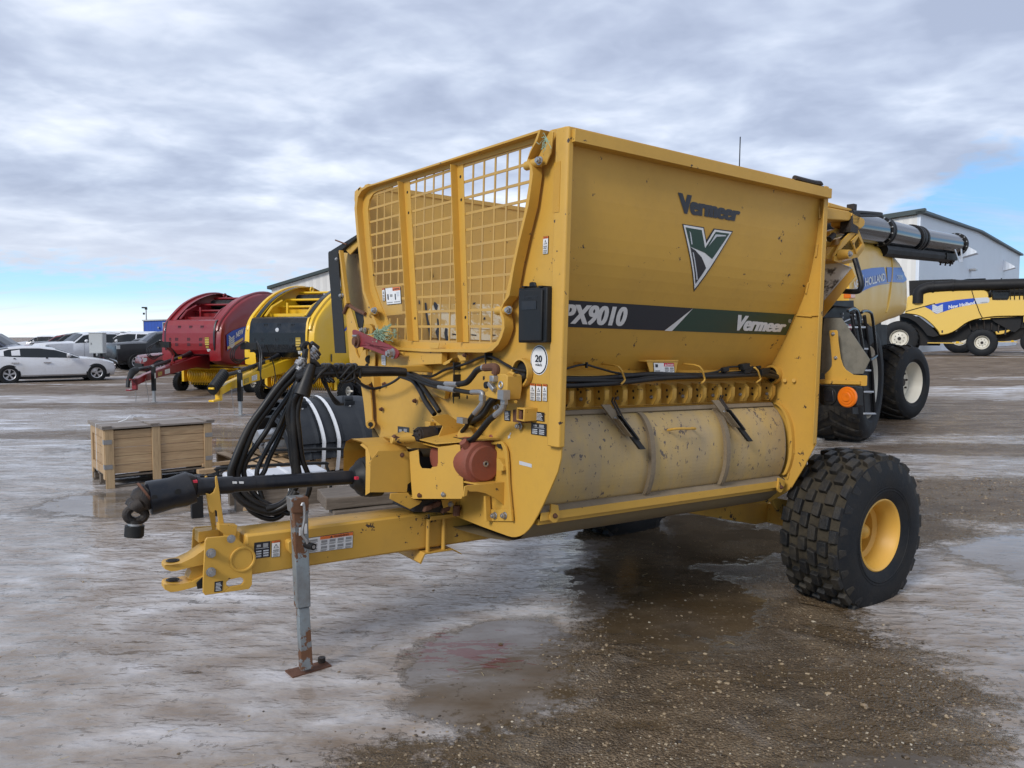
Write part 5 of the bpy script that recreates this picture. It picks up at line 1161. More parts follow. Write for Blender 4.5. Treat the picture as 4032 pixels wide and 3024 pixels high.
M['strap']=flat('white_strap',(.72,.73,.74),.5)
M['foil']=paint('silver_foil',(.55,.56,.58),.25,.3,(.3,.3,.3),metal=.8,scale=9,bumpy=.3)
M['wrap']=paint('white_plastic_wrap',(.62,.63,.66),.3,.3,(.4,.4,.42),scale=6,bumpy=.2)
M['fender']=paint('grained_black_plastic',(.018,.021,.026),.5,.4,(.06,.065,.07),scale=5,bumpy=.15,spec=.35)
def wood_mat(name,a,b_,grain=(1,14,14)):
    m,nt,b=newmat(name); n=noise(nt,3.,6,.65,dist=.8,stretch=grain); n2=noise(nt,1.3,3,.5)
    geo=nt.nodes.new('ShaderNodeNewGeometry')
    c=ramp(nt,n,[(.3,tuple(x*.6 for x in a)),(.5,a),(.7,b_)])
    c=mixc(nt,ramp(nt,n2,[(.4,0),(.8,.35)]),c,tuple(x*.45 for x in a))
    c=mixc(nt,math_(nt,'MULTIPLY',geo.outputs['Random Per Island'],.35),c,tuple(x*.6 for x in a))
    nt.links.new(c,b.inputs['Base Color']); b.inputs['Roughness'].default_value=.75; nt.links.new(bump(nt,n,.25,.004),b.inputs['Normal']); return m
M['wood']=wood_mat('pine_boards',(.45,.30,.165),(.55,.40,.23)); M['woodp']=wood_mat('pine_posts',(.48,.33,.18),(.57,.42,.25),(14,14,1)); M['oldwood']=wood_mat('weathered_timber',(.145,.115,.088),(.235,.195,.155)); M['greywood']=wood_mat('greyed_lid_boards',(.25,.21,.18),(.34,.31,.28))
def siding(name,col,pitch,depth=.4,rough=.5):
    m,nt,b=newmat(name); tc=nt.nodes.new('ShaderNodeTexCoord'); s=nt.nodes.new('ShaderNodeSeparateXYZ'); nt.links.new(tc.outputs['Object'],s.inputs[0])
    w=math_(nt,'PINGPONG',math_(nt,'ADD',s.outputs[0],s.outputs[1]),pitch); w=ramp(nt,math_(nt,'DIVIDE',w,pitch),[(.35,0),(.55,1)])
    n=noise(nt,.4,4); c=mixc(nt,ramp(nt,n,[(.4,0),(.8,.2)]),col,tuple(x*.7 for x in col)); c=mixc(nt,math_(nt,'MULTIPLY',w,.22),c,tuple(x*.55 for x in col))
    nt.links.new(c,b.inputs['Base Color']); b.inputs['Roughness'].default_value=rough; nt.links.new(bump(nt,w,depth,.04),b.inputs['Normal']); return m
M['shedribs']=siding('ribbed_beige_sheet',(.72,.70,.66),.3); M['shedgrey']=siding('pale_blue_grey_sheet',(.70,.75,.82),.16,.1); M['shedblue']=siding('blue_sheet',(.018,.08,.40),.25,.3); M['roofdark']=flat('dark_green_trim',(.035,.05,.05),.5); M['conc']=flat('grey_base_wall',(.38,.38,.38),.8)
# ================================================================== wooden crate
FC=Fr((-4.53,8.56,0),52,0,0)
cr=thing('wooden_crate','closed pine shipping crate with grey lid boards standing on ice beside the drawbar','crate',FC)
LC,WC,HC=1.16,.80,.70
b=B('wood')
for i in range(5):
    z0=.16+i*.098; b.box(.02,LC-.02,.012,.03,z0,z0+.094); b.box(.02,LC-.02,WC-.03,WC-.012,z0,z0+.094); b.box(.012,.03,.03,WC-.03,z0,z0+.094); b.box(LC-.03,LC-.012,.03,WC-.03,z0,z0+.094)
b.done('side_boards',cr,.002)
b=B('woodp')
for u in (0,LC-.09): 
    b.box(u,u+.09,-.008,.011,.0 if u==0 else .05,.665); b.box(u,u+.09,WC-.011,WC+.008,.0,.665)
b.box(.49,.58,-.008,.011,.05,.665)
for v in (0.0115,WC-.10): b.box(-.008,.011,v,v+.088,.10,.665)
b.done('corner_posts',cr,.003)
b=B('wood'); b.box(-.009,.010,.1,WC-.1,.575,.664); b.box(-.009,.010,.1,WC-.1,.16,.25); b.done('end_rails',cr,.002)
b=B('greywood'); 
for i in range(8): v=-.02+i*(WC+.04)/8; b.box(-.03,LC+.03,v,v+(WC+.04)/8-.006,.667,.688)
for u in (-.03,.47,LC-.07): b.box(u,u+.1,-.025,WC+.025,.690,.708)
b.done('lid',cr,.002)
b=B('oldwood')
for v in (0.0,.36,.70): b.box(-.0,LC,v+.012,v+.10,0,.02); b.box(0,LC,v+.012,v+.1,.12,.14); 
for v in (0.012,.37,.71):
    for u in (.0,.5,LC-.1): b.box(u+.012,u+.09,v,v+.08,.021,.119)
b.box(.0,.09,.0,WC,.141,.158); b.box(LC-.09,LC,0,WC,.141,.158); b.done('pallet_base',cr,.003)
b=B('steel')
for z0 in (.50,.22): b.box(-.014,.07,-.011,-.009,z0,z0+.05); b.box(-.012,-.0095,-.01,.06,z0,z0+.05); b.box(LC-.08,LC+.004,-.011,-.009,z0,z0+.05)
b.done('corner_straps',cr)
b=B('strap'); b.box(-.034,-.032,.3,.315,.17,.709); b.box(-.032,LC+.03,.3,.315,.709,.711); b.tube([(.2,.3,.712),(.28,.28,.74),(.34,.3,.78),(.40,.32,.76)],.006,5,4); b.done('packing_strap',cr)
# ================================================================== moulded shells on a pallet
FS=Fr((-2.62,9.35,0),52,0,0)
ps=thing('shipping_pallet','pine pallet under the stacked black arched shells','pallet',FS)
b=B('wood'); b.box(-.55,1.15,.0,.05,.03,.17); b.box(-.55,1.15,.62,.67,.03,.17); b.box(-.55,1.15,1.28,1.33,.03,.17)
for i in range(9): u=-.55+i*.2; b.box(u,u+.12,0.0,1.33,.171,.19)
b.box(-1.05,-.55,.35,.45,.09,.14); b.box(-.95,-.5,.55,.62,.14,.18)
b.done('deck_boards',ps,.003); b=B('oldwood')
for u in (-.5,.3,1.05): b.box(u,u+.1,.0,1.33,.0,.03)
b.done('bottom_boards',ps)
def shell(z0,R,u0,u1,label):
    root=thing('moulded_shell',label,'plastic shell',FS,'black arched shells strapped on the pallet'); b=B('fender'); c=(.62,z0); n=22; rows=[]
    prof=[]
    for i in range(n+1):
        a=PI*i/n; t_=-math.cos(a); prof.append((c[0]+R*t_,c[1]+.50*(1-t_*t_)**.72))
    pin=[(c[0]+(v-c[0])*.965,c[1]+(w-c[1])*.965) for v,w in prof]
    us=[u0,u0+.04,u0+.05,u0+.20,u0+.23,u0+.27,u0+.30,u0+.52,u0+.55,u0+.59,u0+.62,u0+.84,u0+.87,u0+.91,u1-.04,u1]
    hs_=[.0,0,.015,.015,.015,.035,.015,.015,.015,.035,.015,.015,.015,.035,.015,0]
    ring=[[Vector((u,c[0]+(v-c[0])*(1+h),c[1]+(w-c[1])*(1+h))) for v,w in prof] for u,h in zip(us,hs_)]
    for r0,r1 in zip(ring,ring[1:]): b.strip(r0,r1)
    b.strip(*[[Vector((u,v,w)) for v,w in pin] for u in (u0,u1)])
    for u,r in ((u0,ring[0]),(u1,ring[-1])): b.strip(r,[Vector((u,v,w)) for v,w in pin])
    o=b.done('shell_body',root,smooth=50)
    return root
shell(.195,.66,-.10,1.10,'lowest black ribbed plastic shell resting on the pallet boards'); shell(.29,.66,-.04,1.14,'middle black ribbed plastic shell nested between two others'); s3=shell(.39,.66,.0,1.18,'topmost black ribbed plastic shell with bolted brackets on its crown')
b=B('fender')
for u in (.20,.85):
    a_=PI*.36; c=Vector((u,.62-.66*math.cos(a_),.41+.52*(1-math.cos(a_)**2)**.72)); b.lathe(c+Vector((-.06,0,.02)),(1,0,0),[(0,.045),(.12,.045)],14,True); b.obox(c+Vector((0,-.05,-.05)),(.14,0,0),(0,.02,.0),(0,-.03,.10)); b.use('steel'); b.bolt(c+Vector((0,-.07,-.07)),(0,-.6,.5),.015,.012); b.use('fender')
b.done('lift_bracket',s3,.003)
for i,(u,lb_) in enumerate([(.30,'left white strap over the black shells'),(.50,'right white strap over the black shells')]):
    b=B('strap'); P=[(.62-.70*math.cos(PI*i_/20),.40+.530*(1-math.cos(PI*i_/20)**2)**.72) for i_ in range(21)]; P=[(-.012,.02),(-.06,.2)]+P+[(1.34,.1)]; b.strip([(u,v,w) for v,w in P],[(u+.05,v,w) for v,w in P]); b.strip([(u,v,w) for v,w in P],[(u,v*1.0+(v-.62)*.006,w+.003) for v,w in P]); o=b.done('cargo_strap'); o.matrix_world=FS.matrix(); tag(o,lb_,'strap')
b=B('foil'); 
for k,(v,w,r) in enumerate([(.45,.48,.075),(.7,.42,.08),(.4,.32,.085),(.75,.27,.07),(.95,.35,.07)]):
    b.tube([(-.32+.05*k,v,w),(-.1,v,w+.01),(.35,v,w)],[r*.9,r,r*.95],14)
o=b.done('foil_wrapped_pipes'); o.matrix_world=FS.matrix(); tag(o,'silver wrapped pipes lying inside the open black arch','pipes')
# white wrapped box on black frame in front of the crate
FB=Fr((-2.40,7.55,0),60,0,0)
wb=thing('wrapped_carton','low white plastic wrapped carton lying on wood scraps behind the driveline','carton',FB)
b=B('wrap'); b.box(-.35,.62,.0,.5,.22,.33); b.done('carton_body',wb,.03,seg=3); b=B('oldwood'); b.box(-.3,.6,.03,.12,.0,.22); b.box(-.3,.6,.36,.46,.0,.22); b.done('support_blocks',wb)
b=B('strap'); b.box(-.1,-.07,-.006,.506,.0,.336); b.box(.2,.23,-.006,.506,.0,.336); b.done('carton_strap',wb)
b=B('black'); b.tube([(-.46,-.02,.28),(-.47,-.02,.42),(-.40,-.02,.45),(.5,-.02,.42),(.58,-.02,.38),(.62,-.02,.20)],.016,8,4); b.tube([(.1,.55,.46),(.2,.55,.5),(.95,.55,.46),(1.08,.55,.4),(1.12,.55,.25)],.016,8,4); b.tube([(-.47,-.02,.3),(-.47,.5,.3),(.1,.55,.46)],.014,6); b.tube([(.62,-.02,.2),(1.12,.55,.25)],.014,6); b.tube([(-.47,-.02,.3),(-.47,-.02,.0)],.016,6); b.tube([(.62,-.02,.2),(.62,-.02,.0)],.016,6); b.tube([(1.12,.55,.25),(1.12,.55,.0)],.016,6); o=b.done('tube_rack'); o.matrix_world=FB.matrix(); tag(o,'bent black steel tube rack around the white carton','rack')
b=B('chassis'); b.obox((-.60,-.02,.36),(.34,0,-.02),(0,.03,0),(0,0,.07)); b.obox((-.55,.02,.28),(.26,0,-.05),(0,.03,0),(0,0,.05)); b.obox((-.66,.0,.20),(.10,0,.0),(0,.1,0),(0,0,.40)); b.obox((-.5,.0,.10),(.10,0,.0),(0,.1,0),(0,0,.20)); b.use('steel')
for i in range(5): b.bolt((-.73+i*.065,-.036,.375-.004*i),(0,-1,0),.008,.008)
o=b.done('bracket_stack',None,.003); o.matrix_world=FB.matrix(); tag(o,'black drilled steel brackets leaning beside the pine crate','brackets')
b=B('wood'); b.obox((.05,-.25,.03),(.4,.1,0),(-.02,.08,0),(0,0,.02)); b.obox((-.1,-.1,.05),(.3,-.1,.02),(.02,.07,0),(0,0,.02)); b.obox((.3,.7,.12),(.9,-.4,.02),(.03,.08,0),(0,0,.03)); o=b.done('wood_scraps'); o.matrix_world=FB.matrix(); tag(o,'broken bits of pale board lying by the white carton',kind='stuff')
# timber baulks
FP_=Fr((-1.62,6.95,0),66,0,0)
for i,(u0,u1,v0,v1,z0,z1,lb_,dr) in enumerate([(0,2.1,0,.24,0,.115,'front lower grey timber baulk behind the drawbar',.01),(.05,2.2,.27,.5,0,.11,'rear lower grey timber baulk behind the drawbar',-.01),(-.06,2.0,.05,.30,.117,.235,'front upper grey timber baulk with split end behind the drawbar',.02),(-.05,2.05,.32,.56,.117,.225,'rear upper grey timber baulk behind the drawbar',.0)]):
    b=B('oldwood'); n=8; rows=[]
    random.seed(30+i)
    for k in range(n+1):
        u=u0+(u1-u0)*k/n; j=lambda:random.uniform(-.012,.012); o_=dr*k/n
        rows.append([Vector((u,v0+o_+j(),z0+abs(j())*.5)),Vector((u,v1+o_+j(),z0)),Vector((u,v1+o_+j(),z1+j()*.6)),Vector((u,v0+o_+j(),z1+j()*.6))])
    b.loft(rows); o=b.done('timber_baulk',None,.008,20); o.matrix_world=FP_.matrix(); tag(o,lb_,'timber','timber baulks stacked behind the drawbar')
# ================================================================== round balers
def rivet(b,p,r=.02): b.cyl(p,Vector(p)+Vector((.01,0,0)),r,8)
def baler(loc,yaw,body,panel,frame,label,red,tv=0):
    Fb=Fr(loc,yaw); R=thing('round_baler',label,'baler',Fb,'round balers parked in a row')   # u forward, v left (photo right), front shield at u=0
    def roundprof(shrink=0):
        return [(-.02,.98),(.0,1.25),(-.03,1.75),(-.16,2.10),(-.48,2.40),(-.95,2.72),(-1.55,2.96),(-2.15,3.08),(-2.75,3.07),(-3.3,2.86),(-3.65,2.4),(-3.7,1.7),(-3.5,1.2),(-3.0,.92),(-2.1,.80),(-1.1,.80),(-.45,.84)]
    # side shields (bulging)
    for s in (-1,1):
        b=B(body); P=roundprof(); c=(-1.7,1.75); v0=.80*s
        ctr=catmull([Vector((u,0,w)) for u,w in P+P[:1]],3)[:-1]
        rows=[]
        for k,(sc,dv) in enumerate([(1.0,-.12),(1.0,.14),(.98,.24),(.94,.27),(.82,.285),(.5,.29),(.02,.295)]):
            rows.append([Vector((c[0]+(p.x-c[0])*sc,v0+s*dv,c[1]+(p.z-c[1])*sc)) for p in ctr])
        b.loft(rows,True,False); sh=b.done('side_shield',R,smooth=45)
        b=B('gloss' if not red else body); P2=[p for p in ctr if p.z>1.80 and p.x>-3.4]; 
        b=B('gloss'); b.strip([Vector((c[0]+(p.x-c[0])*1.02,v0-s*.10,c[1]+(p.z-c[1])*1.02)) for p in P2],[Vector((c[0]+(p.x-c[0])*1.02,v0+s*.02,c[1]+(p.z-c[1])*1.02)) for p in P2]); b.done('edge_trim',R) if not red else b.bm.free()
        b=B(body); b.loft([[Vector((c[0]+(p.x-c[0])*(1.0+q),v0+s*t,c[1]+(p.z-c[1])*(1.0+q))) for p in P2] for q,t in ((.0,.08),(.035,.08),(.045,.12),(.035,.17),(.0,.18))],False,False); b.done('shield_ridge',R,smooth=50)
        if s==1:
            sf=lambda p,h=.30: Vector((p.x,v0+h,p.z))
            b=B('blue')
            if red:
                q=[(-.23,1.75),(-.5,1.87),(-1.0,1.99),(-1.6,2.07),(-1.6,1.66),(-1.0,1.58),(-.5,1.43),(-.24,1.27)]
                b.loft([[Vector((u,1.11,w)) for u,w in q[:4]],[Vector((u,1.115,w)) for u,w in q[:3:-1]]],False,False)
                b.use('silver'); b.use(flat('gold_stripe',(.72,.48,.12),.35)); b.poly([(-.24,1.124,1.40),(-1.0,1.124,1.68),(-1.0,1.124,1.60),(-.24,1.124,1.31)])
                b.use('silver'); cx,cz=-.44,1.60
                for i in range(5):
                    for m_ in (-1,1):
                        a0=cz+.14-.065*i; b.poly([(cx,1.128,a0-.075),(cx-m_*.125,1.128,a0+.005),(cx-m_*.135,1.128,a0-.04),(cx,1.128,a0-.125)])
                put_text(b,'NEW',[(-.64,1.13,1.66),(-1.02,1.13,1.80),(-1.02,1.13,1.96),(-.64,1.13,1.82)],'white',.03,.15)
                put_text(b,'HOLLAND',[(-1.08,1.13,1.80),(-1.6,1.13,1.90),(-1.6,1.13,2.03),(-1.08,1.13,1.96)],'white',.02,.15)
            else:
                b.poly([(-.95,1.115,1.62),(-1.6,1.12,2.05),(-1.6,1.12,1.95)]); b.use('ink'); b.box(-.75,-.70,1.112,1.114,1.05,1.25)
            b.done('side_decal',sh)
    # front shield
    b=B(panel); prof=[(-.42,2.22),(-.20,2.20),(-.10,2.17),(-.03,2.05),(.02,1.8),(.03,1.5),(.0,1.3),(-.06,1.18)]
    W_=.84; rows=[[Vector((u,v,w)) for v in (-W_,-.4,0,.4,W_)] for u,w in prof]
    for r0,r1 in zip(rows,rows[1:]): b.strip(r0,r1)
    b.strip([(u-.03,v,w) for v in (-W_,) for u,w in prof],[(u,-W_,w) for u,w in prof]); fs=b.done('front_shield',R,smooth=50)
    b=B('ink')
    def fu(w):
        for (u0,w0),(u1,w1) in zip(prof,prof[1:]):
            if w<=w0 and w>=w1: return u0+(u1-u0)*(w0-w)/(w0-w1)
        return 0
    for (v,w,n) in [(-.37,1.98,3),(.03,1.98,3),(.43,1.98,3),(-.66,1.62,2),(-.45,1.62,3),(-.02,1.62,3),(.40,1.62,3),(-.66,1.47,2),(-.45,1.47,3),(-.02,1.47,3),(.40,1.47,3)]:
        for i in range(n): vv=v-.04+i*.04; b.obox((fu(w)+.004,vv,w),(.006,0,0),(0,.018,-.006),(0,.006,.09))
    b.done('vent_slots',fs,.0)
    sticker('safety_sticker',fs,[Vector((fu(w)+.006,v,w)) for v,w in ((.55,1.45),(.70,1.45),(.70,1.68),(.55,1.68))],'yellow',(1,0,0)); sticker('safety_sticker',fs,[Vector((fu(w)+.006,v,w)) for v,w in ((.57,1.36),(.68,1.36),(.68,1.43),(.57,1.43))],'yellow',(1,0,0)); sticker('note_sticker',fs,[Vector((fu(w)+.006,v,w)) for v,w in ((.60,1.26),(.72,1.26),(.72,1.34),(.60,1.34))],'whitenote',(1,0,0))
    if not red: b=B('silver'); b.lathe((fu(1.87)+.006,0,1.87),(1,0,0),[(0,.055),(.01,.05),(.015,.0001)],16); b.done('badge',fs)
    # edge strip between shield and side
    b=B('ink' if red else body); b.strip([(u+.005,W_-.0,w) for u,w in prof[1:]],[(u+.002,W_+.05,w) for u,w in prof[1:]]); b.strip([(u+.005,-W_,w) for u,w in prof[1:]],[(u+.002,-W_-.05,w) for u,w in prof[1:]]); b.done('corner_strip',R)
    # chamber, rollers and bars inside
    b=B(frame); 
    for v in (-.78,.76): b.prism([Vector((u,v,w)) for u,w in ((-.45,1.0),(-.45,2.2),(-.95,2.52),(-1.55,2.74),(-2.2,2.83),(-3.0,2.7),(-3.4,2.2),(-3.4,1.0))],(0,.02,0))
    b.box(-.62,-.58,-.76,.76,1.9,2.30); b.box(-3.3,-.5,-.66,.66,.95,1.3); b.box(-3.3,-2.3,-.7,.7,1.2,2.5); b.box(-1.25,-1.2,-.76,.1,1.9,2.45); ch=b.done('bale_chamber',R)
    b=B('chassis'); b.cyl((-2.05,-.76,2.74),(-2.05,.76,2.74),.13,18); b.cyl((-2.2,-.76,2.5),(-2.2,.76,2.5),.13,18); 
    for k in range(9): b.cyl((-2.05,-.74+k*.17,2.74),(-2.05,-.72+k*.17,2.74),.137,18)
    b.box(-2.5,-1.95,.1,.75,1.7,2.6); b.done('belt_roller',R)
    b=B(frame)
    for u,w in ((-1.15,2.50),(-1.5,2.70),(-2.15,2.93)): b.cyl((u,-.78,w),(u,.78,w),.032,10)
    for v in (-.6,.62): b.tube([(-.32,v,2.22),(-.62,v,2.48),(-1.05,v,2.66)],.035,6)
    b.box(-.92,-.88,-.35,-.30,2.0,2.6); b.done('frame_bars',R); b=B(frame); b.lathe((-2.3,-.5,3.02),(0,1,0),[(0,.05),(0,.09),(.03,.09),(.03,.05),(0,.05)],14); b.done('lifting_eye',R)
    # drawbar
    b=B(frame); hz=.60
    rows=[[Vector((u,v0,z0)),Vector((u,v1,z0)),Vector((u,v1,z1)),Vector((u,v0,z1))] for u,v0,v1,z0,z1 in ((-.6,-.28,.28,.72,1.16),(.1,-.26,.26,.80,1.10),(.9,-.14,.14,.72,.98),(2.9,-.07,.07,.56,.74),(3.45,-.07,.07,.47,.63))]
    b.loft(rows); b.box(3.4,3.75,-.07,.07,.62,.66); b.box(3.4,3.75,-.07,.07,.36,.40); b.box(3.35,3.45,-.07,.07,.36,.66); b.done('drawbar',R,.01)
    sticker('note_sticker',R,[Vector(p) for p in ((1.9,.104,.68),(1.6,.114,.70),(1.6,.114,.83),(1.9,.104,.80))],'whitenote',(0,1,0)); sticker('safety_sticker',R,[Vector(p) for p in ((2.3,.094,.64),(2.05,.1,.67),(2.05,.1,.78),(2.3,.094,.75))],'yellow',(0,1,0))
    b=B('guard'); b.tube([(3.55,.0,.72),(3.3,0,.86),(2.6,0,.90),(.6,0,1.12),(.0,0,1.2)],[.06,.05,.045,.055,.09],14,2); b.use('black')
    if red: b.tube([(3.3,0,.86),(3.5,0,.82),(3.72,0,.62),(3.76,0,.45)],[.09,.10,.06,.055],12)
    else:
        p0,p1=Vector((3.1,0,.92)),Vector((3.75,0,.58)); b.lathe(p0,p1-p0,[(i*.035,.105+.022*(i%2)) for i in range(20)],18,True)
    b.use('nhyel'); b.box(.7,.95,.052,.056,1.06,1.13); b.done('driveline',R)
    # jack
    b=B('black'); b.box(2.70,2.80,.16,.26,.30,.92); b.use('steel'); b.box(2.715,2.785,.175,.245,.0,.30); b.box(2.66,2.84,.12,.30,.0,.015); b.use('steel'); b.cyl((2.75,.21,.92),(2.75,.21,.97),.03,8); b.tube([(2.75,.21,.95),(2.9,.25,.96)],.012,6); b.use('white'); b.box(2.72,2.78,.261,.263,.62,.76); b.done('jack',R,.004)
    # hose stand and hoses
    b=B('black' if not red else frame); b.tube([(1.5,.1,.9),(1.35,.12,1.2),(1.6,.1,1.45)],.035,6); b.tube([(.9,-.1,.95),(1.1,-.1,1.3),(1.6,-.1,1.5)],.04,6); b.use('black'); b.box(1.55,1.68,-.3,.15,1.40,1.56); hs2=b.done('hose_stand',R)
    b=B('hose')
    for i in range(3):
        v=-.30+.05*i; b.tube([(.6,v*.3,1.1),(1.0,v,1.42),(1.6,v,1.52+.03*i),(1.95,v-.1,1.40),(2.0,v-.1,1.2),(1.7,v-.05,1.08+.04*i),(1.4,v,1.2)],.015,6,5)
    if not red:
        for i in range(2): b.tube([(1.6,.12,1.6),(1.9,.34+.05*i,1.3),(2.0,.40,.8-.1*i),(1.6,.42,.52),(1.2,.42,.6),(1.1,.36,1.0),(1.3,.25,1.5)],.015,6,5)
    b.done('hydraulic_hoses',hs2)
    if not red or True:
        for v in (-.12,.12):
            b=B('steel'); 
            for i in range(18):
                c=Vector((3.1-.03*(v>0)*i*.3,v*1.3+.01*math.sin(i),.60-.032*i)); a=Vector((.012,0,0)) if i%2 else Vector((0,.012,0)); b.tube([c+Vector((0,0,.024)),c+a+Vector((0,0,.012)),c+a-Vector((0,0,.012)),c-Vector((0,0,.024)),c-a-Vector((0,0,.012)),c-a+Vector((0,0,.012)),c+Vector((0,0,.024))],.004,4)
            b.done('safety_chain',R,smooth=0)
    # pickup
    fwd=[o for o in COL.objects if o.parent==R and o.name.split('.')[0] in ('drawbar','driveline','jack','hose_stand','note_sticker','safety_sticker','safety_chain')]
    fwd+=[o for p in fwd for o in p.children]
    for o in fwd:
        for v in o.data.vertices: v.co.y+=tv*max(-.2,v.co.x)/3.5
    PX=-1.05
    b=B('nhyel'); b.cyl((PX-.15,-.95,.50),(PX-.15,.95,.50),.20,20)
    for i in range(30): v=-.92+i*.0635; b.cyl((PX-.15,v,.50),(PX-.15,v+.022,.50),.245,20)
    b.box(PX-.35,PX+.15,-1.05,1.05,.78,.84); b.box(PX-.4,PX+.1,-1.12,-1.04,.30,.75); b.box(PX-.4,PX+.1,1.04,1.12,.30,.75); b.cyl((PX+.25,-1.05,.72),(PX+.25,1.05,.72),.03,8); pk=b.done('pickup',R)
    b=B('steel' if not red else 'nhyel')
    for i in range(30): v=-.9+i*.062; b.tube([(PX+.02,v,.38),(PX+.05,v,.28),(PX+.02,v,.20)],.006,4)
    b.done('tines',pk)
    for v in (-1.28,1.28): tyre(R,(PX-.05,v,.27),1 if v>0 else -1,'gauge_wheel',.27,.10,.12,24,'rubber','rubber','wheelw',dish=.4,nseg=32); b=B('chassis'); b.tube([(PX-.05,v*.96,.27),(PX-.25,v*.92,.62),(PX-.3,v*.82,.7)],.03,6); b.tube([(PX-.5,v*1.05,.35),(PX,v*1.0,.6)],.028,6); b.done('wheel_arm',R)
    for v in (-1.15,1.15): tyre(R,(-2.1,v,.58),1 if v>0 else -1,'main_wheel',.60,.24,.26,22,'rubber','rubber','wheelw' if not red else 'nhyel',dish=.2,nseg=40)
    return R
baler((-9.55,23.0,0),197,'nhred','nhred','nhred','glossy dark red round baler with red front cover, parked left of the yellow one',True,1.15)
baler((-5.95,19.7,0),199,'nhyel','gloss','nhyel','bright yellow round baler with glossy black front cover, parked right of the red one',False,1.0)
# ================================================================== cars and pickups
def wheel_car(parent,c,s,r,alloy='alloy'):
    t=B('rubber'); t.lathe(c,(0,s,0),[(-.11,r*.6),(-.11,r*.93),(-.08,r),(.08,r),(.11,r*.93),(.112,r*.7),(.10,r*.64)],32); 
    w=B(alloy); w.lathe(c,(0,s,0),[(.10,r*.66),(.115,r*.65),(.10,r*.58),(.04,r*.56)],32); w.use('dark'); w.lathe(c,(0,s,0),[(.04,r*.57),(.04,.0001)],24); w.use(alloy)
    for i in range(5):
        a=i*2*PI/5+.3; d=Vector((math.cos(a),0,math.sin(a))); e=Vector((-math.sin(a),0,math.cos(a))); c_=Vector(c)+Vector((0,s*.06,0))
        w.prism([c_+d*r*.1+e*r*.05,c_+d*r*.35+e*r*.09,c_+d*r*.60+e*r*.16,c_+d*r*.60-e*r*.16,c_+d*r*.35-e*r*.09,c_+d*r*.1-e*r*.05],(0,s*.035,0))
    w.cyl(Vector(c)+Vector((0,s*.04,0)),Vector(c)+Vector((0,s*.11,0)),r*.16,12)
    ro=w.done('wheel',parent); t.done('tyre',ro)
KIND={
 'cross':dict(st=[(.83,.40,.56,.60,.62,.5),(.74,.24,.74,.80,.80,.66),(.45,.2,.84,.90,.90,.78),(0,.2,.93,.985,.925,.8),(-.42,.2,.97,1.03,.93,.8),(-.62,.2,.99,1.07,.93,.76),(-1.05,.2,1.0,1.26,.93,.68),(-1.5,.2,1.01,1.42,.93,.63),(-2.1,.2,1.02,1.51,.93,.61),(-2.7,.2,1.04,1.515,.93,.61),(-3.2,.2,1.07,1.46,.92,.60),(-3.8,.22,1.13,1.34,.90,.60),(-4.2,.3,1.08,1.14,.84,.6),(-4.3,.4,.8,.85,.78,.6)],wh=(0,-3.22),r=.355,side=(5,11),ws=(5,8),rw=(10,12),pill=(-1.86,-3.02)),
 'suv':dict(st=[(2.4,.4,.75,.8,.8,.6),(2.3,.25,.98,1.05,.9,.75),(1.6,.22,1.08,1.14,.95,.8),(1.05,.22,1.10,1.17,.96,.8),(.9,.22,1.12,1.22,.96,.78),(.25,.22,1.14,1.66,.96,.70),(-.3,.22,1.14,1.78,.96,.68),(-1.2,.22,1.15,1.79,.96,.68),(-2.0,.22,1.17,1.74,.96,.68),(-2.35,.25,1.18,1.60,.95,.68),(-2.5,.3,1.05,1.15,.92,.7)],wh=(1.5,-1.45),r=.38,side=(4,9),ws=(4,6),rw=(8,10),pill=(-.1,-1.2)),
 'pickup':dict(st=[(2.85,.5,1.20,1.24,.90,.76),(2.79,.38,1.28,1.33,.98,.86),(2.1,.35,1.33,1.39,.99,.88),(1.5,.35,1.34,1.41,1.0,.88),(1.36,.35,1.34,1.44,1.0,.85),(.85,.35,1.34,1.84,1.0,.76),(.35,.35,1.34,1.94,1.0,.73),(-.9,.35,1.31,1.92,1.0,.72),(-1.15,.35,1.31,1.86,1.0,.73),(-1.3,.35,1.31,1.36,1.0,.95),(-2.9,.38,1.33,1.36,.99,.95),(-2.98,.45,1.3,1.33,.98,.95)],wh=(1.9,-1.85),r=.42,side=(4,8),ws=(4,6),rw=(7,9),pill=(-.15,)),
}
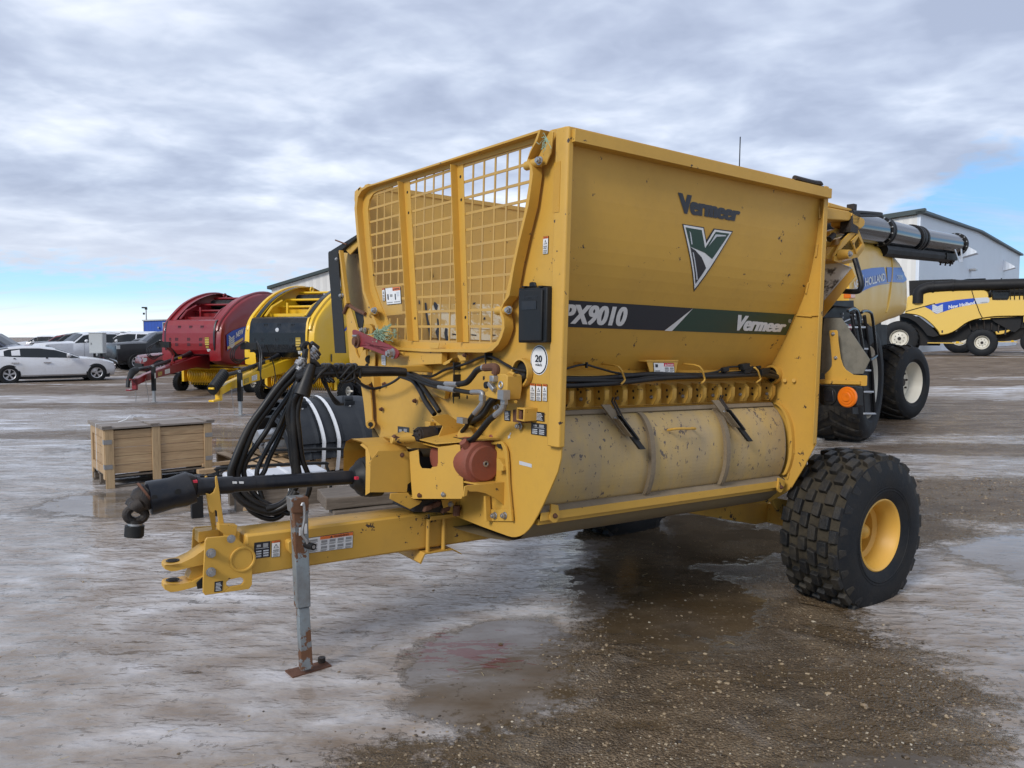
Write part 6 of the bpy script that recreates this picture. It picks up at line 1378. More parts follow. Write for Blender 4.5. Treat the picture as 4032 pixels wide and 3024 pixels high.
def car(name,label,cat,loc,head,kind,mat,group=None,grille=False,mirror=True,k=1.0,cap=False):
    """head: yaw of the nose, degrees clockwise from +Y; body swept through cross-sections"""
    Fc=Fr(loc,head); R=thing(name,label,cat,Fc,group); K=KIND[kind]; st=K['st']; b=B(mat); rows=[]
    if cap: st=[s if s[0]>-1.2 else (s[0],s[1],s[2],1.93 if s[0]>-2.95 else 1.5,s[4],.74) for s in st]
    for x,zb,belt,top,hb,ht in st:
        h=[(0,zb),(hb-.12,zb),(hb,zb+.12),(hb+.012,(zb+belt)/2),(hb-.03,belt),(ht,top-.05),(ht-.14,top),(0,top+.025)]
        rows.append([Vector((x*k,v*k,w*k)) for v,w in h]+[Vector((x*k,-v*k,w*k)) for v,w in h[-2:0:-1]])
    Rr=b.loft(rows); n=14; b.bm.faces.ensure_lookup_table()
    o_=b.done('body',R,0,40)
    g=B('glass')
    def sec(i,j): return rows[i][j]
    def lerp(a,c,t): return a+(c-a)*t
    s0,s1=K['side']
    for sg in (1,-1):
        jb,jt=(4,5) if sg>0 else (10,9); A_=[];C_=[]
        for i in range(s0,s1+1):
            lo,hi=sec(i,jb),sec(i,jt); e=Vector((0,.008*sg,.003)); A_.append(lerp(lo,hi,.06)+e); C_.append(lerp(lo,hi,.92 if s0<i<s1 else .3)+e)
        g.strip(A_,C_)
    for a0,a1 in (K['ws'],K['rw']):
        A_=[];C_=[]
        for i in range(a0,a1+1): e=Vector((.0,0,.010)); A_.append(sec(i,5)*.93+sec(i,9)*.07+e+Vector((.0,0,.0))); C_.append(sec(i,9)*.93+sec(i,5)*.07+e)
        M_=[sec(i,7)+Vector((0,0,.010)) for i in range(a0,a1+1)]
        if a0!=K['ws'][0] or True:
            g.strip([sec(i,6)+Vector((0,-.02,.008)) for i in range(a0,a1+(0 if a0==K['ws'][0] else 1))],M_[:len(M_)-(1 if a0==K['ws'][0] else 0)]); g.strip([sec(i,8)+Vector((0,.02,.008)) for i in range(a0,a1+(0 if a0==K['ws'][0] else 1))],M_[:len(M_)-(1 if a0==K['ws'][0] else 0)])
            g.strip([lerp(sec(i,5),sec(i,6),.35)+Vector((.006,.006,.006)) for i in range(a0,a1+(0 if a0==K['ws'][0] else 1))],[sec(i,6)+Vector((0,-.02,.008)) for i in range(a0,a1+(0 if a0==K['ws'][0] else 1))]); g.strip([lerp(sec(i,9),sec(i,8),.35)+Vector((.006,-.006,.006)) for i in range(a0,a1+(0 if a0==K['ws'][0] else 1))],[sec(i,8)+Vector((0,.02,.008)) for i in range(a0,a1+(0 if a0==K['ws'][0] else 1))])
    if cap:
        for sg in (1,-1): g.box(-2.7*k,-1.5*k,.87*sg*k,.90*sg*k,1.42*k,1.75*k)
    g.done('windows',R,smooth=30)
    hw=st[3][4]*k
    p=B(mat if kind=='pickup' else 'gloss')
    for x in K['pill']:
        for sg in (1,-1): p.prism([Vector((x*k-.035,sg*(hw-.015),st[6][2]*k)),Vector((x*k+.035,sg*(hw-.015),st[6][2]*k)),Vector((x*k+.03,sg*(st[7][5]*k+.035),st[7][3]*k-.08)),Vector((x*k-.03,sg*(st[7][5]*k+.035),st[7][3]*k-.08))],(0,sg*.012,0))
    p.done('pillar',R)
    d=B('dark'); r=K['r']*k
    for x in K['wh']:
        for sg in (1,-1):
            d.lathe((x*k,sg*(hw+.004),r),(0,sg,0),[(0,.001),(.004,r*1.13)],28)
    d.done('wheel_arch',R)
    for x in K['wh']:
        for sg in (1,-1): wheel_car(R,(x*k,sg*(hw-.08),r),sg,r)
    t=B('chassis'); t.box((st[-1][0]+.2)*k,(st[0][0]-.3)*k,-hw+.05,hw-.05,st[3][1]*k-.05,st[3][1]*k+.15); t.done('underbody',R)
    h=B('headlamp'); x0,zb,be=st[1][0]*k,st[1][1]*k,st[1][2]*k
    for sg in (1,-1):
        if kind=='cross': h.prism([Vector((.80,sg*.58,.62)),Vector((.76,sg*.80,.68)),Vector((.42,sg*.905,.86)),Vector((.50,sg*.88,.80)),Vector((.72,sg*.76,.76))],(0,sg*.012,.012))
        else: h.box(x0-.12,x0+.035,sg*(st[1][4]*k-.28) if sg>0 else -(st[1][4]*k+.004),(st[1][4]*k+.004) if sg>0 else -(st[1][4]*k-.28),be-.22,be-.04)
    h.done('headlamps',R)
    m=B('gloss' if kind=='cross' else 'chassis'); 
    if kind=='cross':
        m.prism([Vector((.76,.70,.44)),Vector((.60,.86,.48)),Vector((.50,.915,.52)),Vector((.62,.87,.44))],(.0,.012,.01)); m.use('redv'); m.prism([Vector((.47,.89,.82)),Vector((.42,.912,.865)),Vector((.60,.86,.82))],(0,.02,.01))
    else:
        m.use('chrome' if grille else 'chassis'); m.box(x0+.0,x0+.045,-.62*k,.62*k,be-.42,be-.03); m.use('dark'); 
        for i in range(3): m.box(x0+.046,x0+.052,-.58*k,.58*k,be-.38+i*.12,be-.31+i*.12)
        m.use('chrome' if grille else 'chassis'); m.box(x0+.02,x0+.10,-.9*k,.9*k,zb+.05,zb+.3)
    m.done('grille',R)
    if mirror:
        for sg in (1,-1):
            q=B(mat); xm=st[5][0]*k-.05; q.lathe((xm-.35 if kind=='cross' else xm+.02,sg*(hw+.10),st[5][2]*k+.12),(1,0,0),[(-.06,.02),(-.05,.085),(.02,.09),(.08,.05),(.10,.01)],12,True); q.done('wing_mirror',R)
    hd=B('chrome'); 
    for x in ((-1.85,-3.0) if kind=='cross' else (-.05,-.95)):
        for sg in (1,-1): hd.box(x*k-.12,x*k+.12,sg*(hw+.01) if sg>0 else sg*(hw+.035),sg*(hw+.035) if sg>0 else sg*(hw+.01),st[6][2]*k-.17,st[6][2]*k-.13)
    hd.done('door_handles',R)
    b2=B('ink')
    for x in ((-.72,-1.95,-3.0) if kind=='cross' else (.9,-.15,-1.2)):
        for sg in (1,): b2.box(x*k,x*k+.008,sg*(hw+.008),sg*(hw+.0135),.35*k,st[6][2]*k-.02)
    b2.done('door_gaps',R)
    return R
g=ground('zi',1590,1447); gr_=ground('zi',165,1492); hd=math.degrees(math.atan2(g.x-gr_.x,g.y-gr_.y))
# the near side wheels touch these two points: shift half a width away from the camera
dv_=(g-gr_).normalized(); nrm=Vector((-dv_.y,dv_.x,0)); kk=(g-gr_).length/3.22
car('parked_car','white five door crossover car with dirty lower doors, nearest car at left','car',g+nrm*.9,hd+180+180,'cross',M['carwhite'],k=kk)
CG='cars and pickups parked in the row behind the white crossover'
def at(x,d): return (( x-2016)/FPX*d,d,0)
car('parked_pickup','white crew cab pickup with plain side windows, right of the grey cabinet','pickup',at(545,45),-100,'pickup',M['carwhite'],CG)
car('parked_pickup','white pickup with high white bed cap, behind the grey cabinet','pickup',at(430,52),-100,'pickup',M['carwhite'],CG,cap=True,k=1.05)
car('parked_pickup','white pickup with chrome barred grille, facing left behind the crossover','pickup',at(372,44),-140,'pickup',M['carwhite'],CG,grille=True)
car('parked_pickup','dark brown pickup with pale reflective windscreen, second from the left in the row','pickup',at(325,50),-118,'pickup',paint('brown_black_paint',(.03,.018,.014),.25,.2,coat=.5),CG)
car('parked_suv','dark red suv showing only its roof and windows above the crossover','suv',at(248,50),-112,'suv',M['carred'],CG,k=1.05)
car('parked_suv','dark navy suv with white roof light, far left behind the crossover','suv',at(-40,34.5),80,'suv',M['carnavy'],CG,k=1.1)
car('parked_car','small distant white car between the navy and dark red suvs','car',at(160,85),-100,'suv',M['carwhite'],CG)
car('parked_suv','dark grey low suv with alloy wheels, between the cabinet and the black pickup','suv',at(548,42.5),-118,'suv',M['cardark'],CG,k=.92)
car('parked_pickup','black pickup with big black grille facing left beside the red baler','pickup',at(672,41.0),-132,'pickup',M['carblack'],CG,k=1.02)
car('parked_car','small maroon red car partly hidden by the red baler drawbar','car',at(725,36),-128,'suv',M['carred'],CG,k=.82)
# grey cabinet
Fe=Fr(at(387,31.5),90-8,0,0); eb=thing('electrical_cabinet','plain pale grey upright cabinet on a post behind the white crossover','cabinet',Fe)
b=B('panelgrey'); b.box(-.26,.26,-.2,.2,1.03,1.84); b.box(-.24,.24,-.206,-.2,1.05,1.82); b.done('cabinet_body',eb,.006); b=B('panelgrey'); b.box(-.28,.28,-.22,.22,1.842,1.862); b.done('top_cap',eb); b=B('chassis'); b.box(-.16,-.10,-.05,.05,0,1.03); b.box(.10,.16,-.05,.05,0,1.03); b.done('support_legs',eb); b=B('steel'); b.box(-.19,-.17,-.23,-.205,1.38,1.46); b.done('door_handle',eb)
# ================================================================== buildings and lamp
Fu=Fr(((570-2016)/FPX*120,120,0),96,0,0)
hb_=thing('blue_building','long low blue metal building with small lit window, behind the red baler','building',Fu)
b=B('shedblue'); b.prism([(0,0,2.05),(22,0,2.05),(22,0,4.75),(0,0,4.1)],(0,14,0)); b.done('wall',hb_); b=B('conc'); b.box(-.02,22.02,-.05,14.0,-.2,2.048); b.done('base_wall',hb_); b=B('panelgrey'); b.prism([(-.15,-.2,4.10),(22,-.2,4.76),(22,-.2,4.96),(-.15,-.2,4.28)],(0,14.4,0)); b.box(-.06,.03,-.06,.0,2.05,4.1); b.done('roof_edge',hb_); b=B('panelgrey'); b.box(3.1,4.6,-.04,-.005,2.55,3.9); w_=b.done('window',hb_); b=B('glass'); b.box(3.2,4.5,-.05,-.041,2.65,3.8); b.use('orange'); b.use(flat('warm_blind',(.7,.5,.32),.6)); b.box(3.4,4.4,-.056,-.051,2.7,3.2); b.done('pane',w_); b=B('steel'); b.box(2.4,2.6,-.3,-.005,3.0,3.15); b.box(2.48,2.52,-.3,-.25,2.8,3.3); b.done('wall_lamp',hb_)
Fl=Fr(((581-2016)/FPX*124,124,0),90,0,0); lp=thing('street_lamp','tall thin grey lamp post standing beside the blue building','lamp post',Fl)
b=B('steel'); b.cyl((0,0,0),(0,0,6.2),.12,10,.09); b.done('post',lp); b=B('chassis'); b.box(-.62,.1,-.2,.2,6.2,6.42); b.box(-.15,.15,-.15,.15,6.0,6.2); b.box(-.5,-.25,-.1,.1,5.2,5.5); b.done('lamp_head',lp)
# big shed at the left, only a slice shows
q0=sight('z9',1370,192); q1=sight('z9',1876,38); D0=66; h0=CAMZ+q0.z/q0.y*D0; h1=CAMZ+q1.z/q1.y*D0; x0_,x1_=q0.x/q0.y*D0,q1.x/q1.y*D0
Fd=Fr((x0_,D0,0),90,0,0); sd_=thing('metal_shed','pale ribbed metal shed with dark roof edge rising behind the yellow baler','building',Fd)
sl=(h1-h0)/(x1_-x0_); b=B('shedribs'); b.prism([(0,0,0),(24,0,0),(24,0,h0),(12,0,h0+sl*12),(0,0,h0)],(0,26,0)); b.done('wall',sd_); b=B('roofdark')
b.prism([(-.3,-.3,h0-.05),(12,-.3,h0+sl*12.0),(12,-.3,h0+sl*12+.28),(-.3,-.3,h0+.2)],(0,26.6,0)); b.prism([(24.3,-.3,h0-.05),(12.01,-.3,h0+sl*12.0),(12.01,-.3,h0+sl*12+.28),(24.3,-.3,h0+.2)],(0,26.6,0)); b.done('roof',sd_); b=B('conc'); b.box(3.2,3.8,-.12,-.002,h0-.9,h0-.2); b.box(6.0,6.6,-.12,-.002,h0-.1,h0+.6); b.done('wall_vent',sd_)
# big shed at the right
cn=sight('z6',868,212); D1=52; zc_=CAMZ+cn.z/cn.y*D1; X1=cn.x/cn.y*D1
e_=sight('z6',1457,455); dirx,diry=.62,.785
def onwall(k,x,y):
    q=sight(k,x,y); t=(X1*diry-D1*dirx)/(q.x*diry-q.y*dirx) if abs(q.x*diry-q.y*dirx)>1e-6 else 0
    return q.x*t,q.y*t,CAMZ+q.z*t
def wallp(k,x,y):
    X_,Y_,Z_=onwall(k,x,y); return Vector((math.hypot(X_-X1,Y_-D1)*(1 if Y_>D1 else -1),0,Z_))
yawR=math.degrees(math.atan2(dirx,diry)); Fg=Fr((X1,D1,0),yawR,0,0); rs=thing('metal_shed','large pale grey metal shed with dark roof edge and two hooded vents at the right','building',Fg)
tp=[wallp('z6',x,y) for x,y in ((868,214),(1210,324),(1457,457))]; LE=tp[-1].x
b=B('shedgrey'); b.prism([(0,0,0),(LE,0,0)]+[tuple(p) for p in tp[::-1]],(0,.2,0)); b.done('front_wall',rs)
b=B('shedribs'); lw=(diry,-dirx)
b.prism([(.0,.2,0),(0,12,0),(0,12,zc_-.9),(0,.2,zc_)],(.2,0,0)); b.done('end_wall',rs)
b=B('roofdark'); b.prism([(-.3,-.35,tp[0].z),(tp[1].x,-.35,tp[1].z),(LE+.5,-.35,tp[2].z-.1),(LE+.5,-.35,tp[2].z+.12),(tp[1].x,-.35,tp[1].z+.16),(-.3,-.35,tp[0].z+.16)],(0,.6,0)); b.prism([(-.3,-.3,zc_-.0),(-.3,12.2,zc_-.95),(-.3,12.2,zc_-.6),(-.3,-.3,zc_+.3)],(.5,0,0)); b.prism([(0,.2,zc_-.1),(LE,.2,tp[2].z-.3),(LE,12,tp[2].z-1.2),(0,12,zc_-1.)],(0,0,.1)); b.done('roof',rs)
for x,y,s_ in ((1108,440,1.0),(1357,528,1.0)):
    p=wallp('z6',x,y); b=B('shedgrey'); b.prism([(p.x,0,p.z+.75),(p.x+.0,-1.1,p.z),(p.x+.0,-1.1,p.z-.15),(p.x,0,p.z-.45)],(1.3,0,0)); b.done('vent_hood',rs,label='hooded wall vent' ) 
p=wallp('z6',1160,548); b=B('steel'); b.box(p.x-.5,p.x+.5,-.5,-.002,p.z-.08,p.z+.08); b.done('pipe_stub',rs)
# ================================================================== near combine
C1=Fr((7.95,15.7,0),math.degrees(math.atan2(-.6,-.8)),0,0)
c1=thing('combine_harvester','cream and yellow combine with white wheel rims and long black auger, close behind the processor','combine harvester',C1)
stn=[(4.2,1.56,3.25,1.42),(3.3,1.64,3.44,1.45),(2.6,1.70,3.50,1.46),(1.9,1.76,3.52,1.46),(1.0,1.88,3.50,1.46),(.2,1.98,3.34,1.46),(-.3,2.03,3.14,1.45),(-.65,2.08,2.90,1.40),(-.95,2.2,2.66,1.3)]
VCc=-1.5; EXP=5
def c1surf(u,w):
    for (u0,b0,t0,h0_),(u1,b1,t1,h1_) in zip(stn,stn[1:]):
        if u<=u0 and u>=u1:
            t=(u0-u)/(u0-u1); zb,zt,hh=b0+(b1-b0)*t,t0+(t1-t0)*t,h0_+(h1_-h0_)*t; k=(w-(zb+zt)/2)/((zt-zb)/2); k=min(.98,abs(k)); return VCc+hh*(1-k**EXP)**(1/EXP)
    return VCc+1.4
rows=[]
for u,zb,zt,hh in stn:
    r=[]
    for i in range(40):
        a=2*PI*i/40; c_,s_=math.cos(a),math.sin(a); r.append(Vector((u,VCc+hh*math.copysign(abs(c_)**(2/EXP),c_),(zb+zt)/2+(zt-zb)/2*math.copysign(abs(s_)**(2/EXP),s_))))
    rows.append(r)
b=B('cream'); b.loft(rows); bd=b.done('body_shell',c1,smooth=60)
def c1d(k,*p):
    out=[]
    for x,y in p:
        v=-.15
        for _ in range(14): q=C1.hit(k,x,y,'v',v); v=.5*v+.5*c1surf(max(min(q.x,4.1),-.94),q.z)
        out.append(C1.hit(k,x,y,'v',v))
    return out
def c1decal(b,pts,h):
    q=c1d('zh',*pts) if isinstance(pts[0][0],(int,float)) and max(x for x,y in pts)>-9999 else pts
    b.poly([Vector((p.x,-h,p.z)) for p in q])
def c1drape(b):
    bm=b.bm
    us=[s[0] for s in stn[1:-1]]+[2.25,1.45,.6,-.05,-.48,-.75]
    for u in us: bmesh.ops.bisect_plane(bm,geom=bm.verts[:]+bm.edges[:]+bm.faces[:],plane_co=(u,0,0),plane_no=(1,0,0))
    for w in [2.2+.1*i for i in range(12)]: bmesh.ops.bisect_plane(bm,geom=bm.verts[:]+bm.edges[:]+bm.faces[:],plane_co=(0,0,w),plane_no=(0,0,1))
    for v in bm.verts: v.co.y=c1surf(max(min(v.co.x,4.15),-.94),v.co.z)-v.co.y*1.0+.004
b=B('blue')
c1decal(b,[(-60,505),(0,487),(100,468),(240,458),(270,600),(272,640),(180,655),(80,690),(0,725),(-60,760)],.004)
c1decal(b,[(270,458),(400,462),(440,480),(468,640),(400,638),(282,632)],.004)
b.use('blue'); c1decal(b,[(-60,770),(0,733),(100,690),(200,664),(300,652),(300,643),(200,655),(90,682),(0,722),(-60,752)],.006)
b.use('silver'); c1decal(b,[(-30,560),(-10,545),(-12,640),(-30,660)],.006)
q=c1d('zh',(8,688),(247,618),(243,528),(10,585)); put_text(b,'HOLLAND',[Vector((p.x,-.012,p.z)) for p in q],'white',.025)
q=c1d('z6',(464,670),(512,650),(508,590),(468,615)); put_text(b,'NEW',[Vector((p.x,-.012,p.z)) for p in q],'white',.025)
q=c1d('zh',(384,605),(462,605),(455,552),(384,552)); put_text(b,'CR8090',[Vector((p.x,-.012,p.z)) for p in q],'silver',.005)
c1drape(b); b.done('side_decal',bd)
b=B('cyel')
for u,hh in ((.12,.02),):
    i=5; pass
seam=[]
for i in range(3,18): 
    a=-1.2+2.4*i/20*1.2; 
    w=2.15+(3.22-2.15)*(i-3)/14; seam.append(Vector((1.55-.35*math.sin((w-2.1)*1.4),c1surf(1.3,w)+.004,w)))
b.tube(seam,.018,6); b.done('panel_seam',bd)
b=B('chassis'); b.box(-.6,5.6,-2.6,-.45,1.0,1.95); b.box(2.6,5.4,-2.2,-.5,1.6,2.4); b.prism([(2.0,-.5,1.0),(2.6,-.5,1.95),(-.2,-.5,2.2),(-.4,-.5,1.2)],(0,-.1,0)); b.box(-1.3,-.4,-1.2,-.5,1.1,1.5); b.box(-1.5,-1.2,-1.0,-.45,.95,1.55); b.done('chassis',c1)
b=B('cyel'); b.box(3.4,7.0,-2.8,-.3,2.2,3.2); b.done('grain_tank',c1,.08) 
b=B('gloss'); b.box(5.4,7.2,-2.4,-.6,1.9,3.5); b.done('cab',c1,.1)
# unloading auger
def apt(k,x,y,D):
    d=sight(k,x,y); P=CAM+d*(D/d.y); q=P-C1.O; return Vector((q.dot(C1.U),q.dot(C1.V),q.dot(C1.W)))
a0=apt('z6',290,268,12.0); a1=apt('z6',620,318,14.0); a2=apt('z6',820,360,15.6); a3=apt('z6',1072,398,17.8)
b=B('auger'); b.tube([a0,a1],.235,32); b.tube([a1,a2],.23,32); b.tube([a2,a3],.225,32); b.use('chassis')
dA=(a3-a0).normalized()
for c_,w_ in ((a1,.05),(a1+dA*.12,.03),(a2,.07),(a2+dA*.2,.04),(a2-dA*.15,.04),(a3,.06)): b.cyl(c_-dA*w_,c_+dA*w_,.265,32)
up=(Vector((0,0,1))-dA*dA.z).normalized(); sd__=dA.cross(up)
b.use('steel')
for c_ in (a1,a2,a3):
    for i in range(14): an=i*2*PI/14; p=c_+(up*math.cos(an)+sd__*math.sin(an))*.25; b.cyl(p-dA*.065,p-dA*.05,.014,6)
au=b.done('unloading_auger',c1,smooth=40)
b=B('chassis'); b.tube([a2-up*.30-dA*1.9,a3-up*.30-dA*.7],.12,10); b.obox(a3-up*.30-dA*.75,dA*.9,sd__*.25,up*.14); b.use('iron')
for i in range(6): p=a3-dA*(.15+.2*i)-up*(.36+.04*(i%2)); b.tube([p,p-up*.08-dA*.06],.02,6); b.cyl(p,p-dA*.05,.045,8)
b.use('silver'); b.prism([a3-dA*.95-up*.15+sd__*.2,a3-dA*.85-up*.15+sd__*.2,a3-dA*.65-up*.35+sd__*.22,a3-dA*.42-up*.35+sd__*.22,a3-dA*.40-up*.12+sd__*.2,a3-dA*.3-up*.12+sd__*.2,a3-dA*.36-up*.42+sd__*.24,a3-dA*.70-up*.42+sd__*.24],sd__*.01); b.done('spout_linkage',au)
tyre(c1,(3.85,-.22,.96),1,'drive_wheel',.96,.46,.58,20,'tread','rubber','wheelw',ag=True,dish=.2,hub=False,nseg=64)
tyre(c1,(4.35,-2.7,.95),-1,'drive_wheel',.95,.42,.56,20,'tread','rubber','wheelw',ag=True,dish=.2,hub=False,nseg=64)
ax_=Matrix.Rotation(math.radians(-16),3,'Z')@Vector((0,1,0))
tyre(c1,(-.32,-.24,.76),1,'steer_wheel',.77,.44,.42,18,'tread','rubber','wheelw',axis=ax_,ag=True,dish=.3,hub=False,nseg=56)
tyre(c1,(-.05,-2.5,.74),-1,'steer_wheel',.74,.30,.40,18,'tread','rubber','wheelw',axis=ax_,ag=True,dish=.3,hub=False,nseg=56)
b=B('chassis'); b.prism([(1.6,-.5,.9),(2.5,-.5,1.9),(3.1,-.5,2.1),(3.0,-.5,2.0),(2.3,-.5,1.7),(1.8,-.5,.9)],(0,-.6,0)); b.done('rear_fender',c1)
# ladder and rails
def cp(k,v,*p): return C1.pts(k,'v',v,*p)
VL=.22
b=B('chassis'); b.tube(cp('zd',VL,(560,80),(600,330),(650,600),(690,1190)),.028,6); b.tube(cp('zd',VL+.01,(700,120),(735,400),(780,700),(810,1180)),.028,6); b.prism(cp('zd',VL-.02,(590,270),(730,260),(800,960),(700,960)),(0,-.02,0)); b.prism(cp('zd',VL-.02,(570,1120),(700,960),(700,1195),(575,1190)),(0,-.02,0)); b.prism(cp('zd',VL-.02,(700,960),(800,965),(812,1170),(700,1180)),(0,-.02,0)); ld=b.done('access_ladder',c1)
b=B('silver')
for (x0,x1,y) in ((590,715,235),(690,745,470),(710,775,705),(697,805,938),(700,830,1175)):
    q=cp('zd',VL+.03,(x0,y),(x1,y),(x1,y+18),(x0,y+18)); b.prism(q,(0,-.14,0))
b.done('ladder_rungs',ld)
b=B('gloss'); b.tube(cp('zd',VL+.1,(520,70),(580,45),(625,80),(650,250),(685,480)),.022,8,4); b.tube(cp('zd',VL+.1,(670,85),(700,68),(760,80),(790,150),(830,500),(825,560),(765,600)),.022,8,4); b.tube(cp('zd',VL+.05,(555,110),(600,340)),.02,6); b.done('hand_rail',c1)
b=B('chassis'); b.prism(cp('zd',VL-.2,(255,140),(380,10),(600,20),(650,60),(680,130),(700,330),(560,330),(450,145)),(0,-.3,0)); b.prism(cp('z6',VL-.1,(360,730),(470,728),(472,770),(350,760)),(0,-.2,0)); b.use('steel')
for x,y in ((458,98),(456,140),(538,136),(588,112),(586,152),(672,165),(672,297)): q=cp('zd',VL-.19,(x,y))[0]; b.cyl(q,q+Vector((0,.02,0)),.02,8)
b.use('redv'); q=cp('zd',VL-.18,(528,255))[0]; b.cyl(q,q+Vector((0,.03,0)),.06,12); b.use('silver'); b.tube(cp('zd',VL-.15,(480,185),(548,155)),.012,6); b.tube(cp('zd',VL-.15,(500,210),(552,245)),.012,6); b.done('platform',c1,.01)
b=B('amber'); b.prism(cp('z6',VL,(452,685),(480,685),(480,716),(452,716)),(0,-.1,0)); b.done('side_lamp',c1,.01)
b=B('chassis'); q=cp('z6',-1.2,(1350,110),(1342,325)); d=sight('z4',1352,147); P0=CAM+d*(14.0/d.y)-C1.O; d=sight('z4',1343,325); P1=CAM+d*(14.0/d.y)-C1.O
b.tube([Vector((P.dot(C1.U),P.dot(C1.V),P.dot(C1.W))) for P in (P0,P1+Vector((0,0,-.8)))],.010,5); b.done('antenna',c1)
# ================================================================== second combine, side on
def combine2(loc,yaw,label,detail=True):
    C=Fr(loc,yaw); R=thing('combine_harvester',label,'combine harvester',C,None)
    C0=Fr((26.05,43,.59),math.degrees(math.atan2(-.86,.51)),0,0)
    h=lambda v,*p: C0.pts('zh','v',v,*p)
    b=B('cyel'); P=h(0,(520,815),(560,795),(700,765),(850,750),(1000,741),(1280,733),(1400,730),(1450,737),(1480,765),(1488,805),(1495,845),(1700,850),(1906,850),(2050,862),(2150,900),(2160,980),(2050,1020),(1906,1033),(1700,1036),(1550,1042),(1410,1062),(1300,1085),(1200,1130),(1100,1205),(1000,1252),(905,1265),(890,1235),(850,1185),(780,1115),(690,1050),(600,1018),(495,1005),(495,980)); 
    P=catmull(P+P[:1],2)[:-1]
    c_=sum((p for p in P),Vector())/len(P); rows=[]
    for sc,dv in ((.97,.0),(1,-.10),(1,-2.9),(.97,-3.0)): rows.append([Vector((c_.x+(p.x-c_.x)*sc,dv,c_.z+(p.z-c_.z)*sc)) for p in P])
    b.loft(rows); bd=b.done('body_panel',R,smooth=40)
    b=B('blue'); e=.006; b.poly(h(e,(725,928),(900,885),(1100,848),(1308,826),(1336,893),(1200,915),(1060,950),(960,985),(870,1012),(845,1003),(800,965))); b.use('silver'); b.poly(h(e,(1312,826),(1478,816),(1495,835),(1497,862),(1480,882),(1340,897)))
    b.use('silver')
    for i in range(4):
        for m_ in (-1,1):
            x=880; y=925+22*i; b.poly(h(e*2,(x,y),(x+m_*62,y-28),(x+m_*64,y-8),(x,y+20)))
    put_text(b,'New Holland',h(e*2,(1012,955),(1322,898),(1318,858),(1010,912)),'white',.03); put_text(b,'CR9060',h(e*2,(1390,886),(1472,878),(1472,868),(1390,874)),'ink',.0); b.use('ink'); b.poly(h(e,(926,1208),(944,1208),(944,1238),(926,1238))); b.done('side_decal',bd)
    b=B('chassis'); b.tube([Vector((p.x,.02,p.z)) for p in h(0,(1285,735),(1310,820),(1345,905),(1375,990),(1412,1062))],.022,5); b.tube([Vector((p.x,.015,p.z)) for p in h(0,(500,985),(700,930),(850,888))],.02,5); b.done('panel_gap',bd)
    b=B('chassis'); b.prism(h(-.5,(540,620),(690,612),(1050,600),(1150,610),(1300,600),(1450,595),(1460,640),(1500,660),(1500,740),(700,765),(545,795)),(0,-2,0)); b.done('grain_tank',R)
    b=B('chassis'); q=h(-.15,(745,700),(1100,678),(2300,648)); b.tube(q,.30,20); b.tube([q[0]+Vector((-.1,0,.0)),q[0]+Vector((.35,0,-.25)),q[0]+Vector((.4,0,-.9))],.32,16,3); 
    for x in (825,1065): p=h(-.15,(x,696 if x<1000 else 680))[0]; b.cyl(p+Vector((.05,0,0)),p-Vector((.05,0,0)),.36,20)
    b.done('unloading_auger',R)
    b=B('chassis'); b.prism(h(-.05,(420,1015),(500,1005),(580,1020),(660,1060),(760,1130),(850,1220),(895,1272),(830,1286),(760,1270),(700,1190),(620,1110),(540,1065),(430,1045)),(0,-.7,0)); b.done('fender',R)
    b=B('chassis'); b.prism(h(-.6,(700,1150),(1100,1220),(1300,1090),(1900,1040),(1900,1180),(1500,1230),(1150,1340),(800,1370),(680,1300)),(0,-1.8,0)); b.prism(h(-.3,(1500,1060),(1880,1045),(1860,1180),(1800,1230),(1760,1220),(1560,1110)),(0,-.2,0)); b.use('cyel'); b.prism(h(-.3,(760,1352),(1180,1355),(1180,1366),(760,1362)),(0,-.3,0)); b.use('nhyel'); b.prism(h(-.28,(1098,1340),(1135,1340),(1135,1364),(1098,1364)),(0,-.1,0)); b.use('iron'); 
    for i in range(6): b.tube(h(-.4,(1250+i*90,1090+(i%2)*30),(1280+i*80,1200+(i%3)*30)),.05,5)
    b.done('chassis',R)
    b=B('chassis'); b.prism(h(-.55,(430,1040),(640,1040),(900,1240),(900,1390),(430,1390)),(0,-1.6,0)); b.done('dark_fill_block',R)  # added dark block: keeps the gap between fender and body from showing pale
    if detail:
        b=B('gloss'); b.prism(h(-.3,(1520,715),(1745,722),(1725,838),(1535,838)),(0,-1.5,0)); b.done('engine_box',R,.03)
        b=B('chassis'); 
        for x in (1740,1790,1850,1900): b.tube(h(.0,(x,700),(x+4,845)),.03,5)
        b.tube(h(0,(1560,742),(1906,735)),.03,5); b.tube(h(0,(1740,790),(1906,785)),.03,5); b.done('deck_rail',R)
        b=B('gloss'); b.prism(h(-.5,(1170,610),(1230,598),(1450,590),(1450,600),(1300,620)),(0,-1.,0)); b.tube(h(-.4,(1640,588),(1638,620)),.04,5); b.done('tank_flap',R)
    tyre(R,(.0,-.27,.78),1,'steer_wheel',.76,.32,.37,18,'rubber','rubber','wheelw',ag=True,dish=.5,hub=False,nseg=40)
    tyre(R,(.0,-2.6,.78),-1,'steer_wheel',.76,.32,.37,18,'rubber','rubber','wheelw',ag=True,dish=.5,hub=False,nseg=40)
    p=h(-.4,(430,1290))[0]
    tyre(R,(p.x,-.35,1.0),1,'drive_wheel',1.02,.38,.50,20,'rubber','rubber','wheelw',ag=True,dish=.5,hub=False,nseg=48)
    tyre(R,(p.x,-2.7,1.0),-1,'drive_wheel',1.02,.38,.50,20,'rubber','rubber','wheelw',ag=True,dish=.5,hub=False,nseg=48)
    return R
yw2=math.degrees(math.atan2(-.86,.51))
combine2((26.05,43,.59),yw2,'yellow combine standing side on with blue stripe, far right in front of the shed')
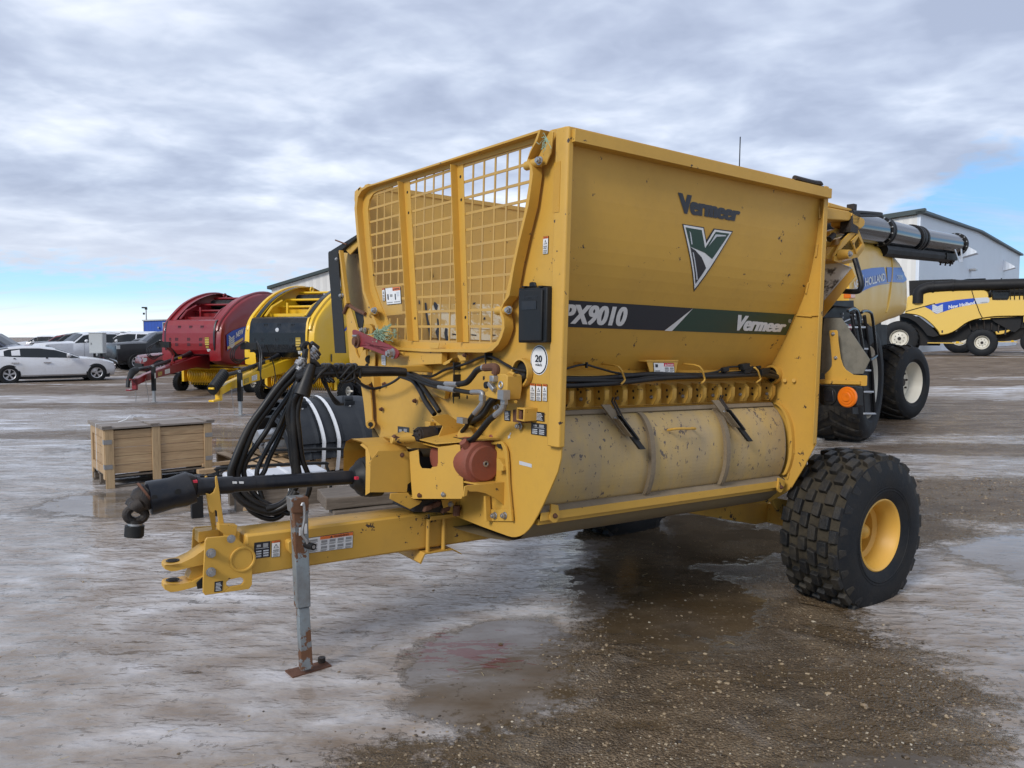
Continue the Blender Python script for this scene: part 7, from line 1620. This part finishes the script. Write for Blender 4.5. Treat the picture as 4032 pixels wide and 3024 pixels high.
combine2((33.0,49,.62),yw2+4,'third combine cut off by the right edge, behind the side on yellow one',True)
# ================================================================== pieces that stand apart become parts of their own
def split_apart(name,new,gap=.015):
    for o in [o for o in list(COL.objects) if o.type=='MESH' and o.name.split('.')[0]==name]:
        me=o.data; n=len(me.vertices); par=list(range(n))
        def find(i):
            while par[i]!=i: par[i]=par[par[i]]; i=par[i]
            return i
        for e in me.edges:
            a,b_=find(e.vertices[0]),find(e.vertices[1])
            if a!=b_: par[a]=b_
        boxes={}
        for v in me.vertices:
            r=find(v.index); c=v.co; q=boxes.setdefault(r,[c.x,c.y,c.z,c.x,c.y,c.z])
            for k in range(3): q[k]=min(q[k],c[k]); q[k+3]=max(q[k+3],c[k])
        cl=[[[r],q[:]] for r,q in boxes.items()]; ch=True
        while ch:
            ch=False
            for i in range(len(cl)):
                for j in range(i+1,len(cl)):
                    A_,B_=cl[i][1],cl[j][1]
                    if all(A_[k]-gap<=B_[k+3] and B_[k]-gap<=A_[k+3] for k in range(3)):
                        cl[i][0]+=cl[j][0]; cl[i][1]=[min(A_[k],B_[k]) for k in range(3)]+[max(A_[k+3],B_[k+3]) for k in range(3)]; cl.pop(j); ch=True; break
                if ch: break
        if len(cl)<2:
            o.name=new; continue
        own={}
        for i,(rs_,_) in enumerate(cl):
            for r in rs_: own[r]=i
        vg=[own[find(i)] for i in range(n)]
        for i in range(len(cl)):
            bm=bmesh.new(); bm.from_mesh(me); bm.verts.ensure_lookup_table()
            bmesh.ops.delete(bm,geom=[v for v in bm.verts if vg[v.index]!=i],context='VERTS')
            m2=bpy.data.meshes.new(new); bm.to_mesh(m2); bm.free()
            for m_ in me.materials: m2.materials.append(m_)
            c=o.copy(); c.data=m2; c.name=new; COL.objects.link(c); c.parent=o.parent
        bpy.data.objects.remove(o)
for a,b_ in (('gearbox_mount','gearbox_mount'),('corner_posts','corner_post'),('hitch_bolts','hitch_bolt'),('hose_fittings','hose_fitting'),('small_brackets','small_bracket'),('hinge_bolts','hinge_bolt'),('weld_beads','weld_bead'),('cable_ties','cable_tie'),('cable_connector','cable_connector'),('hose_hook','hose_hook'),('door_hinge','door_hinge'),('grille_upright','grille_upright'),('headlamps','headlamp'),('door_handles','door_handle'),('support_legs','support_leg'),('wheel_arch','wheel_arch'),('hose_couplers','hose_coupler'),('side_boards','side_board'),('corner_straps','corner_strap'),('frame_bars','frame_bar'),('windows','window'),('pillar','pillar'),('ladder_rungs','ladder_rung'),('lift_bracket','lift_bracket'),('pivot_bolts','pivot_bolt'),('loader_pivot','loader_pivot'),('arm_pins','arm_pin'),('mount_bracket','mount_bracket'),('lower_chute_frame','lower_chute_frame'),('hand_rail','hand_rail'),('rotor','rotor'),('end_rails','end_rail'),('support_blocks','support_block'),('carton_strap','carton_strap'),('deck_boards','deck_board'),('bottom_boards','bottom_board'),('corner_strip','corner_strip'),('grille_latch','grille_latch'),('twine_tangle','twine_tangle'),('rusted_coupling','rusted_coupling'),('discharge_chute','discharge_chute')): split_apart(a,b_)
